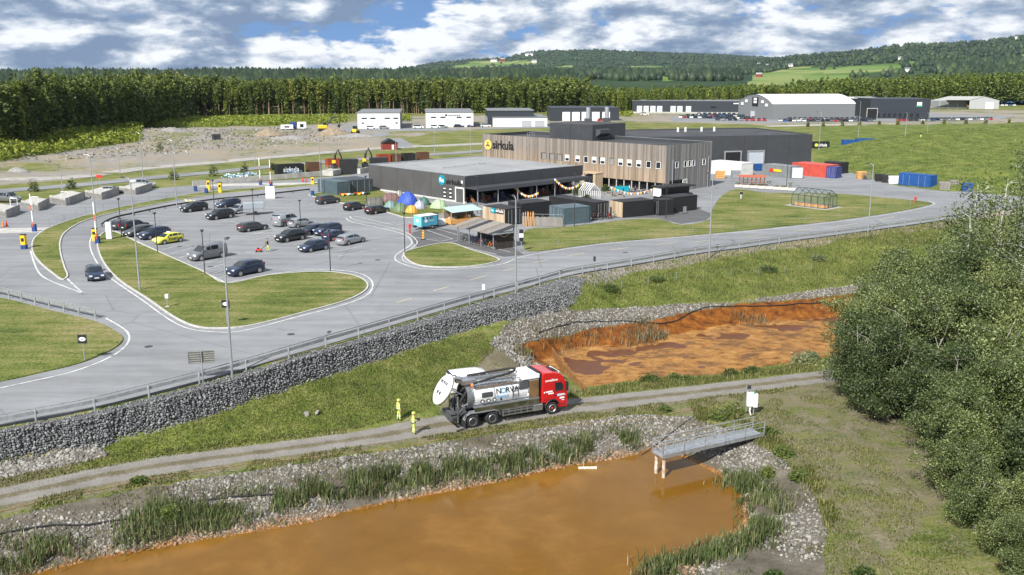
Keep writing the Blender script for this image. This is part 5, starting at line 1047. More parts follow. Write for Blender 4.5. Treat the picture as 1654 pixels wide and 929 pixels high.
# ---------------------------------------------------------------- white sheds and far halls
def shed(name, near, ang, pxa, pxc, h, depth, label, frontm, sidem, roofm, doors=(), slots=(), roof_over=0.3, cat='shed', side_doors=0):
    B = P(*near); e = empty(name, B, R(ang), label, cat); lc = hit(B, ang, pxc, 4 + h / 2); la = depth
    MB().b2((0, .06, 0), (lc, la, h)).build('wall', sidem, e); MB().b2((0, -.02, 0), (lc, .06, h)).build('front_wall', frontm, e); MB().b2((-roof_over, -roof_over, h), (lc + roof_over, la + roof_over, h + .22)).build('roof', roofm, e)
    for (u, w_, z0, hh, mm) in doors:
        f = MB().b2((u * lc - w_ / 2 - .15, -.12, 0), (u * lc + w_ / 2 + .15, -.03, z0 + hh + .15)).build('door', WHITEF, e); MB().b2((u * lc - w_ / 2, -.16, z0), (u * lc + w_ / 2, -.125, z0 + hh)).build('panel', mm, f)
    for (u, z, w_, hh) in slots: window(e, 'y', u * lc, z, w_, hh, -.03, GLASS, SIGNK)
    for k in range(side_doors): MB().b2((-.08, 3 + k * 5.2, 0.3), (0, 6 + k * 5.2, 3.8)).build('side_door', mat('side_gate', (.3, .32, .34), .5), e)
    return e, lc
WH = mat('white_sheet_wall', (.70, .71, .72), .6, var=.04, scale=.3); GREYL = mat('light_grey_panel', (.36, .37, .38), .6, var=.06); GREYM = mat('mid_grey_panel', (.17, .18, .185), .6, var=.06); NAVY = mat('blue_black_panel', (.035, .042, .052), .5, .2, var=.06)
sl = [(.16, 4.2, 2, .35), (.36, 4.2, 2, .35), (.70, 4.2, 2, .35), (.9, 4.2, 1.8, .35), (.12, 2.3, .8, .3), (.92, 2.3, .8, .3)]
gate_w = mat('white_gate', (.62, .63, .64), .5)
shed('white_shed', (578, 208.5), 5, 555, 646, 6.6, 38, 'white shed with slit windows nearest the excavator', WH, GREYL, GREYM, [(.55, 3.2, 0, 3.4, gate_w)], sl, side_doors=5)
s2, l2 = shed('white_shed', (688, 206.5), 5, 664, 764.5, 6.4, 38, 'white shed with dark lettering over its door', WH, NAVY, GREYM, [(.5, 5, 0, 3.6, gate_w)], sl[:4], side_doors=6)
for k in range(7): MB().b2((l2 * .42 + k * .75 + 1, -.1, 5.0), (l2 * .42 + k * .75 + 1.5, -.04, 5.45)).build('sign_letter_block', SIGNK, s2)
MB().b2((l2 * .42 - .3, -.1, 4.9), (l2 * .42 + .6, -.04, 5.6)).build('sign_emblem', SIGNK, s2)
shed('white_shed', (796, 205.0), 4, 764, 884, 3.9, 30, 'long white shed with a dark upper storey behind it', WH, GREYM, GREYM, [(.62, 4.2, .1, 2.6, GREYL), (.86, 4.2, .1, 2.6, GREYL)], [])
shed('dark_storey_hall', (788, 204.2), 4, 764, 862, 6.7, 26, 'dark hall rising behind the long white shed', NAVY, NAVY, GREYM, [], [], side_doors=5)
dd = [(u, 3.4, .9, 3.2, WH) for u in (.23, .37, .51, .66, .81)]
shed('loading_dock_building', (889, 195.5), 2, 880, 1000, 6.1, 25, 'dark loading dock building with five white gates', NAVY, NAVY, NAVY, dd, [], roof_over=.05)
dg = mat('grey_gate', (.46, .48, .5), .5); dd = [(u, 2.6, .6, 3.4, dg) for u in (.06, .115, .17, .225, .335, .39, .46, .90, .97)]
e, lc_ = shed('long_dock_hall', (1021, 183), -9, 1000, 1221, 7.0, 30, 'long dark hall with a rank of grey dock gates', NAVY, NAVY, GREYM, dd, [(.66, 3.2, 3, .9)], roof_over=.1, cat='hall')
MB().b2((.82 * lc_, -.1, 5.5), (.88 * lc_, -.04, 6.0)).build('sign_print', SIGNW, e); MB().b2((-.1, -1.5, 0), (lc_, -.1, .9)).build('dock_base', CONC, e)
# arched hall
B = P(1247, 193.5); e = empty('arched_hall', B, R(10), 'arched grey hall with a white curved roof and dark gable sign', 'hall'); lc_ = hit(B, 10, 1381, 8); gw = 34.0; eh = 7.6; rise = 4.4
ns = 14; arc = [(gw * k / ns, eh + rise * math.sin(math.pi * k / ns) ** .8) for k in range(ns + 1)]; ga = R(96)
def gpt(u, z, d): return (math.cos(ga) * u + d, math.sin(ga) * u, z)
m = MB(); m.add([gpt(0, 0, 0), gpt(gw, 0, 0)] + [gpt(u, z, 0) for u, z in arc[::-1]], [tuple(range(ns + 3))[::-1]]); m.build('gable', GREYM, e); m = MB(); m.add([gpt(0, 0, lc_), gpt(gw, 0, lc_)] + [gpt(u, z, lc_) for u, z in arc[::-1]], [tuple(range(ns + 3))]); m.build('gable', GREYM, e)
MB().add([(0, 0, 0), (lc_, 0, 0), (lc_, 0, eh), (0, 0, eh)], [(0, 1, 2, 3)]).build('wall', GREYM, e)
m = MB(); m.loft([[gpt(u, z + .05, -.3) for u, z in arc], [gpt(u, z + .05, lc_ + .3) for u, z in arc]], cap=False, closed=False); m.build('roof', mat('white_membrane', (.8, .81, .82), .6, var=.03), e, smooth=True)
def gb(u0, u1, z0, z1, t=.1): return MB().add([gpt(u0, z0, -t), gpt(u1, z0, -t), gpt(u1, z1, -t), gpt(u0, z1, -t), gpt(u0, z0, 0), gpt(u1, z0, 0), gpt(u1, z1, 0), gpt(u0, z1, 0)], [(0, 1, 2, 3), (0, 4, 5, 1), (1, 5, 6, 2), (2, 6, 7, 3), (3, 7, 4, 0)])
sg = gb(14, 20, 6, 10.6).build('sign', SIGNK, e); gb(15.5, 18.5, 9.2, 10.2, .14).build('sign_print', SIGNW, sg); gb(15.5, 18.5, 7.6, 8.8, .14).build('sign_print', SIGNW, sg)
for u, z in ((5, 6.3), (9, 7.8), (25, 7.8), (29, 6.3)): gb(u, u + 1.6, z, z + 1.3, .4).build('lamp', SIGNW, e)
f = gb(17, 21, 0, 3.5).build('door', dg, e)
B = P(1404, 191.5); e, l3 = shed('dark_dealer_hall', (1404, 191.5), -4, 1380, 1502, 9.6, 30, 'dark hall with low window strip and a white and green logo', NAVY, NAVY, NAVY, [(.04, 5, 0, 5, BLACK)], [(u, .8, 1.3, 1.7) for u in (.15, .25, .33, .42, .51, .6, .7, .8)], roof_over=.05, cat='hall')
MB().b2((l3 * .78, -.1, 6.6), (l3 * .86, -.03, 8.2)).build('logo', SIGNW, e); MB().b2((l3 * .765, -.1, 6.0), (l3 * .875, -.03, 6.35)).build('logo_bar', mat('sign_green', (.05, .4, .25), .5), e); MB().b2((-.1, -.18, 4.3), (l3, -.02, 4.45)).build('ledge', CANOPY, e)
shed('linking_hall', (1383, 188), 2, 1372, 1440, 9.2, 30, 'dark linking hall with a pale flat roof behind the arched hall', NAVY, NAVY, WHITEM, [], [], cat='hall')
# grey gabled hall on the right
B = P(1565, 176); e = empty('grey_gable_hall', B, R(-8), 'grey steel hall with a low gabled roof and open bays', 'hall'); k_ = 1.0; L1 = hit(B, -8, 1614, 8); Lf = 22
m = MB(); m.add([(0, 0, 0), (L1, 0, 0), (L1, 0, 5.5), (L1 / 2, 0, 7.8), (0, 0, 5.5)], [(0, 1, 2, 3, 4)]); m.b2((-Lf, 5, 0), (0, 5.1, 5.5)); m.build('wall', GREYL, e); m = MB(); m.add([(-Lf - .4, -.3, 5.55), (L1 / 2 - Lf, -.3, 7.9), (L1 / 2, -.3, 7.9), (0, -.3, 5.55)], [(0, 3, 2, 1)]); m.add([(L1 / 2 - Lf, -.3, 7.9), (L1 / 2, -.3, 7.9), (L1 + .3, -.3, 5.5), (L1 / 2 + 4, 26, 5.5), (-Lf, 26, 5.5), (0, 26, 7)], [(0, 1, 2, 3, 4)]); m.build('roof', mat('pale_steel_roof', (.42, .43, .44), .5), e)
for k in range(4): MB().b2((-Lf + k * 5.5 + .2, 4.8, 0.2), (-Lf + k * 5.5 + 5.2, 4.95, 4.9)).build('bay_sheet', GREYM, e)
MB().b2((L1 * .55, -.12, 0), (L1 * .82, 0, 4.3)).build('door', WH, e)

# ================================================================== CONTAINERS
def container(name, near, pa, pc, colour, label, h=2.6, open_top=False, clad=None, doors_on='c', group=None, cat='container', lens=None, z=4.0):
    """corrugated box; near / pa / pc are the ground pixels of the near corner and of the ends of its two visible sides"""
    B = P(near[0], near[1], z); A = P(pa[0], pa[1], z) - B; Cc = (P(pc[0], pc[1], z) - B) if pc else None
    angA = math.atan2(A.y, A.x); ang = angA - math.pi / 2
    if Cc is not None:
        angC = math.atan2(Cc.y, Cc.x); dlt = (angC - ang + math.pi) % (2 * math.pi) - math.pi; wgt = Cc.length / (Cc.length + A.length); ang += dlt * wgt
    la, lc = (A.length, Cc.length if Cc is not None else 2.44)
    if lens: la, lc = lens
    e = empty(name, B, ang, label, cat, group)
    def side(mb, u0, u1, face, off, sgn):
        n = max(2, int((u1 - u0) / 0.28)); 
        for k in range(n):
            a = u0 + (u1 - u0) * k / n; b_ = u0 + (u1 - u0) * (k + .5) / n
            if face == 'x': mb.b2((off - .035 * (sgn < 0), a, .16), (off + .035 * (sgn > 0), b_, h - .12))
            else: mb.b2((a, off - .035 * (sgn < 0), .16), (b_, off + .035 * (sgn > 0), h - .12))
    m = MB(); t = .05
    m.b2((t, t, .12), (lc - t, la - t, .2)); m.b2((t, t, .2), (t + .03, la - t, h - .05)); m.b2((lc - t - .03, t, .2), (lc - t, la - t, h - .05)); m.b2((t + .03, t, .2), (lc - t - .03, t + .03, h - .05)); m.b2((t + .03, la - t - .03, .2), (lc - t - .03, la - t, h - .05))
    side(m, .12, la - .12, 'x', t, -1); side(m, .12, la - .12, 'x', lc - t, 1); side(m, .12, lc - .12, 'y', t, -1); side(m, .12, lc - .12, 'y', la - t, 1); m.build('shell', colour, e)
    f = MB()
    for x in (0, lc - .12):
        for y in (0, la - .12): f.b2((x, y, 0), (x + .12, y + .12, h))
    for zz in (0, h - .12):
        f.b2((.12, 0, zz), (lc - .12, .1, zz + .12)); f.b2((.12, la - .1, zz), (lc - .12, la, zz + .12)); f.b2((0, .12, zz), (.1, la - .12, zz + .12)); f.b2((lc - .1, .12, zz), (lc, la - .12, zz + .12))
    f.build('frame', colour, e)
    if not open_top: MB().b2((.02, .02, h - .03), (lc - .02, la - .02, h + .015)).build('roof', mat('container_roof_' + colour.name, tuple(x * 1.0 for x in colour['rgb']) if 'rgb' in colour else (.1, .1, .11), .7, var=.15, scale=.8), e)
    if doors_on:
        for k in range(2):
            d_ = MB()
            if doors_on == 'c': d_.b2((.14 + k * (lc / 2 - .1), -.05, .16), (lc / 2 - .04 + k * (lc / 2 - .1), -.005, h - .14))
            else: d_.b2((-.05, .14 + k * (la / 2 - .1), .16), (-.005, la / 2 - .04 + k * (la / 2 - .1), h - .14))
            d_ = d_.build('door', colour, e); b_ = MB()
            for q in (.3, .7):
                if doors_on == 'c': u = .14 + (k + q) * (lc / 2 - .1); b_.cyl((u, -.08, .2), (u, -.08, h - .2), .025, n=5)
                else: u = .14 + (k + q) * (la / 2 - .1); b_.cyl((-.08, u, .2), (-.08, u, h - .2), .025, n=5)
            b_.build('lock_rod', STEEL, d_)
    if clad == 'a': boards(e, 'x', 0, la, .05, h * .97, -.09, .25, WOODP)
    return e, la, lc
def cmat(name, rgb, **k): m = mat(name, rgb, .55, .1, var=.1, scale=1.2, **k); m['rgb'] = rgb; return m
KBLK = cmat('container_black', (.022, .022, .024)); KGRY = cmat('container_slate', (.085, .125, .145)); KBLU = cmat('container_blue', (.012, .075, .26)); KRED = cmat('container_red', (.52, .085, .06)); KGR2 = cmat('container_grey', (.20, .215, .22)); KWHT = cmat('container_white', (.66, .66, .63)); KBRN = cmat('container_brown', (.12, .06, .035)); KVIO = cmat('container_violet', (.05, .06, .2)); KRST = cmat('container_rust_red', (.32, .06, .03))
e, la, lc = container('shipping_container', (816, 365), (784, 358), (841, 361), KBLK, 'black container with pale board end wall and teal sign', clad='a', doors_on='c')
sg = MB().b2((-.22, la * .42, 1.75), (-.17, la * .62, 2.55)).build('sign', TEAL, e); text_mesh('Re', .5, SIGNW, 'sign_letters', sg, align='CENTER', bold=.01, M=frame_on((-.24, la * .52, 2.0), (0, -1, 0), (0, 0, 1))); MB().b2((-.2, .2, 1.8), (-.16, la * .42, 2.5)).build('sign_board', SIGNK, e); text_mesh('sirkula', .72, SIGNW, 'sign_letters', e, align='CENTER', bold=.01, M=frame_on((-.215, la * .22, 2.0), (0, -1, 0), (0, 0, 1)))
container('shipping_container', (843, 355), (826, 350), (886, 349), KBLK, 'black container behind the board fence', doors_on=None)
container('shipping_container', (911, 363.5), (885, 358), (955, 359.5), KGRY, 'slate blue container beside the board fence', doors_on='a')
container('shipping_container', (962, 353), (890, 341), (979, 349.5), KBLK, 'long black container whose doors face the bicycles', doors_on='c')
e, la, lc = container('shipping_container', (1006, 352), (989, 347.5), (1054, 347), KBLK, 'black container with a pale wooden end by the red bicycles', clad='a', doors_on=None)
container('shipping_container', (1066, 348.5), (1055, 345.5), (1086, 346.5), KBLK, 'short black container with white lock rods and ladder', doors_on='a')
container('shipping_container', (1087, 344), (1072, 340), (1118, 338), KBLK, 'black container at the end of the row by the asphalt apron', doors_on=None)
container('shipping_container', (545, 316), (519, 310), (562, 313.5), KGRY, 'slate container at the car park edge', doors_on=None)
container('shipping_container', (563, 313.4), (540, 308), (600.5, 309.5), cmat('container_dark_slate', (.05, .065, .075)), 'dark slate container by the heap of sacks', doors_on='c')
e, la, lc = container('shipping_container', (1275.5, 288.4), (1239, 282.5), (1284, 286), KGR2, 'grey container with a red and yellow print and its door open', doors_on=None)
MB().b2((-.12, la * .3, 1.2), (-.06, la * .62, 1.75)).build('print_panel', YELLOW, e); MB().b2((-.13, la * .58, 1.1), (-.06, la * .72, 1.8)).build('print_mark', REDP, e); dr = MB().box((1.1, -1.15, 1.3), (.08, 2.3, 2.35), rz=R(48)).build('door', mat('pale_door', (.5, .52, .54), .5), e)
container('shipping_container', (1333, 287.5), (1288, 281), (1341, 284.5), KRED, 'long coral red container in the yard', doors_on=None, h=2.75)
container('shipping_container', (1350, 288.5), (1337, 286.8), (1353, 286.5), KVIO, 'violet blue container end beside the red one', doors_on='a', h=2.5)
container('shipping_container', (1357, 281), (1338, 278), (1360, 279), KBLK, 'black container behind the red one under the grassy hill', doors_on=None)
container('shipping_container', (1502, 304.5), (1449, 298), (1507, 302), KBLU, 'bright blue side door container below the hill', doors_on='a', lens=(7.2, 2.44))
container('shipping_container', (1197, 285), (1153, 279), (1203, 282), KWHT, 'white container beside the timber building', doors_on=None, h=2.9)
for i, (x0, x1, y, c, lab) in enumerate([(449, 493, 283, KBLK, 'black open container with pale lettering beside the low wall'), (498, 520, 279, KBRN, 'brown open container behind the low wall'), (530, 553, 270, KRST, 'rust red open container beyond the docks'), (612, 632, 262, KRST, 'rust red open container near the store roof'), (633, 648, 261, KBRN, 'brown open skip near the store roof'), (652, 672, 260, KBLK, 'black low container behind the store'), (676, 694, 258, KBRN, 'dark brown container at the end of the row')]):
    if not 'rgb' in c: c['rgb'] = (.6, .2, .03)
    B = P(x0, y); wdt = (x1 - x0) / FPX * B.y * 1.02
    e, la, lc = container('open_container', (x0, y), (x0, y - 2.6), (x1, y - (x1 - x0) * .08), c, lab, h=2.3 if i < 2 else 1.9, open_top=True, doors_on=None, lens=(2.4, wdt))
    if i == 0: text_mesh('sirkula', 1.5, SIGNW, 'lettering', e, align='CENTER', bold=.02, M=frame_on((lc / 2, -.04, .7), (1, 0, 0), (0, 0, 1)))
for x0, x1, y, lab in ((1362, 1381, 238, 'blue container behind the grassy hill'), (1384, 1414, 236, 'long blue container beyond the grassy hill')):
    B = P(x0, y); container('open_container', (x0, y), (x0, y - 2), (x1, y - .6), KBLU, lab, h=2.3, open_top=True, doors_on=None, lens=(2.4, (x1 - x0) / FPX * B.y))
# banner wall
B = P(1310, 243); e = empty('banner', B, R(4), 'black banner with white sirkula lettering behind the dark hall', 'banner'); wl = hit(B, 4, 1340, 5.5); MB().b2((0, 0, .6), (wl, .12, 2.7)).build('cloth', SIGNK, e); text_mesh('sirkula', 1.3, SIGNW, 'lettering', e, bold=.02, M=frame_on((wl * .38, -.02, 1.2), (1, 0, 0), (0, 0, 1))).scale = (.8, 1, 1); MB().cyl((wl * .27, -.02, 1.6), (wl * .27, -.05, 1.6), .5, n=14).build('logo', LIME, e)
for u in (0, wl): MB().b2((u - .08, .13, 0), (u + .08, .28, 2.8)).build('post', STEEL, e)
# ================================================================== VEHICLES
TYRE = mat('tyre_rubber', (.02, .02, .021), .85, var=.15, scale=8); RIM = mat('alloy_rim', (.5, .51, .52), .35, .8, var=.08); CGLASS = mat('car_glass', (.02, .026, .032), .05, var=.1, scale=1); HEADL = mat('headlight', (.65, .68, .7), .15, var=.05); TAILL = mat('tail_light', (.35, .012, .012), .25, var=.05); PLATE = mat('number_plate', (.7, .7, .7), .5, var=.03); TRIM = mat('black_trim', (.018, .018, .02), .6, var=.1)
def paint(name, rgb, metal=.25): return mat('car_' + name, rgb, .22, metal, var=.03, scale=1.0, coat=.8)
CARP = {'black': paint('black', (.012, .013, .015)), 'navy': paint('navy', (.014, .026, .062)), 'charcoal': paint('charcoal', (.045, .048, .052)), 'silver': paint('silver', (.40, .42, .43), .6), 'grey': paint('grey', (.21, .22, .23), .5), 'white': paint('white', (.74, .75, .75), 0), 'yellow': paint('yellow', (.62, .60, .06), 0), 'red': paint('red', (.42, .02, .02), .1), 'blue': paint('blue', (.03, .09, .28), .2)}
def prof(kind):
    # stations: x from nose, belt z, roof z, half width
    if kind == 'van': L, W_, st = 4.95, .96, [(0, .55, .55, .70), (.05, .78, .78, .84), (.35, 1.0, 1.0, .92), (.95, 1.12, 1.14, .95), (1.75, 1.16, 1.82, .96), (2.4, 1.16, 1.92, .96), (3.6, 1.16, 1.93, .96), (4.7, 1.16, 1.90, .95), (4.9, 1.12, 1.72, .93), (4.95, .7, .7, .88)]
    elif kind == 'suv': L, W_, st = 4.6, .93, [(0, .6, .6, .62), (.06, .84, .84, .80), (.4, .98, .98, .9), (1.15, 1.06, 1.08, .93), (1.85, 1.1, 1.58, .93), (2.5, 1.11, 1.66, .93), (3.6, 1.13, 1.63, .92), (4.2, 1.14, 1.5, .9), (4.5, 1.08, 1.16, .86), (4.6, .7, .7, .78)]
    elif kind == 'hatch': L, W_, st = 4.15, .88, [(0, .5, .5, .6), (.06, .7, .7, .76), (.35, .82, .82, .85), (1.0, .93, .95, .88), (1.75, .96, 1.4, .88), (2.3, .97, 1.48, .88), (3.2, 1.0, 1.44, .87), (3.8, 1.03, 1.28, .84), (4.08, .98, 1.02, .8), (4.15, .65, .65, .72)]
    else: L, W_, st = 4.75, .91, [(0, .5, .5, .6), (.06, .68, .68, .77), (.4, .80, .80, .87), (1.3, .92, .94, .91), (2.0, .95, 1.38, .91), (2.6, .96, 1.46, .91), (3.8, .99, 1.42, .9), (4.35, 1.0, 1.27, .87), (4.68, .95, 1.0, .82), (4.75, .62, .62, .74)]
    return L, W_, st
def car_meshes(kind):
    L, W_, st = prof(kind); m = MB(); rings = []; x0 = L / 2
    for (x, zb, zr, w_) in st:
        cab = zr - zb > .15; wr = w_ * (.80 if kind != 'van' else .88) if cab else w_ * .88; ze = zr - (.06 if cab else .03)
        half = [(w_ * .86, .20), (w_, .34), (w_ * 1.01, zb * .72), (w_ * .97, zb), (wr, ze), (wr * .55, zr)]
        rings.append([(x0 - x, y, z) for y, z in half] + [(x0 - x, -y, z) for y, z in half[::-1]])
    m.loft(rings); body = m.mesh('body', TRIM, smooth=True)
    # glass panes lie on the cabin faces
    def patch(i0, i1, k0, k1, ins=(.08, .1), off=.014):
        A, B_, C_, D = (Vector(rings[i0][k0]), Vector(rings[i1][k0]), Vector(rings[i1][k1]), Vector(rings[i0][k1])); n = (B_ - A).cross(D - A); n = n.normalized() if n.length else Vector((0, 0, 1))
        ctr = (A + B_ + C_ + D) / 4
        if n.dot(ctr - Vector((0, 0, .8))) < 0: n = -n
        f = lambda u, v: A.lerp(B_, u).lerp(D.lerp(C_, u), v) + n * off
        return [f(ins[0], ins[1]), f(1 - ins[0], ins[1]), f(1 - ins[0], 1 - ins[1]), f(ins[0], 1 - ins[1])]
    gl = {}
    ws = MB(); a = [Vector(p) for p in (rings[3][4], rings[4][4], rings[4][7], rings[3][7])]; n = (a[1] - a[0]).cross(a[3] - a[0]).normalized(); n = n if n.x > 0 else -n; ctr = sum(a, Vector()) / 4
    def quad(mb, a, n): c = sum(a, Vector()) / 4; mb.add([c + (p - c) * .9 + n * .05 for p in a], [(0, 1, 2, 3)])
    quad(ws, a, n); gl['windscreen'] = ws
    rw = MB(); k = len(st) - 3; a = [Vector(p) for p in (rings[k][4], rings[k + 1][4], rings[k + 1][7], rings[k][7])]; n = (a[1] - a[0]).cross(a[3] - a[0]).normalized(); n = n if n.x < 0 or n.z > 0 else -n; quad(rw, a, n); gl['rear_window'] = rw
    sides = []
    for s, (k0, k1) in ((1, (3, 4)), (-1, (8, 7))):
        sm_ = MB(); segs = [(3, 4), (4, 5), (5, 6)] + ([(6, 7)] if kind != 'van' else [])
        for i, j in segs:
            ins = (.06, .14); q = patch(i, j, k0, k1, ins)
            sm_.add(q, [(0, 1, 2, 3)])
        sides.append(sm_)
    wh = []; r_ = .36 if kind in ('suv', 'van') else .33; xa = x0 - (.92 if kind == 'van' else .9); xb = -x0 + (.95 if kind != 'hatch' else .7)
    for x in (xa, xb):
        for s in (1, -1): wh.append((x, s, r_, W_))
    tyre = MB(); tyre.cyl((0, -.11, 0), (0, .11, 0), r_, n=16); rim = MB(); rim.cyl((0, .105, 0), (0, .125, 0), r_ * .70, n=12); rim.cyl((0, -.105, 0), (0, -.125, 0), r_ * .70, n=12)
    arch = []
    for x, s, rr, w_ in wh: arch.append(MB().cyl((x, s * w_ * .80, rr), (x, s * (w_ * 1.0 + .012), rr), rr * 1.17, n=18).mesh('wheel_arch', TRIM))
    hl = [MB().box((x0 - .16, s * W_ * .68, st[2][1] * .84), (.24, .34, .13)) for s in (1, -1)]; tl_ = [MB().box((-x0 + .12, s * W_ * .78, st[-3][1] * .92), (.2, .2, .3 if kind != 'van' else .5)) for s in (1, -1)]
    gr = MB().box((x0 - .02, 0, .42), (.08, W_ * 1.2, .2)); pl_ = MB().box((x0 + .03, 0, .45), (.02, .5, .11)); pl2 = MB().box((-x0 - .0, 0, .7), (.04, .5, .11)); mi_ = [MB().box((x0 - st[4][0] + .25, s * (W_ + .08), st[4][1] + .06), (.12, .18, .13)) for s in (1, -1)]
    return dict(body=body, glass={k: v.mesh(k, CGLASS) for k, v in gl.items()}, sides=[q.mesh('side_window', CGLASS) for q in sides], tyre=tyre.mesh('tyre', TYRE, smooth=False), rim=rim.mesh('rim', RIM), arch=arch, wheels=wh, hl=[q.mesh('headlight', HEADL) for q in hl], tl=[q.mesh('tail_light', TAILL) for q in tl_], gr=gr.mesh('grille', TRIM), pl=[pl_.mesh('number_plate', PLATE), pl2.mesh('number_plate', PLATE)], mi=[q.mesh('mirror', TRIM) for q in mi_])
CM = {k: car_meshes(k) for k in ('van', 'suv', 'hatch', 'estate')}; BODYM = {}
def put(me, parent, name=None):
    o = bpy.data.objects.new(name or me.name.split('.')[0], me); C.objects.link(o); o.parent = parent; return o
def car(kind, colour, loc, rz, label, name=None, cat='car', group=None):
    e = empty(name or {'van': 'parked_van', 'suv': 'parked_suv', 'hatch': 'parked_hatchback', 'estate': 'parked_estate_car'}[kind], loc, rz, label, cat, group); M_ = CM[kind]
    key = (kind, colour)
    if key not in BODYM: b = M_['body'].copy(); b.materials.clear(); b.materials.append(CARP[colour]); BODYM[key] = b
    put(BODYM[key], e, 'body'); put(M_['gr'], e)
    for k, me in M_['glass'].items(): put(me, e, k)
    for me in M_['sides']: put(me, e, 'side_window')
    for q in ('hl', 'tl', 'pl', 'mi', 'arch'):
        for me in M_[q]: put(me, e)
    for x, s, r_, w_ in M_['wheels']:
        t = put(M_['tyre'], e, 'wheel'); t.location = (x, s * (w_ - .07), r_); put(M_['rim'], t, 'rim')
    return e
def car_px(kind, colour, fw, rw, label, **k):
    """place a car from the ground pixels of its near-side front and rear wheels"""
    a, b = PR(*fw), PR(*rw); d = (a - b); d.z = 0; mid = (a + b) / 2; t = d.normalized(); n = Vector((-t.y, t.x, 0))
    if n.y < 0: n = -n
    return car(kind, colour, (mid.x + n.x * .8, mid.y + n.y * .8, zroad(mid.y)), math.atan2(d.y, d.x), label, **k)
CARS = [('hatch', 'yellow', (261.5, 395.8), (293, 390.7), 'bright yellow hatchback with black lettering on its doors'), ('suv', 'navy', (239.6, 387.8), (270.5, 382.7), 'dark blue SUV beside the yellow hatchback'), ('estate', 'charcoal', (216, 383), (246, 377.6), 'dark grey estate second from the yellow hatchback'), ('suv', 'black', (238, 369.5), (209, 375), 'black SUV with its tail to the lawn'), ('hatch', 'charcoal', (222, 366.5), (193, 372.5), 'dark hatchback at the end of the row by the black rail'),
        ('van', 'grey', (319.4, 422.6), (363, 415), 'grey passenger van parked along the lawn kerb'), ('suv', 'navy', (383.7, 447.6), (423, 439.8), 'navy SUV alone by the lawn corner'), ('suv', 'black', (303.7, 343.6), (332.3, 340), 'black SUV near the yellow gate pillars'), ('suv', 'black', (344.5, 356), (376.3, 351.6), 'black SUV in front of the covered trailer'), ('estate', 'navy', (359, 336.5), (388, 332), 'dark blue car behind the grey covered trailer'), ('hatch', 'silver', (381, 346.5), (403, 342.5), 'silver car half hidden by the covered trailer'),
        ('estate', 'charcoal', (429.6, 370.8), (397.8, 375.5), 'dark grey estate showing its tail in the middle row'), ('van', 'silver', (484, 361), (454.8, 366.9), 'silver panel van in the middle row'), ('hatch', 'silver', (505, 364.5), (478, 369), 'silver MPV squeezed beside the silver panel van'), ('suv', 'black', (461, 392), (490, 387), 'black SUV with silver wheels facing the man with the mower'), ('estate', 'navy', (497, 381), (524, 376), 'dark blue estate squeezed between two SUVs'), ('suv', 'navy', (520.4, 381.8), (550.5, 375.9), 'dark blue SUV in the middle of the car park'), ('hatch', 'navy', (562, 385), (535, 390.5), 'dark blue hatchback behind the silver estate'), ('estate', 'silver', (587, 391), (559.9, 397), 'silver estate car at the end of its row'), ('hatch', 'navy', (496.4, 408.7), (528.7, 403), 'dark blue hatchback nearest the lawn lamp'),
        ('suv', 'charcoal', (546, 327.8), (522, 330.8), 'charcoal MPV by the slate containers'), ('hatch', 'black', (587, 337.6), (568.7, 340.7), 'black hatchback beside the tents'), ('estate', 'black', (627, 342.7), (603, 347), 'black estate next to the green tent')]
for kd, cl, a, b, lab in CARS: car_px(kd, cl, a, b, lab)
yc = [o for o in bpy.data.objects if o.get('label', '').startswith('bright yellow')][0]
for s in (1, -1): text_mesh('START', .5, SIGNK, 'lettering', yc, bold=.015, align='CENTER', M=frame_on((-.25, s * .905, .48), (-s, 0, 0), (0, 0, 1)))
MB().box((-.2, 0, 1.52), (.25, .7, .12)).build('roof_sign', SIGNW, yc)
d = PR(163, 458) - PR(151, 434); q = PR(154, 449); car('estate', 'navy', (q.x, q.y, 4.0), math.atan2(d.y, d.x), 'dark blue car driving down the branch road', name='driving_car')
q = PR(12, 326); car('van', 'grey', (q.x, q.y, 4), R(-14), 'grey van at the recycling ramps'); q = PR(231, 303); car('van', 'silver', (q.x, q.y, 4), R(10), 'silver van parked behind the concrete ramps'); q = PR(180, 312); car('estate', 'silver', (q.x, q.y, 4), R(12), 'silver car unloading between two concrete ramps')
q = P(768, 622, .9); car('van', 'white', (q.x, q.y, zg(q.x, q.y)), R(20), 'white van on the grass behind the tank truck', name='parked_van')
# far cars: one small mesh each
def tiny_car(colour):
    m = MB(); m.box((0, 0, .55), (4.4, 1.75, .62), 0); m.add([(1.2, .82, .86), (1.2, -.82, .86), (-2.0, -.82, .86), (-2.0, .82, .86), (.45, .68, 1.42), (.45, -.68, 1.42), (-1.6, -.68, 1.42), (-1.6, .68, 1.42)], [(0, 1, 5, 4), (2, 3, 7, 6), (1, 2, 6, 5), (3, 0, 4, 7)], 1); m.add([(.5, .69, 1.43), (.5, -.69, 1.43), (-1.65, -.69, 1.43), (-1.65, .69, 1.43)], [(0, 3, 2, 1)], 0)
    for x in (1.35, -1.35):
        for s in (.8, -.8): m.cyl((x, s - .1, .32), (x, s + .1, .32), .32, n=8, mi=2)
    return m.mesh('parked_car', [CARP[colour], CGLASS, TYRE])
TINY = {c: tiny_car(c) for c in ('black', 'navy', 'charcoal', 'silver', 'white', 'grey', 'red', 'blue')}
def far_car(px, py, rz, where, group, c=None, z=4.05):
    c = c or random.choice(['black', 'black', 'charcoal', 'silver', 'white', 'white', 'grey', 'navy', 'blue', 'red']); q = P(px, py, z); o = bpy.data.objects.new('parked_car', TINY[c]); C.objects.link(o); o.location = q; o.rotation_euler[2] = rz
    return tag(o, f'small {c} car parked {where}', 'car', group)
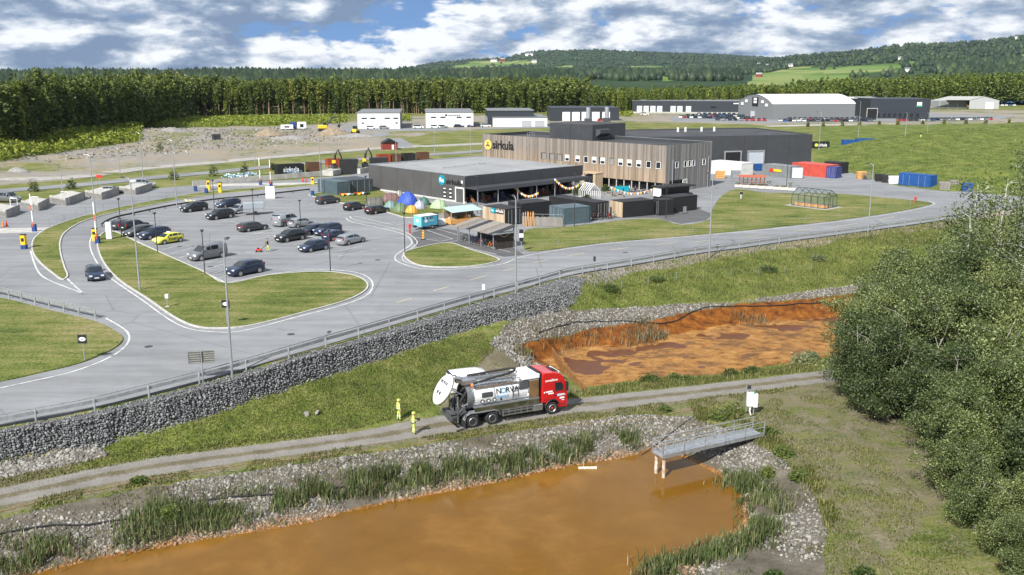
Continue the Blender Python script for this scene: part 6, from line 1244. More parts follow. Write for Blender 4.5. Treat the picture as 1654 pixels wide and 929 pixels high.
for row, (x0, x1, y0, y1, n) in enumerate([(1100, 1222, 190.5, 192.5, 20), (1112, 1228, 188, 189.5, 17), (1130, 1226, 186, 187, 12), (1160, 1245, 194.3, 195.5, 9)]):
    for k in range(n): far_car(x0 + (x1 - x0) * k / n + random.uniform(-1, 1), y0 + (y1 - y0) * k / n, R(75 + random.uniform(-6, 6)), 'in the packed lot before the long dock hall', 'cars packed in front of the long dock hall')
for x0, x1, y, n in ((1260, 1418, 196.3, 21), (1275, 1410, 193.8, 16)):
    for k in range(n): far_car(x0 + (x1 - x0) * k / n, y + random.uniform(-.2, .2), R(80 + random.uniform(-8, 8)), 'in the row along the arched hall', 'cars in rows along the arched hall')
for k in range(7): far_car(1452 + k * 9, 195.6, R(85), 'below the dark dealer hall windows', 'cars under the dark dealer hall')
for k in range(15): far_car(1507 + k * 6.6, 194.6 - k * .05, R(70 + random.uniform(-9, 9)), 'on the lot beside the dark dealer hall', 'cars on the lot beside the dealer hall')
for x, y, c, w_ in ((600, 208.5, 'white', 'by the first white shed door'), (621, 208.5, 'silver', 'by the first white shed wall'), (637, 207.5, 'black', 'at the corner of the first white shed'), (676, 207.5, 'white', 'between the white sheds'), (703, 207.2, 'white', 'at the lettered shed door'), (715, 207, 'silver', 'outside the lettered shed'), (741, 206, 'navy', 'near the lettered shed corner'), (756, 205.8, 'navy', 'between lettered shed and long shed'), (785, 205, 'white', 'outside the long white shed'), (972, 196, 'red', 'beside the loading dock building'), (1041, 186, 'white', 'before the long dock hall gates')): far_car(x, y, R(random.uniform(-8, 8)), w_, 'cars outside the far sheds', c)
for k in range(7): far_car(1598 + k * 6.5, 171, R(80), 'beside the grey gable hall', 'cars beside the grey gable hall', ['white', 'white', 'silver', 'white', 'white', 'blue', 'white'][k], 4.2)
for k in range(8): far_car(1503 + k * 9.5, 173 - k * .2, R(75), 'in front of the grey gable hall', 'wrecks in front of the grey gable hall', ['red', 'red', 'black', 'red', 'charcoal', 'red', 'red', 'red'][k], 4.2)

# ================================================================== VACUUM TANK TRUCK
def truck():
    F_, r1, r2 = P(891, 668, 0), P(795, 685, 0), P(763, 690, 0); d = (F_ - r2).normalized(); n = Vector((-d.y, d.x, 0)); a1 = -(F_ - r1).length; a2 = -(F_ - r2).length
    q = F_ + n * 1.08; zt_ = 0.0
    T = empty('tank_truck', (q.x, q.y, zt_), math.atan2(d.y, d.x), 'red and chrome vacuum tank truck on the gravel track with its rear lid swung open', 'truck')
    RED = mat('truck_red', (.50, .012, .014), .22, .0, var=.05, scale=.8, coat=.8); CHR = mat('polished_tank_steel', (.85, .85, .85), .12, 1.0, var=.04, scale=.6); BRU = mat('brushed_steel', (.55, .56, .57), .32, .9, var=.12, scale=2.5); WHT = mat('truck_white', (.78, .79, .79), .35, var=.05); GRYD = mat('chassis_grey', (.07, .075, .08), .6, var=.15, scale=2); BLUE = mat('print_blue', (.03, .32, .62), .5)
    cw = 1.24
    side = [(1.34, .42), (1.40, .9), (1.38, 1.75), (1.16, 2.75), (1.0, 3.12), (.62, 3.42), (.1, 3.56), (-.75, 3.62), (-.95, 3.5), (-.98, 1.1), (-.62, 1.08), (-.56, .86), (-.42, 1.12), (-.2, 1.24), (.05, 1.26), (.3, 1.2), (.5, 1.04), (.62, .8), (.68, .42)]
    m = MB(); nn = len(side); m.add([(x, -cw, z) for x, z in side] + [(x, cw, z) for x, z in side], [tuple(range(nn)), tuple(range(2 * nn - 1, nn - 1, -1))] + [(i, nn + i, nn + (i + 1) % nn, (i + 1) % nn) for i in range(nn)]); cab = m.build('cab', RED, T, bevel=.06)
    def slope(x0, z0, x1, z1, w0, w1, off, name, mm, par=cab):
        nx, nz = (z1 - z0), -(x1 - x0); l = math.hypot(nx, nz); nx, nz = nx / l * off, nz / l * off
        return MB().add([(x0 + nx, -w0, z0 + nz), (x0 + nx, w0, z0 + nz), (x1 + nx, w1, z1 + nz), (x1 + nx, -w1, z1 + nz)], [(0, 1, 2, 3)]).build(name, mm, par)
    slope(1.36, 1.85, 1.17, 2.70, 1.12, 1.06, .02, 'windscreen', CGLASS); MB().box((1.27, 0, 2.86), (.42, 2.2, .06), ry=.5).build('sun_visor', TRIM, cab); MB().box((1.38, 0, 1.2), (.06, 1.9, .75)).build('grille', TRIM, cab); MB().box((.55, 0, 3.475), (.6, 1.0, .05), ry=.32).build('roof_hatch', CGLASS, cab); MB().box((.95, .3, 3.3), (.1, 1.6, .1)).build('light_bar', WHT, cab)
    for s in (-1, 1):
        w_ = MB(); y = s * (cw + .004); w_.add([(.95, y, 1.95), (.22, y, 1.95), (.22, y, 2.68), (.80, y, 2.68), (1.0, y, 2.3)], [(0, 1, 2, 3, 4) if s > 0 else (4, 3, 2, 1, 0)]); dr = MB()
        for (x0, x1, z0, z1) in ((.14, .16, 1.15, 2.78), (1.08, 1.10, 1.0, 2.0), (.14, 1.1, 1.88, 1.9), (-.9, .14, 1.28, 1.3)): dr.b2((x0, s * cw - .008, z0), (x1, s * cw + .008, z1))
        dr = dr.build('door_seam', TRIM, cab); w_.build('side_window', CGLASS, cab); MB().box((.25, s * (cw + .02), 1.62), (.2, .03, .05)).build('door_handle', TRIM, cab)
        mr = MB().box((1.2, s * (cw + .22), 2.35), (.14, .26, .75)); mr.cyl((1.15, s * cw, 2.6), (1.2, s * (cw + .2), 2.6), .03, n=5); mr.build('mirror', TRIM, cab); MB().box((1.33, s * .95, .72), (.12, .42, .22)).build('headlight', HEADL, cab); MB().box((-1.0, s * .95, 3.0), (.14, .35, 1.2)).build('side_deflector', TRIM, cab)
        st = MB(); st.box((.95, s * (cw - .05), .5), (.5, .14, .1)); st.box((.95, s * (cw - .05), .78), (.5, .14, .06)); st.build('step', TRIM, cab)
        ar = MB(); ar.tube([(.66 * math.cos(R(t)), s * (cw - .02), .55 + .70 * math.sin(R(t))) for t in range(5, 176, 17)], .05, 5); ar.build('arch_trim', TRIM, cab)
        R_ = (-s, 0, 0) if s > 0 else (1, 0, 0); yy = s * (cw + .012)
        def tx(t, size, x, z, mm, bold=.012): return text_mesh(t, size, mm, 'lettering', cab, bold=bold, M=frame_on((x, yy, z), R_, (0, 0, 1)))
        bx_ = (lambda x: x) if s < 0 else (lambda x: .1 - x)
        tx('norva24.no', .25, bx_(-.70), 2.86, SIGNW); tx('CALL', .2, bx_(-.62), 1.98, SIGNW) if 0 else None
        for (x, z, w2, h2) in ((-.62, 1.92, .6, .12), (-.42, 1.76, .5, .1), (-.82, 1.9, .12, .12)): MB().b2((x, min(s * cw, yy), z), (x + w2, max(s * cw, yy), z + h2)).build('print_line', SIGNW, cab)
        tx('NORVA', .21, bx_(.42), 1.52, SIGNW); MB().b2((.42, min(s * cw, s * (cw + .008)), 1.47), (.75, max(s * cw, s * (cw + .008)), 1.70)).build('print_blue', BLUE, cab)
        for (x, z, w2, h2) in ((.66, 1.24, .42, .14), (.85, 1.08, .22, .07)): MB().b2((x, min(s * cw, yy), z), (x + w2, max(s * cw, yy), z + h2)).build('print_line', SIGNW, cab)
    MB().b2((-1.3, -.9, 3.2), (-.98, .9, 3.7)).build('intake_stack', TRIM, T)
    # chassis
    ch = MB()
    for s in (-.42, .42): ch.b2((-8.6, s - .06, .75), (1.0, s + .06, 1.02))
    for x in (-2, -4, -7.6, -8.5): ch.b2((x - .1, -.36, .78), (x + .1, .36, .98))
    ch.build('chassis', GRYD, T)
    # wheels
    def wheel(x, s, dual):
        m = MB(); wd = .32 if not dual else .58; y0 = s * 1.22; y1 = s * (1.22 - wd); r_ = .52
        rings = []
        for (yy, rr) in ((y0 - s * .03, .36), (y0, .40), (y0, .47), (y0 - s * .05, r_), (y1 + s * .05, r_), (y1, .47), (y1, .3)): rings.append([(rr * math.cos(2 * math.pi * k / 22), yy, rr * math.sin(2 * math.pi * k / 22)) for k in range(22)])
        m.loft(rings); o = m.build('wheel', TYRE, T, loc=(x, 0, r_ - .02)); rm = MB()
        dish = .06 if not dual else .16
        rm.loft([[(rr * math.cos(2 * math.pi * k / 18), yy, rr * math.sin(2 * math.pi * k / 18)) for k in range(18)] for yy, rr in ((y0 - s * dish * 1.2, .02), (y0 - s * dish * .8, .13), (y0 - s * dish, .24), (y0 + s * .005, .30), (y0 - s * .02, .33))], cap=False); rm.build('rim', RIM, o); MB().cyl((0, y0 - s * dish, 0), (0, y0 - s * dish + s * .07, 0), .11, .09, 12).build('hub', REDP, o)
    for x, dual in ((0, 0), (a1, 1), (a2, 1)):
        for s in (-1, 1): wheel(x, s, dual)
    for s in (-1, 1):
        m = MB(); pts = [(a2 - .72, .62), (a2 - .55, 1.02), (a2 - .2, 1.16), (a1 + .2, 1.16), (a1 + .55, 1.02), (a1 + .72, .66)]
        m.loft([[(x, s * .62, z), (x, s * 1.26, z), (x, s * 1.26, z + .06), (x, s * .62, z + .06)] for x, z in pts]); m.build('mudguard', mat('mudguard_grey', (.17, .18, .19), .5), T); MB().box((a2 - .78, s * .95, .45), (.04, .6, .5)).build('mud_flap', TRIM, T)
    for s in (-1, 1):
        b = MB(); x0, x1 = a1 + .95, -1.75
        for z in (.55, .8, 1.0): b.b2((x0, s * 1.18 - .03, z), (x1, s * 1.18 + .03, z + .09))
        for k in range(6): x = x0 + (x1 - x0) * k / 5; b.b2((x - .04, s * 1.14 - .05, .5), (x + .04, s * 1.14 + .05, 1.1))
        b.build('side_guard', BRU, T); MB().b2((-1.75, s * .7, .48), (-.85, s * 1.22, 1.08)).build('fuel_tank', BRU, T, bevel=.1)
    # tank: lofted elliptical barrel
    def ell(x, ry, rz, cz=2.32, n=28): return [(x, ry * math.cos(2 * math.pi * k / n), cz + rz * math.sin(2 * math.pi * k / n)) for k in range(n)]
    xr, xf = -7.05, -1.2
    m = MB(); m.loft([ell(xr, 1.12, .98), ell(xf - .12, 1.12, .98), ell(xf, 1.0, .85)]); tk = m.build('tank', CHR, T, smooth=False)
    for x in (xr + .05, -5.2, -3.6, -2.05): rg_ = MB(); rg_.loft([ell(x, 1.145, 1.005), ell(x + .1, 1.145, 1.005)]); rg_.build('band', BRU, tk)
    m = MB(); m.loft([ell(xr - .42, 1.2, 1.05), ell(xr, 1.2, 1.05)]); m.build('rear_flange', mat('flange_grey', (.16, .17, .18), .5, .3), tk); MB().cyl((xr - .43, 0, 2.32), (xr - .38, 0, 2.32), .98, n=24).build('tank_mouth', BLACK, tk)
    MB().b2((xr + .1, -1.21, 1.1), (xf - .0, 1.21, 1.60)).build('locker', CHR, T, bevel=.03); MB().b2((xr, -1.24, 1.60), (xf, 1.24, 1.66)).build('locker_ledge', BRU, T)
    MB().b2((-2.15, -1.2, 1.66), (-1.25, 1.2, 3.2)).build('pump_cabinet', CHR, T, bevel=.04); MB().b2((-2.75, -1.18, 3.24), (-1.15, 1.18, 3.62)).build('white_hood', WHT, T, bevel=.08); MB().b2((-3.0, -1.19, 2.55), (-2.2, -1.0, 3.15)).build('control_box', mat('dark_box', (.10, .11, .12), .4, .3), T)
    # printed side panels off the barrel; silver white also paints in its sky reflection
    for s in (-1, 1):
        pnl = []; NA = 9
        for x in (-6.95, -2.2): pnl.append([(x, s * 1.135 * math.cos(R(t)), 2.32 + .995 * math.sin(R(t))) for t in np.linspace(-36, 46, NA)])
        m = MB(); m.loft(pnl, cap=False, closed=False); m.build('side_panel', mat('panel_white_sky_sheen', (.74, .75, .76), .3, .1, var=.03), tk)
        yy = s * 1.165; R_ = (1, 0, 0) if s < 0 else (-1, 0, 0); tilt = math.radians(14); up = (0, -s * math.sin(tilt), math.cos(tilt)); st_x = -5.05 if s < 0 else -3.3
        for t, dx, mm in (('N', 0, SIGNK), ('O', .40, BLUE), ('RVA', .86, SIGNK)): text_mesh(t, .62, mm, 'lettering', tk, bold=.014, M=frame_on((st_x + (dx if s < 0 else -dx), yy - s * .02, 2.46), R_, up))
        text_mesh('Flagstad', .34, BLUE, 'lettering', tk, M=frame_on((st_x, yy + s * .005, 2.12), R_, (0, 0, 1)))
        for k in range(3): pr_ = MB().cyl((-6.25 + k * .52, s * 1.12, 2.02), (-6.25 + k * .52, s * 1.18, 2.02), .18, n=16).build('pictogram', GRYD, tk); MB().cyl((-6.25 + k * .52, s * 1.18, 2.02), (-6.25 + k * .52, s * 1.185, 2.02), .09, n=8).build('pictogram_mark', WHT, pr_)
        MB().b2((-6.3, s * 1.13 - .06, 2.32), (-5.35, s * 1.13 + .06, 2.74)).build('dark_locker', GRYD, tk, bevel=.05); MB().box((-4.62, s * 1.165, 1.98), (.16, .01, .22)).build('print_mark', SIGNK, tk)
        ld = MB()
        for x in (-3.55, -3.1): ld.cyl((x, s * 1.22, 1.85), (x, s * 1.12, 2.85), .025, n=5)
        for k in range(4): ld.cyl((-3.55, s * (1.22 - .03 * k), 1.95 + k * .27), (-3.1, s * (1.22 - .03 * k), 1.95 + k * .27), .02, n=5)
        ld.build('ladder', GRYD, tk)
    # roof gear: rails, catwalk frame, hose trays, suction boom
    rl = MB()
    for y in (-.95, -.25, .55, .95): rl.cyl((-7.0, y, 3.52 if abs(y) < .9 else 3.4), (-2.8, y, 3.62 if abs(y) < .9 else 3.5), .035, n=6)
    for k in range(9): x = -6.9 + k * .5; rl.cyl((x, -.95, 3.42), (x, -.25, 3.54), .025, n=5); rl.cyl((x, -.95, 3.1), (x, -.95, 3.42), .025, n=5); rl.cyl((x, .95, 3.1), (x, .95, 3.42), .025, n=5)
    rl.build('roof_rail', BRU, T)
    MB().b2((-6.9, -1.02, 3.14), (-2.9, -.62, 3.22)).build('hose_tray', CHR, T); MB().b2((-6.6, .05, 3.45), (-2.9, .45, 3.72)).build('boom', BRU, T, bevel=.05)
    hs = MB(); hs.tube([(-7.9, -.3, 2.7), (-7.4, -.5, 3.25), (-6.6, -.55, 3.42), (-5.2, -.45, 3.6), (-3.8, -.35, 3.72), (-3.0, -.2, 3.85), (-2.75, .15, 3.9), (-3.1, .45, 3.88), (-4.2, .5, 3.84), (-6.8, .5, 3.78)], .10, 8); hs.build('suction_hose', TYRE, T, smooth=True)
    bh = MB(); bh.b2((-7.7, -.55, 3.35), (-6.5, .5, 3.75)); bh.b2((-8.1, -.25, 3.5), (-7.6, .2, 3.95)); bh.build('boom_head', BRU, T, bevel=.05); MB().sphere((-6.9, -.62, 3.3), .14).build('orange_coupling', ORANGE, T)
    # rear lid swung up on its arms
    nrm = Vector((-.85, 0, .54)).normalized(); lx = Vector((-.54, 0, -.85)).normalized(); ctr = Vector((-9.15, 0, 3.12)); NL = 28
    def disc(r_, o): return [tuple(ctr + lx * (r_ * 1.28 * math.cos(2 * math.pi * k / NL)) + Vector((0, 1, 0)) * (r_ * 1.15 * math.sin(2 * math.pi * k / NL)) + nrm * o) for k in range(NL)]
    m = MB(); m.loft([disc(1.0, -.10), disc(1.02, -.02), disc(1.0, .04), disc(.9, .10), disc(.45, .17)]); lid = m.build('rear_lid', WHT, T, smooth=False)
    m = MB(); m.loft([disc(1.0, -.16), disc(.96, -.105)]); m.build('lid_seal', TRIM, lid)
    for k in range(22): a = 2 * math.pi * k / 22; p = ctr + lx * (1.2 * math.cos(a)) + Vector((0, 1.07 * math.sin(a), 0)) + nrm * .06; MB().box(p, (.05, .05, .05)).build('lid_bolt', GRYD, lid) if k % 2 == 0 else None
    text_mesh('NORVA', .38, SIGNK, 'lettering', lid, align='CENTER', bold=.01, M=frame_on(ctr - lx * .42 + nrm * .185, Vector((0, -1, 0)), -lx)); 
    for yy, dl in ((-.22, .35), (.22, .35)): pc = ctr + lx * dl + Vector((0, yy, 0)) + nrm * .17; MB().cyl(pc, pc + nrm * .02, .16, n=14).build('pictogram', GRYD, lid)
    ar = MB()
    for y in (-.45, .45): ar.tube([(-7.2, y, 3.3), (-7.9, y, 3.95), tuple(ctr - lx * 1.15 + Vector((0, y * .7, 0)) - nrm * .1), tuple(ctr - lx * .2 + Vector((0, y * .7, 0)) - nrm * .14)], .07, 6); ar.cyl((-7.5, y * 1.6, 2.5), tuple(ctr - lx * .3 + Vector((0, y, 0)) - nrm * .12), .045, n=6)
    ar.build('lid_arm', BRU, T)
    # rear valves, pipes, bumper
    rr = random.Random(4)
    for k in range(9):
        y = rr.uniform(-.95, .95); z = rr.uniform(1.1, 2.4); v = MB(); v.cyl((xr - .4, y, z), (xr - rr.uniform(.7, 1.2), y + rr.uniform(-.1, .1), z - rr.uniform(0, .3)), rr.uniform(.06, .14), n=10); v.cyl((xr - .8, y, z - .1), (xr - .8, y, z + .22), .04, n=6); v.sphere((xr - .85, y, z - .1), .14, 8, 6); v.build('valve', CHR if k % 3 else GRYD, T)
    m = MB(); m.tube([(xr - .5, -.9, 2.9), (xr - 1.0, -1.0, 2.3), (xr - 1.1, -.95, 1.4), (xr - 1.35, -.8, .9)], .11, 8); m.build('outlet_hose', TYRE, T); m = MB(); m.b2((xr - 1.75, -1.1, 1.0), (xr - 1.2, 1.1, 1.16)); m.b2((xr - 1.95, -1.15, 1.3), (xr - 1.5, -.1, 1.42)); m.b2((xr - 1.9, -1.15, .78), (xr - 1.75, 1.15, .95)); m.build('rear_bumper', GRYD, T)
    MB().b2((xr - 1.3, -1.05, 1.2), (xr - .6, -.6, 1.75)).build('pump_box', GRYD, T, bevel=.04); MB().b2((xr - 1.1, .2, 1.2), (xr - .5, .95, 1.9)).build('pump_box', GRYD, T, bevel=.04)
    for s in (-.9, .9): m = MB(); m.cyl((xr - 1.2, s, .5), (xr - 1.2, s, 2.6), .07, n=8); m.build('support_tube', BRU, T)
    m = MB(); m.tube([(xr - .6, -1.1, 1.1), (xr - .75, -1.3, .5), (xr - .9, -1.35, .1), (xr - 1.6, -1.5, .06)], .06, 6); m.build('drain_hose', TYRE, T)
    m = MB()
    for k in range(7): y = rr.uniform(-1.1, .9); m.cyl((xr - rr.uniform(.5, 1.4), y, rr.uniform(1, 2)), (xr - rr.uniform(.5, 1.6), y + rr.uniform(-.3, .3), rr.uniform(.7, 2.9)), .035, n=6)
    o = m.build('pipework', BRU, T); o['kind'] = 'stuff'
    return T
truck()

# ================================================================== PEOPLE
SKIN = mat('skin', (.45, .27, .19), .55, var=.05); HIVIS = mat('hi_vis_yellow', (.58, .66, .13), .7, var=.08, scale=5); NAVYC = mat('navy_cloth', (.02, .025, .05), .8); DREDC = mat('dark_red_shirt', (.10, .02, .03), .8); WHITEC = mat('white_cloth', (.7, .7, .7), .8); BOOT = mat('black_boot', (.015, .015, .015), .7); REFL = mat('reflective_band', (.6, .62, .62), .4); HAIR = mat('dark_hair', (.03, .02, .015), .8)
def person(loc, rz, label, jacket, trousers, arms, helmet=None, step=.0, bend=.0, seated=False, bands=True):
    """arms: two (elbow, wrist) offsets; body grown as one skin over a jointed skeleton"""
    V = []; E = []; Rr = []
    def v(p, r): V.append(p); Rr.append(r); return len(V) - 1
    def e(a, b): E.append((a, b)); return b
    hz = .95 if not seated else .50; fat = 1.14
    pel = v((0, 0, hz), (.155, .12)); sp = e(pel, v((0, bend * .3, hz + .24), (.145, .11))); chs = e(sp, v((0, bend * .7, hz + .46), (.165, .12))); nk = e(chs, v((0, bend, hz + .60), (.06, .06))); hd = e(nk, v((0, bend + .03, hz + .70), (.078, .09))); ht = e(hd, v((0, bend + .02, hz + .82), (.07, .085)))
    hands = []
    for s, k in ((1, 0), (-1, 1)):
        hip = e(pel, v((s * .10, 0, hz - .07), (.095, .10))); sy = step * s
        if seated: kn = e(hip, v((s * .12, .42, .50), (.07, .075))); an = e(kn, v((s * .12, .44, .10), (.045, .05)))
        else: kn = e(hip, v((s * .11, .04 + sy * .6, .50), (.068, .072))); an = e(kn, v((s * .11, sy, .10), (.045, .05)))
        toe = e(an, v((s * .13, (sy if not seated else .44) + .17, .05), (.04, .032)))
        sh = e(chs, v((s * .19, bend * .8, hz + .49), (.065, .065))); (ex, ey, ez), (wx_, wy, wz_) = arms[k]
        el = e(sh, v((s * (.19 + ex), bend * .8 + ey, hz + .49 + ez), (.05, .05))); wr = e(el, v((s * (.19 + wx_), bend * .8 + wy, hz + .49 + wz_), (.034, .034))); hands.append((Vector(V[el]), Vector(V[wr])))
    me = bpy.data.meshes.new('sk'); me.from_pydata(V, E, []); o = bpy.data.objects.new('sk', me); C.objects.link(o); md = o.modifiers.new('s', 'SKIN'); md.use_smooth_shade = True; sv = me.skin_vertices[0].data
    for i, r_ in enumerate(Rr): sv[i].radius = (r_[0] * fat, r_[1] * fat)
    sv[0].use_root = True; ss = o.modifiers.new('u', 'SUBSURF'); ss.levels = 1; ss.render_levels = 1
    bpy.context.view_layer.update(); bm_ = bpy.data.meshes.new_from_object(o.evaluated_get(bpy.context.evaluated_depsgraph_get())); bpy.data.objects.remove(o)
    vs = [tuple(q.co) for q in bm_.vertices]; fs = [tuple(p.vertices) for p in bm_.polygons]; m = MB(); m.add(vs, fs)
    for i, f in enumerate(fs):
        c = sum((Vector(vs[k]) for k in f), Vector()) / len(f); z = c.z
        m.m[i] = 3 if z < .13 else (1 if z < hz + .02 else (2 if z > hz + .585 and abs(c.x) < .12 else 0))
    for el, wr in hands:      # palm with five bent fingers grown on the wrist
        d = (wr - el).normalized(); side_ = d.cross(Vector((0, 0, 1))); side_ = side_.normalized() if side_.length > .1 else Vector((1, 0, 0)); up = side_.cross(d)
        m.tube([wr - d * .01, wr + d * .04, wr + d * .085], [.03, .038, .034], 6, 2)
        for k in range(4): b = wr + d * .08 + side_ * (.026 - .0175 * k); l = (.065, .075, .07, .055)[k]; m.tube([b, b + d * l * .55, b + d * l * .85 - up * l * .4], [.0095, .009, .007], 5, 2)
        b = wr + d * .03 + side_ * .03; m.tube([b, b + side_ * .03 + d * .03, b + side_ * .035 + d * .065 - up * .015], [.011, .010, .008], 5, 2)
    top = Vector((0, bend + .03, hz + .75)); m.sphere(top + Vector((0, .095, -.01)), (.014, .024, .02), 5, 4, 2)
    for s in (-1, 1): m.sphere(top + Vector((s * .032, .082, .02)), .012, 5, 4, 3); m.sphere(top + Vector((s * .082, 0, 0)), (.012, .022, .03), 5, 4, 2)
    m.box(top + Vector((0, .088, -.045)), (.045, .012, .01), 3)
    p = m.build('person', [jacket, trousers, SKIN, BOOT], smooth=True, loc=loc, rz=rz); tag(p, label, 'person')
    if helmet: h = MB(); h.sphere(top + Vector((0, -.01, .045)), (.118, .135, .11), 12, 8); h.cyl(top + Vector((0, .03, .03)), top + Vector((0, .03, .045)), .13, n=12); h.build('helmet', helmet, p)
    else: h = MB(); h.sphere(top + Vector((0, -.025, .04)), (.092, .10, .085), 10, 6); h.build('hair', HAIR, p)
    if bands:
        b = MB(); b.cyl((0, bend * .1, hz - .02), (0, bend * .1, hz + .05), .192, n=14, caps=False); b.build('belt', TRIM, p)
        for s in (-1, 1): k_ = MB(); k_.cyl((s * .11, .03 + step * s * .45, .38), (s * .11, .035 + step * s * .5, .46), .098, n=10, caps=False); k_.build('leg_band', REFL, p)
        for z, r_ in ((hz + .12, .20), (hz + .30, .205)): b = MB(); b.cyl((0, bend * .4, z), (0, bend * .4, z + .05), r_, n=14, caps=False); b.build('reflective_band', REFL, p)
    return p
DOWN = (((.06, .0, -.28), (.08, .05, -.52)), ((.06, .0, -.28), (.08, .05, -.52))); HOLD = (((.06, .06, -.26), (-.06, .28, -.24)), ((.06, .06, -.26), (-.06, .28, -.24))); PUSH = (((.03, .12, -.22), (.02, .38, -.33)), ((.03, .12, -.22), (.02, .38, -.33)))
q = P(644, 680.5, 0); person((q.x, q.y, zg(q.x, q.y)), R(-60), 'worker in yellow hi-vis suit and helmet standing at the grass edge', HIVIS, HIVIS, DOWN, HIVIS, .06)
q = P(668, 700.5, 0); person((q.x, q.y, zg(q.x, q.y)), R(-75), 'worker in yellow hi-vis suit on the track holding a control box', HIVIS, HIVIS, HOLD, HIVIS, .03); cb = MB().box((0, 0, 0), (.34, .2, .16)); cb = cb.build('control_box', TRIM, loc=(q.x + .36, q.y + .02, zg(q.x, q.y) + 1.22)); tag(cb, 'small black control box held by the worker on the track', 'control box')
q = PR(433.5, 406.5); person((q.x, q.y, 4.0), R(100), 'man in dark shirt and yellow work trousers pushing a lawn mower', DREDC, HIVIS, PUSH, None, .16, .05, bands=False)
mw = empty('lawn_mower', PR(418, 407), R(190), 'small red lawn mower pushed across the car park', 'lawn mower'); MB().box((0, 0, .28), (.75, .5, .22)).build('deck', REDP, mw, bevel=.05); MB().cyl((.05, 0, .38), (.05, 0, .56), .14, n=10).build('engine', TRIM, mw)
for x in (-.3, .3):
    for y in (-.28, .28): MB().cyl((x, y - .03, .12), (x, y + .03, .12), .12, n=10).build('wheel', TYRE, mw)
h = MB()
for y in (-.2, .2): h.cyl((-.3, y, .35), (-1.15, y, 1.0), .02, n=5)
h.cyl((-1.15, -.2, 1.0), (-1.15, .2, 1.0), .02, n=5); h.build('handle', TRIM, mw)
q = PR(1197, 323.5); person((q.x, q.y, 4.1), R(20), 'person in dark top and white trousers walking on the lawn', NAVYC, WHITEC, DOWN, None, .14, bands=False)
q = P(1487, 226.5, 7.4); person((q.x, q.y, zg(q.x, q.y)), R(120), 'person in hi-vis trousers climbing the grassy hill', NAVYC, HIVIS, DOWN, None, .1, bands=False)
for x, y, rz, c, lab in ((1017, 309, 60, WHITEC, 'person in white seated at a yard table'), (1026, 311, 200, NAVYC, 'person in navy seated at a yard table')): q = PR(x, y); person((q.x, q.y, 4.0), R(rz), lab, c, NAVYC, HOLD, None, 0, .05, seated=True, bands=False)
# ================================================================== STREET FURNITURE
def zpole(base, top_y):
    """height of a vertical pole whose top shows at row top_y"""
    lo, hi = 0.0, 40.0; cp, sp = math.cos(PITCH), math.sin(PITCH)
    for _ in range(40):
        m = (lo + hi) / 2; dz_ = base.z + m - CAMZ; y = CYP - FPX * (base.y * sp + dz_ * cp) / (base.y * cp - dz_ * sp)
        if y > top_y: lo = m
        else: hi = m
    return lo
POLE = mat('lamp_pole_steel', (.40, .42, .44), .5, .6, var=.08, scale=2); DPOLE = mat('dark_lamp_pole', (.05, .052, .055), .5, .3)
def street_lamp(bx, by, ty, arm, label, r=.085, z=None):
    b = PR(bx, by) if z is None else P(bx, by, z); h = zpole(b, ty); e = empty('street_lamp', b, 0, label, 'street lamp', 'tall street lamps'); m = MB(); m.tube([(0, 0, -.3), (0, 0, h * .5), (0, 0, h)], [r * 1.25, r, r * .65], 8); m.build('pole', POLE, e); a = R(arm); d = Vector((math.cos(a), math.sin(a), 0)); MB().tube([(0, 0, h - .15), tuple(d * .4 + Vector((0, 0, h + .1))), tuple(d * 1.2 + Vector((0, 0, h + .15)))], [.05, .045, .04], 6).build('arm', POLE, e)
    MB().box(d * 1.45 + Vector((0, 0, h + .15)), (.75, .3, .12), rz=a).build('lamp_head', DPOLE, e, bevel=.03); MB().box((0, 0, .9), (.19, .16, .45)).build('hatch', POLE, e); return e
for bx, by, ty, arm, lab in [(226, 470, 290, 140, 'tall steel street lamp on the lawn beside the branch road'), (375, 605, 393, 95, 'tall steel street lamp behind the guard rail above the stone wall'), (157, 378, 251, 170, 'tall street lamp beside the left barrier arm'), (286, 336, 227, 160, 'tall street lamp beside the curved black rail'), (231.5, 291, 215, 160, 'tall street lamp on the back road behind the ramps'), (519, 313, 214, 100, 'tall street lamp at the slate container'), (833, 472, 321, 100, 'tall street lamp where the road passes the small lawn'), (1145.5, 413, 284, 100, 'tall street lamp on the road below the wide lawn'), (1402, 375, 267, 100, 'tall street lamp where the road bends to the yard'), (1322, 250, 182, 120, 'thin street lamp behind the dark hall'), (1497, 224, 183, 100, 'thin street lamp on the hill crest'), (1596, 214, 170, 100, 'thin street lamp right of the hill crest'), (1386, 223, 165, 90, 'grey street lamp beyond the blue containers'), (194, 282, 240, 160, 'thin street lamp beside the gravel site'), (102, 318, 273, 120, 'slim lamp among the concrete ramps'), (412, 264, 240, 120, 'slim lamp on the back road by the low wall'), (640, 262, 205, 100, 'slim lamp behind the store roof'), (702, 250, 205, 100, 'slim lamp between store and white sheds'), (760, 248, 205, 100, 'slim lamp beside the timber building gable'), (617, 222, 200, 100, 'short lamp at the red shed')]:
    street_lamp(bx, by, ty, arm, lab, r=.085 if by > 300 else .07)
street_lamp(1462, 222, 183, 90, 'white mast lamp on the hillside', z=8)
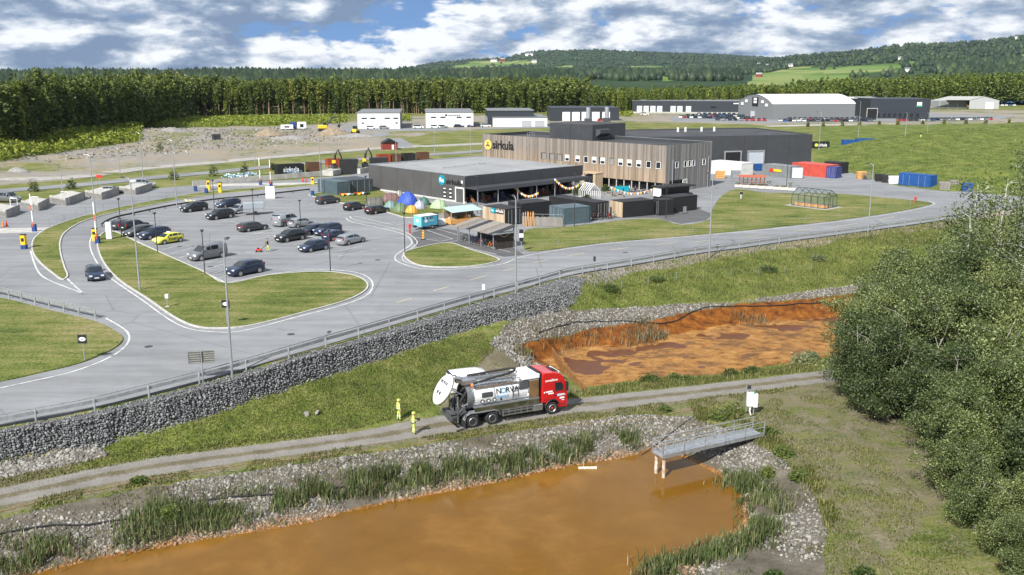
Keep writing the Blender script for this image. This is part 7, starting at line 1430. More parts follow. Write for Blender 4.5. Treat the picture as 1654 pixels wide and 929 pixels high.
for bx, by, ty, lab in [(196.6, 383, 320, 'low dark lamp at the tail of the lawn row'), (254.7, 409, 343, 'low dark lamp beside the yellow hatchback'), (331, 443, 371, 'low dark lamp in front of the grey passenger van'), (346.6, 341, 290, 'low dark lamp near the two black SUVs'), (410.5, 360, 305, 'low dark lamp behind the grey covered trailer'), (486, 371, 323, 'low dark lamp at the silver panel van'), (533.8, 438, 370, 'low dark lamp on the lawn tip facing the cars'), (654, 409, 343, 'low dark lamp on the tip of the small lawn'), (592, 330, 284, 'low dark lamp by the tents'), (771, 345, 285, 'dark lamp mast at the store corner'), (927.6, 367, 281, 'dark lamp mast before the slate blue container'), (1075.5, 352, 300, 'dark lamp mast beside the short black container'), (1270, 307, 238, 'dark lamp mast by the grey container')]:
    b = PR(bx, by); h = zpole(b, ty); e = empty('park_lamp', b, 0, lab, 'lamp', 'low car park lamps'); MB().tube([(0, 0, -.2), (0, 0, h - .25)], [.07, .05], 8).build('pole', DPOLE, e); m = MB(); m.cyl((0, 0, h - .3), (0, 0, h - .05), .06, .24, 10); m.cyl((0, 0, h - .04), (0, 0, h), .27, .25, 10); m.build('lamp_head', DPOLE, e)
# guard rails
def guard_rail(line, label, h=.78, step=4.0, mt=None, top=True, z=None):
    mt = mt or STEEL; e = empty('guard_rail', line[0], 0, label, 'guard rail'); off = Vector(line[0]); ln = [p - off for p in line]
    for p in resample(ln, step): MB().b2((p.x - .06, p.y - .05, p.z - .3), (p.x + .06, p.y + .05, p.z + h)).build('post', mt, e)
    fine = resample(ln, 1.5)
    def beam(z0, z1, w_):
        a = offset_line(fine, w_ / 2 + .09); b_ = offset_line(fine, -w_ / 2 + .09); m = MB(); m.loft([[(p.x, p.y, p.z + z0), (q.x, q.y, q.z + z0), (q.x, q.y, q.z + z1), (p.x, p.y, p.z + z1)] for p, q in zip(a, b_)]); m.build('beam', mt, e)
    beam(h - .30, h - .02, .06)
    if top: beam(h + .12, h + .20, .07); [MB().b2((p.x - .03, p.y - .03, p.z + h), (p.x + .03, p.y + .03, p.z + h + .14)).build('riser', mt, e) for p in resample(ln, step)]
    return e
guard_rail([p for p in RAIL if p.x < 100], 'steel guard rail along the outer edge of the main road')
guard_rail(resample(WR([(-200, 435), (0, 478), (38, 488), (80, 498), (134, 511), (154, 515)]), 1.5), 'short steel guard rail above the grass corner', step=2.6)
guard_rail(resample(smooth_line(WR([(165, 366), (183, 356), (216, 348), (284, 334), (350, 325), (420, 318), (500, 309)]), 4), 1.5), 'low black rail curving round the car park', h=.55, step=4, mt=mat('black_rail', (.03, .03, .032), .5), top=False)
# chain link fences: posts and wires
WIRE = mat('fence_wire', (.34, .36, .36), .5, .5)
def fence(pts, label, h=1.5, step=3.0, wires=5, z=None):
    e = empty('wire_fence', pts[0], 0, label, 'fence'); ln = [p - pts[0] for p in pts]
    for p in resample(ln, step): MB().cyl((p.x, p.y, p.z - .2), (p.x, p.y, p.z + h), .035, n=6).build('post', WIRE, e)
    f = resample(ln, 1.5)
    for k in range(wires): MB().tube([(p.x, p.y, p.z + h * (k + 1) / wires - .03) for p in f], .008, 3).build('wire', WIRE, e)
    return e
fence(resample(smooth_line(WR([(58, 374), (82, 366), (117, 356), (139, 347), (192, 337), (245, 325), (302, 318)]), 4), 1.0), 'wire fence between ramps and the grass strip', h=1.3, step=4.5)
fence(resample(WR([(836, 408), (860, 402), (968, 390), (1100, 379), (1227, 367), (1354, 353), (1470, 333)]), 2), 'thin wire fence along the lower edge of the wide lawn', h=1.0, step=8, wires=3)
fence([Vector((p.x, p.y, zg(p.x, p.y))) for p in resample(W([(960, 480, 2.2), (1050, 466, 2.2), (1135, 456, 2.2), (1220, 448, 2.2), (1310, 440, 2.2)]), 2)], 'low wire fence on the slope above the orange basin', h=1.0, step=4.2, wires=2)
fence(resample(WR([(1110, 312), (1190, 304), (1290, 307), (1345, 309), (1430, 316)]), 2), 'thin wire fence between lawn and yard', h=1.1, step=7, wires=2)
# signs
def sign_post(x, y, ty, label, fw=.75, kind='oval'):
    b = PR(x, y, .08); h = zpole(b, ty); e = empty('road_sign', b, 0, label, 'sign'); MB().cyl((0, 0, -.2), (0, 0, h), .04, n=7).build('post', STEEL, e)
    if kind == 'oval':
        pl_ = MB().box((0, -.06, h - .4), (fw, .03, fw)).build('plate', SIGNK, e); m = MB(); m.at((0, -.08, h - .4)); n = 18; m.add([(.28 * math.cos(2 * math.pi * k / n), 0, .17 * math.sin(2 * math.pi * k / n)) for k in range(n)], [tuple(range(n))[::-1]]); m.build('oval', SIGNW, pl_); MB().box((0, -.085, h - .4), (.26, .006, .07)).build('bar', SIGNK, pl_)
    return e
sign_post(137, 584, 540, 'dark square sign with a white oval on the grass corner'); sign_post(367, 525, 484, 'dark square sign with a white oval on the lawn beside the lamp')
b = PR(328, 617); e = empty('road_sign', b, R(14), 'back of a slatted road sign standing at the guard rail', 'sign'); h = zpole(b, 567); MB().cyl((0, 0, -.3), (0, 0, h), .06, n=8).build('post', STEEL, e); pn = MB().box((0, .06, h - .5), (2.0, .03, 1.0)).build('panel', mat('sign_back', (.19, .19, .15), .6), e)
for k in range(6): MB().box((0, .01, h - .94 + k * .18), (2.0, .05, .035)).build('slat', STEEL, pn)
MB().box((-1.0, .02, h - .5), (.04, .06, 1.0)).build('edge', STEEL, pn); MB().box((0, 0, h - .5), (.16, .08, .9)).build('bracket', DPOLE, pn)
b = PR(271, 497, .1); e = empty('meter_post', b, 0, 'small white meter box on a post in the lawn', 'meter box'); MB().cyl((0, 0, -.1), (0, 0, .9), .05, n=8).build('post', STEEL, e); MB().box((0, 0, 1.1), (.34, .28, .42)).build('box', WHITEM, e, bevel=.03); MB().box((0, 0, .03), (.4, .35, .06)).build('foot', CONC, e)
b = PR(842, 406); e = empty('information_sign', b, 0, 'narrow dark information totem by the bike shed', 'sign'); MB().cyl((0, 0, -.1), (0, 0, 2.9), .05, n=8).build('post', STEEL, e)
for k, mm in enumerate((SIGNK, SIGNW, SIGNK)): MB().box((0, -.06, 2.7 - k * .55), (.55, .04, .5)).build('plate', mm, e)
for x, y, h, lab in ((781, 483, 1.0, 'small white marker on the guard rail'), (960, 438, 1.2, 'dark marker post at the guard rail')): b = PR(x, y); e = empty('marker_post', b, 0, lab, 'post'); MB().cyl((0, 0, 0), (0, 0, h), .05, n=6).build('post', STEEL, e); MB().box((0, 0, h + .3), (.3, .06, .6)).build('plate', WHITEM if 'white' in lab else DPOLE, e)
b = PR(160.8, 300); 
def barrier(x, y, label, arm_up=True, body=BLUEP, hb=1.0, ha=4.5, cat='barrier'):
    b = PR(x, y); e = empty('barrier_gate', b, 0, label, cat); MB().b2((-.28, -.28, 0), (.28, .28, hb)).build('cabinet', body, e, bevel=.04); MB().b2((-.3, -.3, hb), (.3, .3, hb + .06)).build('cap', DPOLE, e)
    if arm_up:
        for k in range(6): MB().b2((-.06, -.34, hb * .7 + k * ha / 6), (.06, -.30, hb * .7 + (k + 1) * ha / 6 - .0)).build('arm_segment', SIGNW if k % 3 else mat('reflective_red', (.6, .1, .05), .5), e)
    return e
barrier(158, 394, 'blue barrier gate with raised white arm on the branch road', ha=5.2); barrier(56, 374, 'blue barrier gate with raised arm by the wire fence', ha=5); barrier(421, 299, 'blue barrier gate with raised white arm at the low wall', ha=5); barrier(438, 302, 'blue barrier gate with raised arm beside the white cabinet', ha=5); barrier(316, 309, 'low blue barrier post beyond the yellow pillar', False); barrier(333.5, 313, 'low blue barrier post nearest the curved strip', False)
def pillar(x, y, h, label, base=None):
    b = PR(x, y); e = empty('ticket_pillar', b, 0, label, 'pillar'); MB().b2((-.32, -.3, .55 if base else 0), (.32, .3, h)).build('body', YELLOW, e, bevel=.04); MB().b2((-.34, -.32, h), (.34, .32, h + .1)).build('cap', TRIM, e); MB().b2((-.2, -.325, h * .55), (.2, -.31, h * .8)).build('screen', GLASS, e)
    if base: MB().b2((-.34, -.32, 0), (.34, .32, .55)).build('base', BLUEP, e)
pillar(337.5, 307, 2.0, 'yellow ticket pillar at the weighbridge'); pillar(356, 311.5, 2.0, 'yellow ticket pillar nearest the low lamp'); pillar(39.5, 402, 1.9, 'yellow ticket pillar on a blue base at the left lane', True); pillar(154, 389, 1.7, 'yellow ticket pillar beside the branch road barrier'); pillar(505.5, 298, 1.6, 'yellow ticket pillar by the slate containers')
for x, y, h, w_, lab in ((177, 387, 2.5, .75, 'tall white information stele on the lawn tip'), (437, 321, 2.3, 1.7, 'white cabinet at the far corner of the car park')): b = PR(x, y); e = empty('white_cabinet', b, R(10), lab, 'cabinet'); MB().b2((-w_ / 2, -.3, .1), (w_ / 2, .3, h)).build('body', WHITEM, e, bevel=.04); MB().b2((-w_ / 2 - .05, -.35, 0), (w_ / 2 + .05, .35, .1)).build('base', CONC, e); MB().b2((-.01, -.312, .2), (.01, -.3, h - .1)).build('door_seam', TRIM, e)
for x, y, lab in ((489, 293.5, 'red traffic cone by the low wall'), (494.5, 294.5, 'smaller red cone by the low wall'), (5, 367, 'orange cone on the left traffic island'), (11, 366, 'red cone on the left traffic island')): e = empty('traffic_cone', PR(x, y), 0, lab, 'cone'); MB().cyl((0, 0, .04), (0, 0, .95), .2, .04, 10).build('cone', REDP if 'red' in lab else ORANGE, e); MB().box((0, 0, .02), (.5, .5, .05)).build('foot', TRIM, e); MB().cyl((0, 0, .5), (0, 0, .68), .118, .085, 10).build('band', SIGNW, e)
for x, y, h, lab in ((662, 377, 1.5, 'red hydrant post beside the blue trailer'), (1478, 328, 1.2, 'red hydrant post at the lawn point')): e = empty('hydrant', PR(x, y), 0, lab, 'hydrant'); MB().cyl((0, 0, 0), (0, 0, h * .75), .13, n=10).build('body', REDP, e); MB().sphere((0, 0, h * .82), .22).build('head', REDP, e, smooth=True); [MB().cyl((s * .1, 0, h * .62), (s * .28, 0, h * .62), .07, n=8).build('outlet', REDP, e) for s in (-1, 1)]
e = empty('warning_beacon', PR(683.5, 387), 0, 'yellow and black striped warning board on a foot', 'beacon'); MB().box((0, 0, .06), (.7, .35, .12)).build('foot', TRIM, e); bd = MB().box((0, 0, .75), (.26, .05, 1.2)).build('board', YELLOW, e)
for k in range(3): MB().box((0, -.03, .4 + k * .38), (.3, .01, .13), ry=.6).build('stripe', REDP, bd)
# footbridge, cabinet, hoses and pipe by the pond
def footbridge():
    a, b_ = P(1062, 742, -.1), P(1225, 700, .15); d = b_ - a; L_ = d.length; e = empty('footbridge', a, math.atan2(d.y, d.x), 'galvanised steel footbridge with rails reaching over the rusty pond', 'footbridge'); w_ = 1.25; zz = .35
    MB().b2((0, -w_ / 2 + .1, zz - .16), (L_, w_ / 2 - .1, zz - .04)).build('frame', mat('rusty_beam', (.22, .12, .06), .8, var=.25, scale=2), e)
    n = int(L_ / .3)
    for k in range(n): MB().b2((k * L_ / n + .008, -w_ / 2, zz - .04), ((k + 1) * L_ / n - .008, w_ / 2, zz + .01)).build('grating', STEEL, e)
    for s in (-1, 1):
        MB().b2((0, s * w_ / 2 - .03, zz - .1), (L_, s * w_ / 2 + .03, zz + .2)).build('toe_board', STEEL, e)
        for k in range(6): x = L_ * k / 5; MB().b2((x - .04, s * w_ / 2 - .03, zz - .1), (x + .04, s * w_ / 2 + .03, zz + 1.05)).build('post', STEEL, e)
        for z in (1.05, .62): MB().tube([(0, s * w_ / 2, zz + z), (L_, s * w_ / 2, zz + z)], .03, 6).build('hand_rail', STEEL, e)
    for z in (1.05, .62): MB().tube([(0, -w_ / 2, zz + z), (0, w_ / 2, zz + z)], .03, 6).build('end_rail', STEEL, e)
    for y in (-.45, .45): MB().cyl((.25, y, -2.6), (.25, y, zz - .16), .13, n=12).build('pile', mat('white_pile', (.62, .58, .52), .7, var=.1, tint=(.32, .16, .06), scale=3), e)
footbridge()
b = P(1212, 668, 0); b.z = zg(b.x, b.y); e = empty('control_cabinet', b, R(8), 'white electrical cabinet on two legs above the pond', 'cabinet')
for x in (-.4, .25): MB().b2((x - .05, -.05, -.2), (x + .05, .05, 2.5 if x < 0 else 1.9)).build('leg', STEEL, e)
MB().b2((-.38, -.3, .75), (.1, -.02, 1.95)).build('left_box', WHITEM, e, bevel=.03); MB().b2((.12, -.3, .65), (.48, .02, 1.8)).build('right_box', WHITEM, e, bevel=.03); MB().tube([(-.1, -.15, .75), (-.15, -.2, .3), (-.05, -.25, 0)], .06, 6).build('cable_sleeve', SIGNW, e); MB().b2((-.4, -.1, 2.2), (-.1, .05, 2.5)).build('antenna_box', DPOLE, e); MB().sphere((.18, -.1, 1.9), .12).build('green_lamp', mat('green_cap', (.05, .25, .12), .4), e)
def on_line_ground(px, z, dzv, n=3): return [Vector((p.x, p.y, zg(p.x, p.y) + dzv)) for p in resample(smooth_line(W([(a, b_, z) for a, b_ in px]), n), .5)]
def hose(name, px, z, r, mt, label, cat='hose', dzv=.05):
    m = MB(); m.tube([tuple(p) for p in on_line_ground(px, z, dzv)], r, 6); tag(m.build(name, mt), label, cat)
hose('hose', [(-60, 842), (120, 800), (300, 765), (450, 745), (600, 728), (740, 706), (850, 690), (980, 679), (1080, 667), (1180, 655)], -.1, .02, mat('hose_ochre', (.30, .19, .08), .6), 'long ochre hose lying along the track verge'); hose('black_pipe', [(-40, 880), (60, 862), (150, 852), (230, 838), (330, 815), (470, 800), (600, 782)], -.9, .06, TYRE, 'black pipe lying along the stony shore', 'pipe', .12); hose('black_pipe', [(1035, 722), (1060, 710), (1100, 692), (1145, 674)], -.7, .03, TYRE, 'black pipe running up from the footbridge reeds', 'pipe', .12)
hose('black_pipe', [(870, 540), (960, 520), (1070, 512), (1140, 497), (1240, 488), (1330, 480)], 1.1, .06, TYRE, 'black pipe along the top of the orange bank', 'pipe', .12)
a, b_ = P(934, 757, WZ), P(964, 757, WZ); m = MB(); m.cyl((a.x, a.y, WZ + .03), (b_.x, b_.y, WZ + .05), .12, n=10); o = m.build('float_pipe', mat('dirty_white_pipe', (.6, .52, .4), .6, var=.2)); tag(o, 'short white pipe floating in the rusty pond', 'pipe')
b = P(495, 664, 1.1); o = stones('boulder', np.array([(b.x, b.y, zg(b.x, b.y)), (b.x + .7, b.y + .4, zg(b.x, b.y) + .02)]), np.array([.55, .35]), rg, STONE, .35); tag(o, 'flat pale rock in the grass below the stone wall', 'rock')
lin = MB(); pts_ = W([(892, 566, -.3), (905, 586, -.3), (925, 608, -.3), (946, 628, -.2)]); lin.wall(pts_, .12, -1.0, .0); tag(lin.build('liner_edge', mat('rust_plank', (.24, .11, .03), .8, var=.2, scale=2)), 'rust coloured edge board at the head of the orange basin', 'edge board')

# ================================================================== CAR PARK AND YARD THINGS
def frame3(near, pa, pc, z=4.0):
    B = P(near[0], near[1], z); A = P(pa[0], pa[1], z) - B; Cc = P(pc[0], pc[1], z) - B; ang = math.atan2(A.y, A.x) - math.pi / 2; d = (math.atan2(Cc.y, Cc.x) - ang + math.pi) % (2 * math.pi) - math.pi; ang += d * Cc.length / (Cc.length + A.length); return B, ang, A.length, Cc.length
# covered trailer in the car park
b = PR(411, 347.5); e = empty('covered_trailer', (b.x - .3, b.y + .9, 4), R(18), 'grey covered trailer behind the silver car', 'trailer'); MB().b2((-1.7, -.85, .5), (1.7, .85, 1.0)).build('bed', STEEL, e); MB().b2((-1.68, -.83, 1.0), (1.68, .83, 2.05)).build('cover', mat('grey_tarp', (.30, .34, .37), .6), e, bevel=.08)
for s in (-.95, .95): MB().cyl((.2, s - .1, .33), (.2, s + .1, .33), .33, n=14).build('wheel', TYRE, e)
MB().tube([(-1.7, 0, .5), (-2.7, 0, .45)], .05, 6).build('drawbar', STEEL, e)
B, ang, la, lc = frame3((681, 372), (671, 369.5), (705.5, 368)); e = empty('box_trailer', B, ang, 'blue box trailer with white roof and round white logo', 'trailer'); SKYB = mat('trailer_blue', (.06, .33, .46), .5, var=.05); SKYL = mat('trailer_light_blue', (.16, .50, .62), .5, var=.05); lc = max(lc, 2.9); la = max(la, 1.5)
MB().b2((0, 0, .5), (lc, la, 2.05)).build('body', SKYB, e, bevel=.03); MB().b2((-.02, .02, .52), (0, la - .02, 2.0)).build('front_panel', SKYL, e); MB().b2((-.03, -.03, 2.05), (lc + .03, la + .03, 2.12)).build('roof', WHITEM, e)
for u in (.9,): MB().cyl((u, -.04, 1.3), (u, -.01, 1.3), .27, n=16).build('logo', SIGNW, e); MB().cyl((-.05, la / 2, 1.35), (-.03, la / 2, 1.35), .28, n=16).build('logo', SIGNW, e)
text_mesh('sirkula', .42, SIGNW, 'lettering', e, M=frame_on((1.3, -.02, 1.2), (1, 0, 0), (0, 0, 1)))
for k in range(6): MB().b2((.35 + k * .33, -.02, 1.62 + .06 * (k % 2)), (.55 + k * .33, -.005, 1.88)).build('picture', [SIGNK, SIGNW, BLUEP, WOODO, SIGNK, WEED][k], e)
for y in (-.1, la + .1): w_ = MB().cyl((lc * .62, y - .1, .32), (lc * .62, y + .1, .32), .32, n=14).build('wheel', TYRE, e); MB().cyl((lc * .62, y - .12, .32), (lc * .62, y + .12, .32), .17, n=10).build('rim', RIM, w_)
MB().tube([(0, la / 2, .55), (-1.1, la / 2, .45)], .06, 6).build('drawbar', STEEL, e); MB().b2((-.8, la / 2 - .3, .4), (-.4, la / 2 + .3, .7)).build('jockey_box', TRIM, e); MB().b2((lc + .15, .1, .2), (lc + .22, la * .7, 2.3)).build('rear_door', SIGNK, e); MB().b2((lc + .13, la * .25, .9), (lc + .15, la * .5, 1.9)).build('door_print', SIGNW, e)
e = empty('water_tank', PR(713, 364.5), R(20), 'pale plastic tank in a cage behind the blue trailer', 'tank'); MB().box((0, 0, .6), (1.1, .9, .9)).build('tank', mat('milky_plastic', (.62, .67, .68), .4), e, bevel=.08); MB().box((0, 0, .07), (1.15, .95, .14)).build('pallet', WOODD, e); MB().b2((-.56, -.46, .14), (-.52, .46, 1.05)).build('cage', STEEL, e)
# glass roofed stand
B, ang, la, lc = frame3((729, 364), (724, 359), (770, 356)); e = empty('timber_stand', B, ang, 'honey coloured timber stand with a pale glass roof', 'stand'); la = 2.2; lc = 6.0; MB().b2((0, 0, .1), (lc, la, .8)).build('counter', WOODO, e); MB().b2((.1, la - .1, .8), (lc - .1, la - .05, 2.0)).build('back_wall', WOODD, e)
for x in (.05, lc / 2, lc - .05):
    for y, h in ((.05, 2.0), (la - .05, 2.5)): MB().b2((x - .05, y - .05, 0), (x + .05, y + .05, h)).build('post', WOODO, e)
for k in range(4): MB().add([(k * lc / 4 + .03 - .1, -.4, 2.0), ((k + 1) * lc / 4 - .03, -.4, 2.0), ((k + 1) * lc / 4 - .03, la + .2, 2.55), (k * lc / 4 + .03 - .1, la + .2, 2.55)], [(0, 1, 2, 3)]).build('roof_pane', mat('pale_green_glass', (.40, .54, .50), .25, var=.06), e)
for k in range(6): MB().box((.6 + k * .9, la * .5, .95), (.5, .5, .3 + .1 * (k % 3))).build('goods_box', [WOODP, KGR2, WEED, ORANGE, SIGNW, WOODD][k], e)
# bike shed
F0, F1 = PR(740, 389), PR(797, 403.5); d = F1 - F0; L_ = d.length; e = empty('bike_shed', F0, math.atan2(d.y, d.x), 'open bike shed with a patchwork roof of grey boards', 'shelter'); dep = 3.4
ns = 9
tones = [WOODD, mat('black_board', (.035, .036, .04), .85, var=.3, scale=3, stretch=(4, .4, 1)), mat('grey_board', (.22, .21, .20), .9, var=.25, scale=3, stretch=(4, .4, 1)), mat('brown_board', (.20, .17, .14), .9, var=.25, scale=3, stretch=(4, .4, 1))]
for k in range(ns): u0 = -.6 + (L_ + 1.2) * k / ns; u1 = -.6 + (L_ + 1.2) * (k + 1) / ns; z_ = .03 * (k % 2); MB().add([(u0, -.5, 2.15 + z_), (u1 - .02, -.5, 2.15 + z_), (u1 - .02, dep + .2, 3.0 + z_), (u0, dep + .2, 3.0 + z_), (u0, -.5, 2.08 + z_), (u1 - .02, -.5, 2.08 + z_), (u1 - .02, dep + .2, 2.93 + z_), (u0, dep + .2, 2.93 + z_)], [(0, 1, 2, 3), (0, 4, 5, 1), (1, 5, 6, 2), (2, 6, 7, 3), (3, 7, 4, 0)]).build('roof_board', tones[(k * 7 + (k > 4)) % 4], e)
MB().b2((L_ + .5, -.5, 2.1), (L_ + .62, dep + .2, 2.3)).build('barge_board', STEEL, e)
for x in (0, L_ * .33, L_ * .66, L_):
    for y, h in ((0, 2.2), (dep, 2.9)): MB().b2((x - .05, y - .05, 0), (x + .05, y + .05, h)).build('post', STEEL if y == 0 else WOODD, e)
for k in range(9): MB().b2((L_ + .02, .3 + k * .33, 0), (L_ + .08, .3 + k * .33 + .31, 2.3)).build('end_board', mat('dark_shed_board', (.05, .038, .03), .85, var=.3, scale=3), e)
MB().b2((.1, dep - .1, .2), (L_, dep - .05, 1.1)).build('back_panel', SIGNK, e)
for s in (0, 1): MB().cyl((L_ + .15, .2 if s else dep - .2, 2.2), (L_ + .15, dep / 2, 1.6), .05, n=6).build('brace', WOODP, e)
# bicycles
def bike_proto(col, nm):
    m = MB(); hub = {}
    fr = MB()
    for a, b_ in (((-.5, .34), (-.15, .80)), ((-.15, .80), (.35, .86)), ((-.05, .32), (.38, .78)), ((-.05, .32), (-.18, .90)), ((-.5, .34), (-.05, .32)), ((.33, .98), (.52, .34))): fr.cyl((a[0], 0, a[1]), (b_[0], 0, b_[1]), .028, n=5)
    fr = fr.mesh('frame', col); wm = MB(); wm.tube([(.33 * math.cos(2 * math.pi * k / 16), 0, .33 * math.sin(2 * math.pi * k / 16)) for k in range(17)], .028, 5)
    for k in range(5): a = math.pi * k / 5; wm.cyl((.31 * math.cos(a), 0, .31 * math.sin(a)), (-.31 * math.cos(a), 0, -.31 * math.sin(a)), .006, n=3)
    wm = wm.mesh('wheel', TYRE); hb = MB().cyl((.33, -.28, 1.02), (.33, .28, 1.02), .02, n=5).mesh('handlebar', TRIM); sd_ = MB().box((-.2, 0, .93), (.26, .14, .06)).mesh('saddle', TRIM); return fr, wm, hb, sd_
BK = {c: bike_proto(mm, c) for c, mm in (('black', TRIM), ('red', REDP), ('blue', BLUEP), ('silver', STEEL), ('orange', ORANGE))}
def bike(x, y, z, rz, c, where, grp):
    e = empty('bicycle', (x, y, z), rz, f'{c} bicycle {where}', 'bicycle', grp); fr, wm, hb, sd_ = BK[c]
    for me, n_ in ((fr, 'frame'), (hb, 'handlebar'), (sd_, 'saddle')): put(me, e, n_)
    for x_ in (-.5, .52): put(wm, e, 'wheel').location = (x_, 0, .34)
ux = d.normalized(); uy = Vector((-ux.y, ux.x, 0)); cc = ['black', 'silver', 'black', 'blue', 'black', 'red', 'silver', 'black', 'orange']
for k in range(9): p = F0 + ux * (.5 + k * .82) + uy * (.75 + random.uniform(-.15, .15)); bike(p.x, p.y, 4, math.atan2(uy.y, uy.x) + R(random.uniform(-8, 8)), cc[k], 'standing in the bike shed', 'bicycles in the bike shed')
gx = Vector((math.cos(R(GANG)), math.sin(R(GANG)), 0)); gy = Vector((-gx.y, gx.x, 0))
for k in range(26): p = GBp + gx * (1.2 + k * 1.12) - gy * (1.6 + random.uniform(-1, 1.0)); bike(p.x, p.y, 4, R(GANG + 90 + random.uniform(-20, 20)), random.choice(list(BK)), 'ranked under the store canopy', 'bicycles under the store canopy')
for k in range(9): p = PR(958 + k * 4.2, 356 - k * .35); bike(p.x, p.y + random.uniform(0, 1), 4, R(70 + random.uniform(-25, 25)), ['red', 'black', 'silver', 'red', 'blue', 'black', 'red', 'black', 'silver'][k], 'leaning beside the wooden ended container', 'bicycles between the black containers')
for k in range(26):
    p = GBp + gx * (1.0 + k * 1.12) + gy * random.uniform(.3, 2.5); w_, h_ = random.uniform(.5, 1.1), random.uniform(.5, 1.7); e = empty('goods_rack', (p.x, p.y, 4), R(GANG), f'{["dark", "red", "pale", "blue", "brown"][k % 5]} second hand goods rack inside the open store front', 'goods', 'goods in the open store front'); mm = [GREYM, REDP, WOODP, KBLU, WOODD][k % 5]
    for q in range(3): MB().b2((-w_ / 2, -.25, q * h_ / 3), (w_ / 2, .25, q * h_ / 3 + .06)).build('shelf', WOODD, e); MB().b2((-w_ / 2 + .1, -.2, q * h_ / 3 + .06), (w_ / 2 - random.uniform(.1, .4), .2, q * h_ / 3 + .06 + h_ / 4)).build('goods', mm, e)
# tents
def tent(x, y, w_, h, colour, label, tunnel=False, rz=0, accent=None):
    b = PR(x, y, .1); e = empty('tent', b, R(rz), label, 'tent'); mm = mat('tent_' + label[:14], colour, .6, var=.08, scale=2); n = 16; m = MB(); rings = []; ln = w_ * (1.5 if tunnel else 1.0)
    for i in range(9):
        t = i / 8 * 2 - 1; s = (1 - abs(t) ** 1.9) ** .8 if not tunnel else (1 - abs(t) ** 4) ** .4; s = max(s, .04)
        rings.append([(t * ln / 2, -math.cos(math.pi * k / n) * w_ * .58 * (.35 + .65 * s if not tunnel else .4 + .6 * s), max(0, math.sin(math.pi * k / n)) ** 1.15 * h * .92 * s * (1 + .03 * math.cos(i * math.pi))) for k in range(n + 1)])
    m.loft(rings, cap=False, closed=False); m.build('canopy', mm, e, smooth=False)
    for i in (2, 4, 6): MB().tube([(p[0], p[1] * 1.01, p[2] * 1.01 + .01) for p in rings[i]], .02, 4).build('pole', DPOLE, e)
    dm_ = MB(); a = [Vector(p) for p in (rings[5][3], rings[7][3], rings[7][6], rings[5][6])]; c = sum(a, Vector()) / 4; dm_.add([c + (p - c) * .9 + Vector((.02, -.03, .02)) for p in a], [(0, 1, 2, 3)]); dm_.build('door_panel', mat('tent_door_' + label[:14], accent or tuple(q * .6 for q in colour), .6), e)
    MB().b2((-ln * .46, -w_ * .44, .0), (ln * .46, w_ * .44, .03)).build('ground_sheet', TRIM, e)
for a in [(606, 332, 2.3, 1.5, (.10, .10, .085), 'grey olive tunnel tent behind the black estate', True, 10), (631, 325, 2.4, 1.5, (.16, .09, .085), 'brownish red tunnel tent by the store wall', True, 15), (645, 317.5, 1.8, 1.2, (.30, .29, .26), 'pale grey dome tent against the store wall', False, 10), (659, 330, 3.8, 2.4, (.03, .08, .42), 'large bright blue dome tent', False, 25, (.25, .3, .6)), (685, 331, 2.3, 1.5, (.045, .13, .10), 'dark green ridge tent beside the blue dome', False, 20), (709, 336, 3.2, 1.6, (.33, .45, .26), 'pale mint green tent at the end of the grass', False, 15), (678, 337, 2.2, 1.5, (.36, .36, .45), 'silvery lilac tent in front of the blue dome', False, 20), (665, 343.5, 2.3, 1.3, (.72, .33, .05), 'small orange dome tent', False, 10), (647, 342, 2.8, 1.6, (.12, .18, .09), 'olive green dome tent beside the orange one', False, 5, (.2, .28, .16)), (631, 336.5, 2.5, 1.4, (.16, .26, .24), 'grey teal dome tent behind the black estate car', False, 10)]: tent(*a)
# heap of garden machines by the slate container
for k in range(12):
    p = PR(551 + k * 4 + random.uniform(-1, 1), 317.5 - k * .25 + random.uniform(-.6, 1)); nm, mm = [('red', REDP), ('yellow', YELLOW), ('orange', ORANGE), ('white', SIGNW), ('black', TRIM), ('green', mat('garden_green', (.05, .22, .06), .5))][k % 6]; e = empty('garden_machine', (p.x, p.y, 4.08), R(random.uniform(0, 360)), f'small {nm} garden machine heaped beside the slate containers', 'garden machine', 'garden machines by the slate containers'); MB().box((0, 0, .32), (.75, .5, .35)).build('body', mm, e, bevel=.06); MB().cyl((-.25, 0, .5), (-.8, 0, 1.0), .03, n=5).build('handle', TRIM, e)
    for s in (-.25, .25): MB().cyl((.2, s - .04, .16), (.2, s + .04, .16), .16, n=9).build('wheel', TYRE, e)
e = empty('blue_barrel', PR(505, 317), 0, 'blue barrel at the car park corner', 'barrel'); MB().cyl((0, 0, 0), (0, 0, 1.0), .34, n=12).build('body', KBLU, e); MB().cyl((0, 0, 1.0), (0, 0, 1.04), .36, n=12).build('lid', BLUEP, e)
# board fence in front of the slate blue container
p0, p1 = PR(843, 365), PR(910, 367); dd = p1 - p0; e = empty('board_fence', p0, math.atan2(dd.y, dd.x), 'weathered board fence with brown timber leaning on it', 'fence'); n = int(dd.length / .2)
for k in range(n): MB().b2((k * .2 + .01, 0, .05), (k * .2 + .185, .04, 1.5 + random.uniform(-.06, .06))).build('board', WOODD, e)
for k in range(7): MB().box((.3 + k * .27, -.12, 1.0), (.09, .05, 2.3 + .2 * (k % 3)), rx=-.12, ry=.08 * (k % 3 - 1)).build('leaning_timber', WOODO, e)
m = MB(); m.tube([(0, .1, 1.9), (dd.length, .1, 1.9)], .025, 5); [m.cyl((dd.length * q / 4, .1, 1.4), (dd.length * q / 4, .1, 1.9), .025, n=5) for q in range(5)]; m.build('top_rail', STEEL, e)
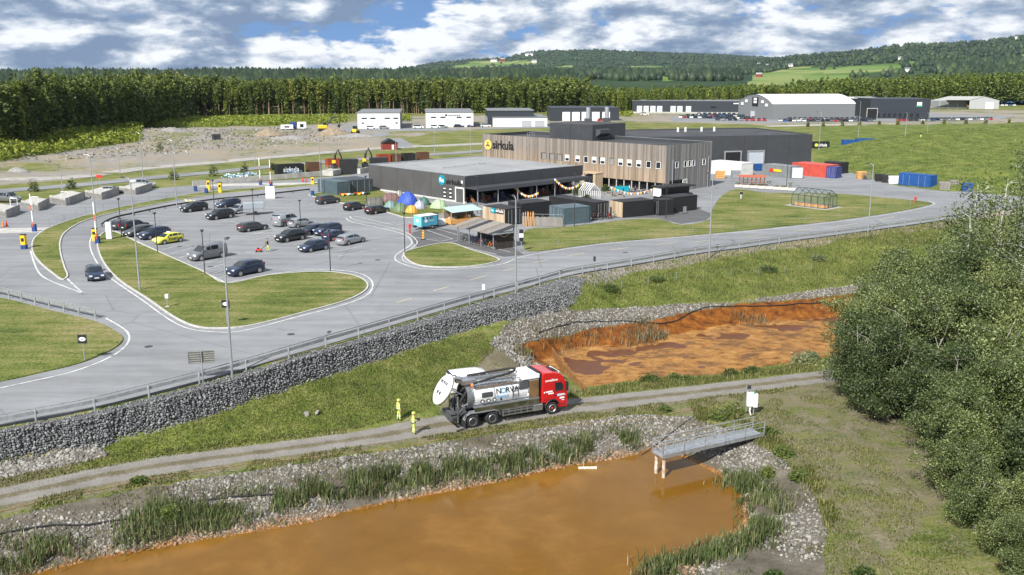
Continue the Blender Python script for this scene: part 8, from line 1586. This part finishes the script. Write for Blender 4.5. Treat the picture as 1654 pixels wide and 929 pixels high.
# greenhouse
B, ang, la, lc = frame3((1331, 339), (1283, 332), (1344, 335)); e = empty('greenhouse', B, ang, 'glazed greenhouse with dark frame and wooden tables on the lawn', 'greenhouse'); FRM = mat('greenhouse_frame', (.02, .035, .03), .5); lc = max(lc, 3.2); eh, rh = 2.0, 3.1; GGL = mat('greenhouse_glass', (.20, .25, .25), .04, alpha=.16); fr = []
def bar(a, b_): MB().cyl(a, b_, .05, n=5).build('frame_bar', FRM, e)
nb = 5
for k in range(nb + 1):
    y = la * k / nb; bar((0, y, 0), (0, y, eh)); bar((lc, y, 0), (lc, y, eh)); bar((0, y, eh), (lc / 2, y, rh)); bar((lc, y, eh), (lc / 2, y, rh))
for a, b_ in (((0, 0, eh), (0, la, eh)), ((lc, 0, eh), (lc, la, eh)), ((lc / 2, 0, rh), (lc / 2, la, rh)), ((0, 0, .05), (0, la, .05)), ((lc, 0, .05), (lc, la, .05)), ((0, 0, .05), (lc, 0, .05)), ((0, la, .05), (lc, la, .05)), ((0, 0, eh), (lc, 0, eh)), ((lc * .33, 0, 0), (lc * .33, 0, eh)), ((lc * .66, 0, 0), (lc * .66, 0, eh))): bar(a, b_)
for k in range(nb):
    y0, y1 = la * k / nb + .05, la * (k + 1) / nb - .05
    for pts in ([(0, y0, .1), (0, y1, .1), (0, y1, eh - .05), (0, y0, eh - .05)], [(lc, y0, .1), (lc, y1, .1), (lc, y1, eh - .05), (lc, y0, eh - .05)], [(0, y0, eh), (0, y1, eh), (lc / 2, y1, rh), (lc / 2, y0, rh)], [(lc, y0, eh), (lc, y1, eh), (lc / 2, y1, rh), (lc / 2, y0, rh)]): MB().add(pts, [(0, 1, 2, 3)]).build('pane', GGL, e)
for y in (0, la): MB().add([(0, y, .1), (lc, y, .1), (lc, y, eh), (lc / 2, y, rh), (0, y, eh)], [(0, 1, 2, 3, 4)]).build('gable_pane', GGL, e)
for k in range(5): t = empty('planter_bench', B + Vector((math.cos(ang) * lc * .35 - math.sin(ang) * la * (k + .5) / 5, math.sin(ang) * lc * .35 + math.cos(ang) * la * (k + .5) / 5, 0)), ang, 'honey coloured wooden planter bench inside the greenhouse', 'planter', 'planter benches inside the greenhouse'); MB().b2((-.45, -.6, .05), (.45, .6, .62)).build('box', WOODO, t); MB().b2((-.4, -.55, .62), (.4, .55, .68)).build('soil', BARKS, t)
tag(MB().prism([tuple(B + Vector((math.cos(ang) * x - math.sin(ang) * y, math.sin(ang) * x + math.cos(ang) * y, 0)))[:2] for x, y in ((-.8, -.8), (lc + .8, -.8), (lc + .8, la + .8), (-.8, la + .8))], 4.0, 4.13).build('gravel_pad', mat('pad_gravel', (.36, .34, .31), .9, var=.15, scale=6)), 'gravel pad under the greenhouse', kind='structure')
e.location.z += .13
# planter boxes and red roofed shelf unit by the yard
for k in range(8): p = PR(1192 + k * 12.3, 303 + k * .75); t = empty('planter_box', (p.x, p.y, 4.1), R(-6), 'whitewashed planter box in the row by the yard', 'planter', 'planter boxes along the yard'); MB().b2((-.7, -.45, 0), (.7, .45, .55)).build('box', mat('pale_planter', (.62, .58, .52), .8), t); MB().b2((-.64, -.39, .55), (.64, .39, .6)).build('soil', BARKS, t); rng_ = np.random.default_rng(k); v, tr_ = leaf_tris(rng_.uniform((-.5, -.3, .6), (.5, .3, .9 + .7 * (k % 3 == 1)), (14, 3)), 3, .08, .12, rng_); np_obj('plant', v, tr_, WEED, t)
p = PR(1194, 300); e = empty('shelf_unit', (p.x, p.y, 4.05), R(-8), 'open timber shelf unit with a red roof', 'shelf unit'); L_ = 5.2
for k in range(7): MB().b2((k * L_ / 6 - .05, 0, 0), (k * L_ / 6 + .05, .9, 1.7)).build('divider', mat('red_brown_wood', (.26, .12, .07), .8), e)
for z in (.1, .6, 1.1): MB().b2((.05, .0, z), (L_ - .05, .9, z + .05)).build('shelf', MATS['red_brown_wood'], e)
MB().add([(-.2, -.3, 1.75), (L_ + .2, -.3, 1.75), (L_ + .2, 1.2, 2.15), (-.2, 1.2, 2.15)], [(0, 1, 2, 3)]).build('roof', mat('red_tin_roof', (.40, .10, .05), .6), e)
p = PR(1226.5, 275.5); e = empty('skip', (p.x, p.y, 4), R(10), 'dark blue skip beside the grey roller gate', 'skip'); m = MB(); m.add([(-1.2, -.8, .1), (1.2, -.8, .1), (1.2, .8, .1), (-1.2, .8, .1), (-1.6, -.95, 1.6), (1.6, -.95, 1.6), (1.6, .95, 1.6), (-1.6, .95, 1.6)], [(0, 3, 2, 1), (0, 1, 5, 4), (1, 2, 6, 5), (2, 3, 7, 6), (3, 0, 4, 7)]); m.build('tub', KBLU, e); MB().b2((-1.65, -1.0, 1.5), (1.65, -.92, 1.62)).build('rim', KBLU, e)
for x, y, lab, mm in ((1391, 289, 'stack of brown pallets under the hill', WOODO), (1400, 290, 'glass cage cabinet under the hill', GGL), (1421, 293, 'black scrap frame beside the hill', TRIM), (1432, 295, 'dark scrap machine beside the hill', TRIM), (1443, 297, 'pale scrap box next to the blue container', SIGNW), (1525, 307, 'stack of grey boards right of the blue container', WOODD), (1540, 304, 'second stack of grey boards under the hill', WOODD), (1562, 309, 'blue bin at the yard end', KBLU), (1163, 288, 'rusty wire cages beside the white container', WOODO), (1188, 287, 'white wire cage in front of the white container', STEEL)):
    p = PR(x, y); e = empty('stacked_goods', (p.x, p.y, 4), R(random.uniform(-20, 10)), lab, 'goods'); 
    for k in range(4): MB().box((random.uniform(-.1, .1), 0, .22 + k * .42), (2.0, 1.1, .36), rz=random.uniform(-.06, .06)).build('layer', mm, e)
    for x_ in (-.95, .95): MB().b2((x_ - .05, -.5, 0), (x_ + .05, .5, .06)).build('bearer', WOODD, e)
# yard inside the container ring
B, ang, la, lc = frame3((950, 322), (943, 316), (971, 318)); e = empty('white_pavilion', B, ang, 'small white slatted garden pavilion in the yard', 'pavilion')
for k in range(6):
    y = 3.4 * k / 5; MB().cyl((0, y, 0), (0, y, 1.4), .06, n=5).build('post', WHITEF, e); MB().cyl((2.6, y, 0), (2.6, y, 1.4), .06, n=5).build('post', WHITEF, e); MB().cyl((0, y, 1.4), (1.3, y, 2.8), .07, n=5).build('rafter', WHITEF, e); MB().cyl((2.6, y, 1.4), (1.3, y, 2.8), .07, n=5).build('rafter', WHITEF, e)
MB().cyl((1.3, 0, 2.8), (1.3, 3.4, 2.8), .06, n=5).build('ridge', WHITEF, e)
for k, (x, y) in enumerate(((994, 311.5), (1004, 311))): p = PR(x, y); e = empty('teal_screen', p, R(0), ('teal fabric screen beside the yard tables', 'second teal screen in the yard')[k], 'screen'); MB().b2((0, 0, .2), (1.45, .05, 1.3)).build('cloth', TEAL, e); MB().cyl((0, .03, 0), (0, .03, 1.4), .04, n=5).build('post', STEEL, e)
for k, (x, y) in enumerate(((1022, 310), (1036, 313), (985, 316), (1000, 318))): p = PR(x, y); e = empty('picnic_table', p, R(30 * k), ('picnic table with seated people', 'picnic table by the white sign', 'picnic table near the slatted pavilion', 'picnic table in the open yard')[k], 'table'); MB().b2((-.9, -.4, .7), (.9, .4, .76)).build('top', WOODD, e); [MB().b2((-.9, s * .75 - .13, .42), (.9, s * .75 + .13, .47)).build('bench', WOODD, e) for s in (-1, 1)]; [MB().b2((s * .6 - .05, -.8, 0), (s * .6 + .05, .8, .7)).build('leg', WOODD, e) for s in (-1, 1)]
B, ang, la, lc = frame3((1071, 324), (1056, 319), (1114, 318)); e = empty('yard_kiosk', B, ang, 'black flat roofed kiosk with a white menu board', 'kiosk'); la, lc = 3, 7.5; MB().b2((-.3, -.3, 2.3), (lc + .3, la + .3, 2.5)).build('roof', KBLK, e); MB().b2((.2, 1.0, 0), (lc - .2, la, 2.3)).build('wall', KBLK, e); MB().b2((-.05, .6, .6), (.0, la - .2, 2.2)).build('menu_board', SIGNW, e); MB().b2((.2, 0, 0), (lc - .2, .9, 1.0)).build('counter', KBLK, e)
def bunting(a, b_, za, zb, label):
    p, q = PR(*a), PR(*b_); p.z += za; q.z += zb; e = empty('bunting', p, 0, label, 'bunting'); n = 14; ln = [(q - p) * (k / n) + Vector((0, 0, -1.2 * math.sin(math.pi * k / n))) for k in range(n + 1)]; MB().tube(ln, .015, 3).build('string', SIGNW, e)
    for k in range(n): c = (ln[k] + ln[k + 1]) / 2; MB().add([c + Vector((-.22, 0, 0)), c + Vector((.22, 0, 0)), c + Vector((0, .05, -.5))], [(0, 1, 2)]).build('flag', [SIGNW, YELLOW, SIGNW, ORANGE][k % 4], e)
bunting((830, 322), (870, 326), 2.6, 1.8, 'string of pennants under the store canopy'); bunting((895, 318), (935, 316), 3.6, 2.2, 'string of pennants from the canopy end'); bunting((985, 316), (1060, 322), 1.8, 2.3, 'string of pennants across the yard')
for k, (x, y, r_, h, lab) in enumerate(((935, 315, 1.4, 2.2, 'leafy shrub beside the timber porch'), (925, 312, 1.2, 1.7, 'potted greenery left of the porch'), (948, 322, .9, .9, 'low plants by the slatted pavilion'), (978, 309, 1.0, 1.4, 'green shrub in front of the office posts'), (1002, 309, .9, 1.3, 'potted tree among the yard tables'), (900, 330, .8, .8, 'plants behind the slate blue container'), (280, 290, 1.3, 2.3, 'young tree on the back road verge by the silver van'), (345, 284, 1.2, 3.0, 'young tree on the back road verge'), (395, 279, 1.1, 2.4, 'second young tree along the back road'), (441, 274, 1.0, 2.0, 'young tree before the black open container'), (258, 246, 1.2, 3.4, 'lone young tree on the rubble site'), (55, 309, 1.1, 2.6, 'young tree behind the concrete ramps'), (115, 305, 1.1, 2.2, 'small tree by the ramps'))): p = PR(x, y); weed_bush('shrub', (p.x, p.y, 4), r_, h, 1200 + k, WEED, lab, 'shrub', 160, .16)
p = PR(1106, 345); e = empty('notice_board', p, R(20), 'grey notice board on the dark asphalt apron', 'board'); MB().b2((-.3, 0, .1), (.3, .08, 1.2)).build('panel', KGR2, e); MB().b2((-.35, -.1, 0), (.35, .2, .1)).build('foot', TRIM, e)
# ================================================================== RECYCLING RAMPS AND BUILDING SITE
def ramp_bay(x0, y0, x1, y1, x2, y2, h, label):
    a, b_, c = PR(x0, y0), PR(x1, y1), PR(x2, y2); e = empty('loading_ramp', b_, 0, label, 'ramp', 'concrete recycling ramps'); A, Cc = a - b_, c - b_; MB().prism([(0, 0), (Cc.x, Cc.y), (Cc.x + A.x, Cc.y + A.y), (A.x, A.y)], 0, h - .35).build('block', CONC, e)
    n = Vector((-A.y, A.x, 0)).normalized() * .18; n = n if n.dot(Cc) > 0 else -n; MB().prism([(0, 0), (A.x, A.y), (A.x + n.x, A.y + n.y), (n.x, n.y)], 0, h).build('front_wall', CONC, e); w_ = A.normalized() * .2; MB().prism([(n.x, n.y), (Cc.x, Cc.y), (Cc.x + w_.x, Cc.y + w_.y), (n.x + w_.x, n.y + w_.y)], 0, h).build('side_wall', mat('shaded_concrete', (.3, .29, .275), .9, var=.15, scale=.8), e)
for i, q in enumerate([(-24, 347, 10, 352.5, 33, 343), (35, 336, 62, 341, 81, 331), (81, 327, 106, 332.5, 138, 321), (138, 318.5, 164, 323, 193, 313), (193, 311.5, 219, 315, 246, 306)]): ramp_bay(*q, 1.35, ['concrete ramp bay nearest the traffic cones', 'second concrete ramp bay with a dark tipping edge', 'concrete ramp bay holding a grey hopper', 'concrete ramp bay beside the silver car', 'last concrete ramp bay by the silver van'][i])
m = MB(); ln = WR([(311, 301), (370, 296), (430, 291.5), (480, 287.5), (520, 284)]); m.wall(ln, .25, 4.0, 5.1); tag(m.build('retaining_wall', CONC), 'low concrete wall behind the yellow ticket pillars', 'wall')
for k, (x, y, w_) in enumerate(((380, 290, 5), (402, 287, 5), (470, 283, 4))): p = PR(x, y); v, t = leaf_tris(rg.normal(0, 1, (60, 3)) * (w_ * .22, .6, .12) + (p.x, p.y, 4.75), 3, .2, .3, rg, .7); tag(np_obj('waste_heap', v, t, leaf_mat('pale_blue_waste', (.30, .42, .52), (.4, .52, .62), (.55, .62, .68), transl=0)), ('pale blue plastic waste heap by the barrier arms', 'second pale blue waste heap by the low wall', 'blue waste heap before the black open container')[k], 'waste', kind='stuff')
for x0, x1, y, lab in ((520, 538, 284, 'concrete loading dock with steel railing beside the black crane'), (568, 582, 280.5, 'concrete loading dock with railing nearest the store')):
    p, q = PR(x0, y), PR(x1, y + .6); dd = q - p; e = empty('loading_dock', p, math.atan2(dd.y, dd.x), lab, 'dock'); MB().b2((0, 0, 0), (dd.length, 6, 1.25)).build('base', CONC, e)
    for k in range(5): MB().cyl((dd.length * k / 4, .1, 1.25), (dd.length * k / 4, .1, 2.3), .04, n=5).build('rail_post', STEEL, e)
    for z in (1.75, 2.3): MB().cyl((0, .1, z), (dd.length, .1, z), .04, n=5).build('rail', STEEL, e)
for x, y, lab in ((541, 281, 'black waste crane with folded arm at the first dock'), (590, 278, 'black waste crane with folded arm at the second dock')):
    p = PR(x, y); e = empty('waste_crane', p, R(15), lab, 'crane'); MB().b2((-.7, -.7, 0), (.7, .7, 2.2)).build('base', TRIM, e); MB().tube([(0, 0, 2.2), (.2, 0, 4.4), (.9, 0, 5.6), (1.6, 0, 4.0), (1.7, 0, 2.6)], [.3, .28, .22, .2, .15], 6).build('arm', TRIM, e); MB().box((-.2, -.4, 2.9), (.8, .5, .7)).build('cab', YELLOW, e); MB().b2((1.2, -1.2, 0), (5.4, 1.2, 3.4)).build('press_body', KBLK, e)
p = PR(629, 241); e = empty('red_shed', p, R(18), 'small dark red wooden shed with a black roof', 'shed'); e.scale = (.72,) * 3; MB().b2((-3.2, -2.4, 0), (3.2, 2.4, 2.8)).build('wall', HW['red'], e); m = MB(); m.add([(-3.5, -2.7, 2.75), (3.5, -2.7, 2.75), (3.5, 2.7, 2.75), (-3.5, 2.7, 2.75), (0, -2.7, 4.6), (0, 2.7, 4.6)], [(0, 4, 5, 3), (4, 1, 2, 5), (0, 1, 4), (3, 5, 2)]); m.build('roof', SIGNK, e); MB().b2((.6, -2.5, 0), (1.5, -2.4, 2.0)).build('door', WHITEF, e)
def heap(x, y, r_, h, label, mm):
    p = P(x, y, 3.9); rng_ = np.random.default_rng(int(x)); m = MB(); rings = [[(r_ * (1 - t) * (1 + .25 * math.sin(3 * a + x)) * math.cos(a), r_ * (1 - t) * (1 + .2 * math.cos(2 * a)) * math.sin(a) * .8, h * t ** .8 - .2) for a in np.linspace(0, 2 * math.pi, 18, endpoint=False)] for t in (0, .25, .5, .75, .96)]; m.loft(rings); tag(m.build('soil_heap', mm, smooth=True, loc=p), label, 'heap')
SOIL = mat('brown_soil', (.25, .20, .14), .95, var=.2, scale=.8, bump=.5, bscale=3); GRV = mat('grey_gravel_heap', (.26, .25, .235), .95, var=.15, scale=1, bump=.5, bscale=3)
for q in [(536, 219, 7, 3.6, 'steep brown soil heap below the excavator', SOIL), (434, 220, 7, 3.2, 'brown soil heap left of the excavator', SOIL), (276, 219, 9, 3.4, 'broad gravel heap by the green bank', GRV), (575, 221, 9, 1.6, 'low dark gravel spread by the loader', GRV), (470, 224, 8, 1.4, 'flat pale spoil heap', GRV), (26, 278, 3, 1.5, 'small gravel cone on the grey lot', GRV)]: heap(*q)
def excavator(x, y, s, label, arm=True):
    p = P(x, y, 4); e = empty('excavator', p, R(15), label, 'excavator'); e.scale = (s,) * 3
    for yy in (-1.1, 1.1): MB().box((0, yy, .5), (3.9, .6, .95)).build('track', TRIM, e, bevel=.2)
    MB().b2((-1.9, -1.35, 1.1), (1.5, 1.35, 2.4)).build('body', YELLOW, e, bevel=.15); MB().b2((.1, .2, 2.4), (1.5, 1.3, 3.3)).build('cab', CGLASS, e, bevel=.1)
    MB().tube([(1.2, -.2, 2.0), (3.6, -.2, 5.2), (5.6, -.2, 5.6)], [.35, .4, .3], 6).build('boom', TRIM, e); MB().tube([(5.6, -.2, 5.6), (7.0, -.2, 5.9), (6.6, -.2, 2.6)], [.25, .3, .22], 6).build('stick', TRIM, e); MB().box((6.3, -.2, 2.0), (1.0, 1.3, 1.2), ry=.4).build('bucket', TRIM, e)
excavator(522, 212, 1.0, 'yellow excavator with black arm on the building site')
p = P(574, 216, 4); e = empty('wheel_loader', p, R(80), 'small yellow loader on dark gravel', 'loader'); MB().b2((-1.4, -.9, .6), (1.4, .9, 1.8)).build('body', YELLOW, e, bevel=.1); MB().b2((-.6, -.8, 1.8), (.6, .8, 2.9)).build('cab', CGLASS, e); [MB().cyl((x, y - .2, .6), (x, y + .2, .6), .6, n=12).build('wheel', TYRE, e) for x in (-1.1, 1.1) for y in (-1.0, 1.0)]; MB().box((2.0, 0, .6), (.7, 2.0, .8)).build('bucket', TRIM, e)
for x, y, w_, h, mm, lab in ((474, 209, 2.5, 3.0, BLUEP, 'blue site hut near the boulders'), (488, 209, 3.6, 3.0, WHITEM, 'white site hut beside the blue one'), (464, 209.5, 5, 2.0, WHITEM, 'white pickup by the blue site hut'), (350, 227, 2.6, 2.2, TRIM, 'black wheeled generator on the rubble site')):
    p = P(x, y, 4); e = empty('site_hut' if 'hut' in lab else 'site_unit', p, R(8), lab, 'hut' if 'hut' in lab else 'machine'); MB().b2((-w_ / 2, -1.1, .4), (w_ / 2, 1.1, h)).build('body', mm, e, bevel=.05); MB().b2((-w_ * .2, -1.15, .9), (w_ * .2, -1.1, h * .75)).build('window', GLASS, e); [MB().cyl((s * w_ * .35, -1.0, .4), (s * w_ * .35, 1.0, .4), .4, n=10).build('wheel', TYRE, e) for s in (-1, 1)]
e = empty('direction_board', PR(163.5, 318), 0, 'red and white board on a pole by the ramps', 'sign'); MB().cyl((0, 0, 0), (0, 0, 4.2), .05, n=6).build('post', STEEL, e); MB().box((0, -.06, 3.9), (1.1, .05, .6)).build('plate', REDP, e)
for x, y in ((24, 343), (106, 331), (58, 340)): p = PR(x, y); e = empty('ramp_rail', p, 0, {24: 'white pipe rail at the nearest ramp', 106: 'white pipe rail by the hopper ramp', 58: 'white pipe rail on the second ramp'}[x], 'rail'); [MB().cyl((s, 0, 0), (s, 0, 2.4), .05, n=5).build('post', WHITEF, e) for s in (-.6, .6)]; MB().cyl((-.6, 0, 2.4), (.6, 0, 2.4), .05, n=5).build('bar', WHITEF, e)
for k, (x, y) in enumerate(((1305, 205), (1330, 204.5), (1360, 204), (1388, 203.5), (1420, 203), (1450, 202.5), (1490, 202), (1525, 201.5), (1560, 201), (1592, 200.5), (1630, 200))): p = P(x, y, 4); weed_bush('roadside_shrub', p, .9, 2.6, 1300 + k, PINE_L, 'small dark shrub along the pale far road', 'shrub', 90, .25)['group'] = 'shrubs along the far road'
for x, y, w_, lab in ((40, 372, 9, 'pale concrete slab at the left gate lane'), (420, 298, 26, 'pale weighbridge slab beyond the barriers')): 
    p = PR(x, y); tag(MB().box((p.x, p.y, 4.0), (w_, 4.5, .05), rz=R(8)).build('concrete_slab', CONC), lab, kind='structure')
# ================================================================== AIR
hz = MB().b2((-9500, -60, -8), (9500, 9700, 620)); hzo = hz.build('haze', None); hzo.data.materials.clear()
hm = bpy.data.materials.new('thin_blue_air'); hm.use_nodes = True; hnt = hm.node_tree; hnt.nodes.clear(); ho = hnt.nodes.new('ShaderNodeOutputMaterial'); hv = hnt.nodes.new('ShaderNodeVolumePrincipled'); hv.inputs['Color'].default_value = (.62, .75, .95, 1); hv.inputs['Density'].default_value = 0.000024; hv.inputs['Anisotropy'].default_value = .2; hnt.links.new(hv.outputs[0], ho.inputs['Volume']); hzo.data.materials.append(hm); tag(hzo, 'thin bluish air over the whole valley', 'haze', kind='stuff')
print('objects', len(bpy.data.objects), 'tris', sum(len(m.polygons) for m in bpy.data.meshes))
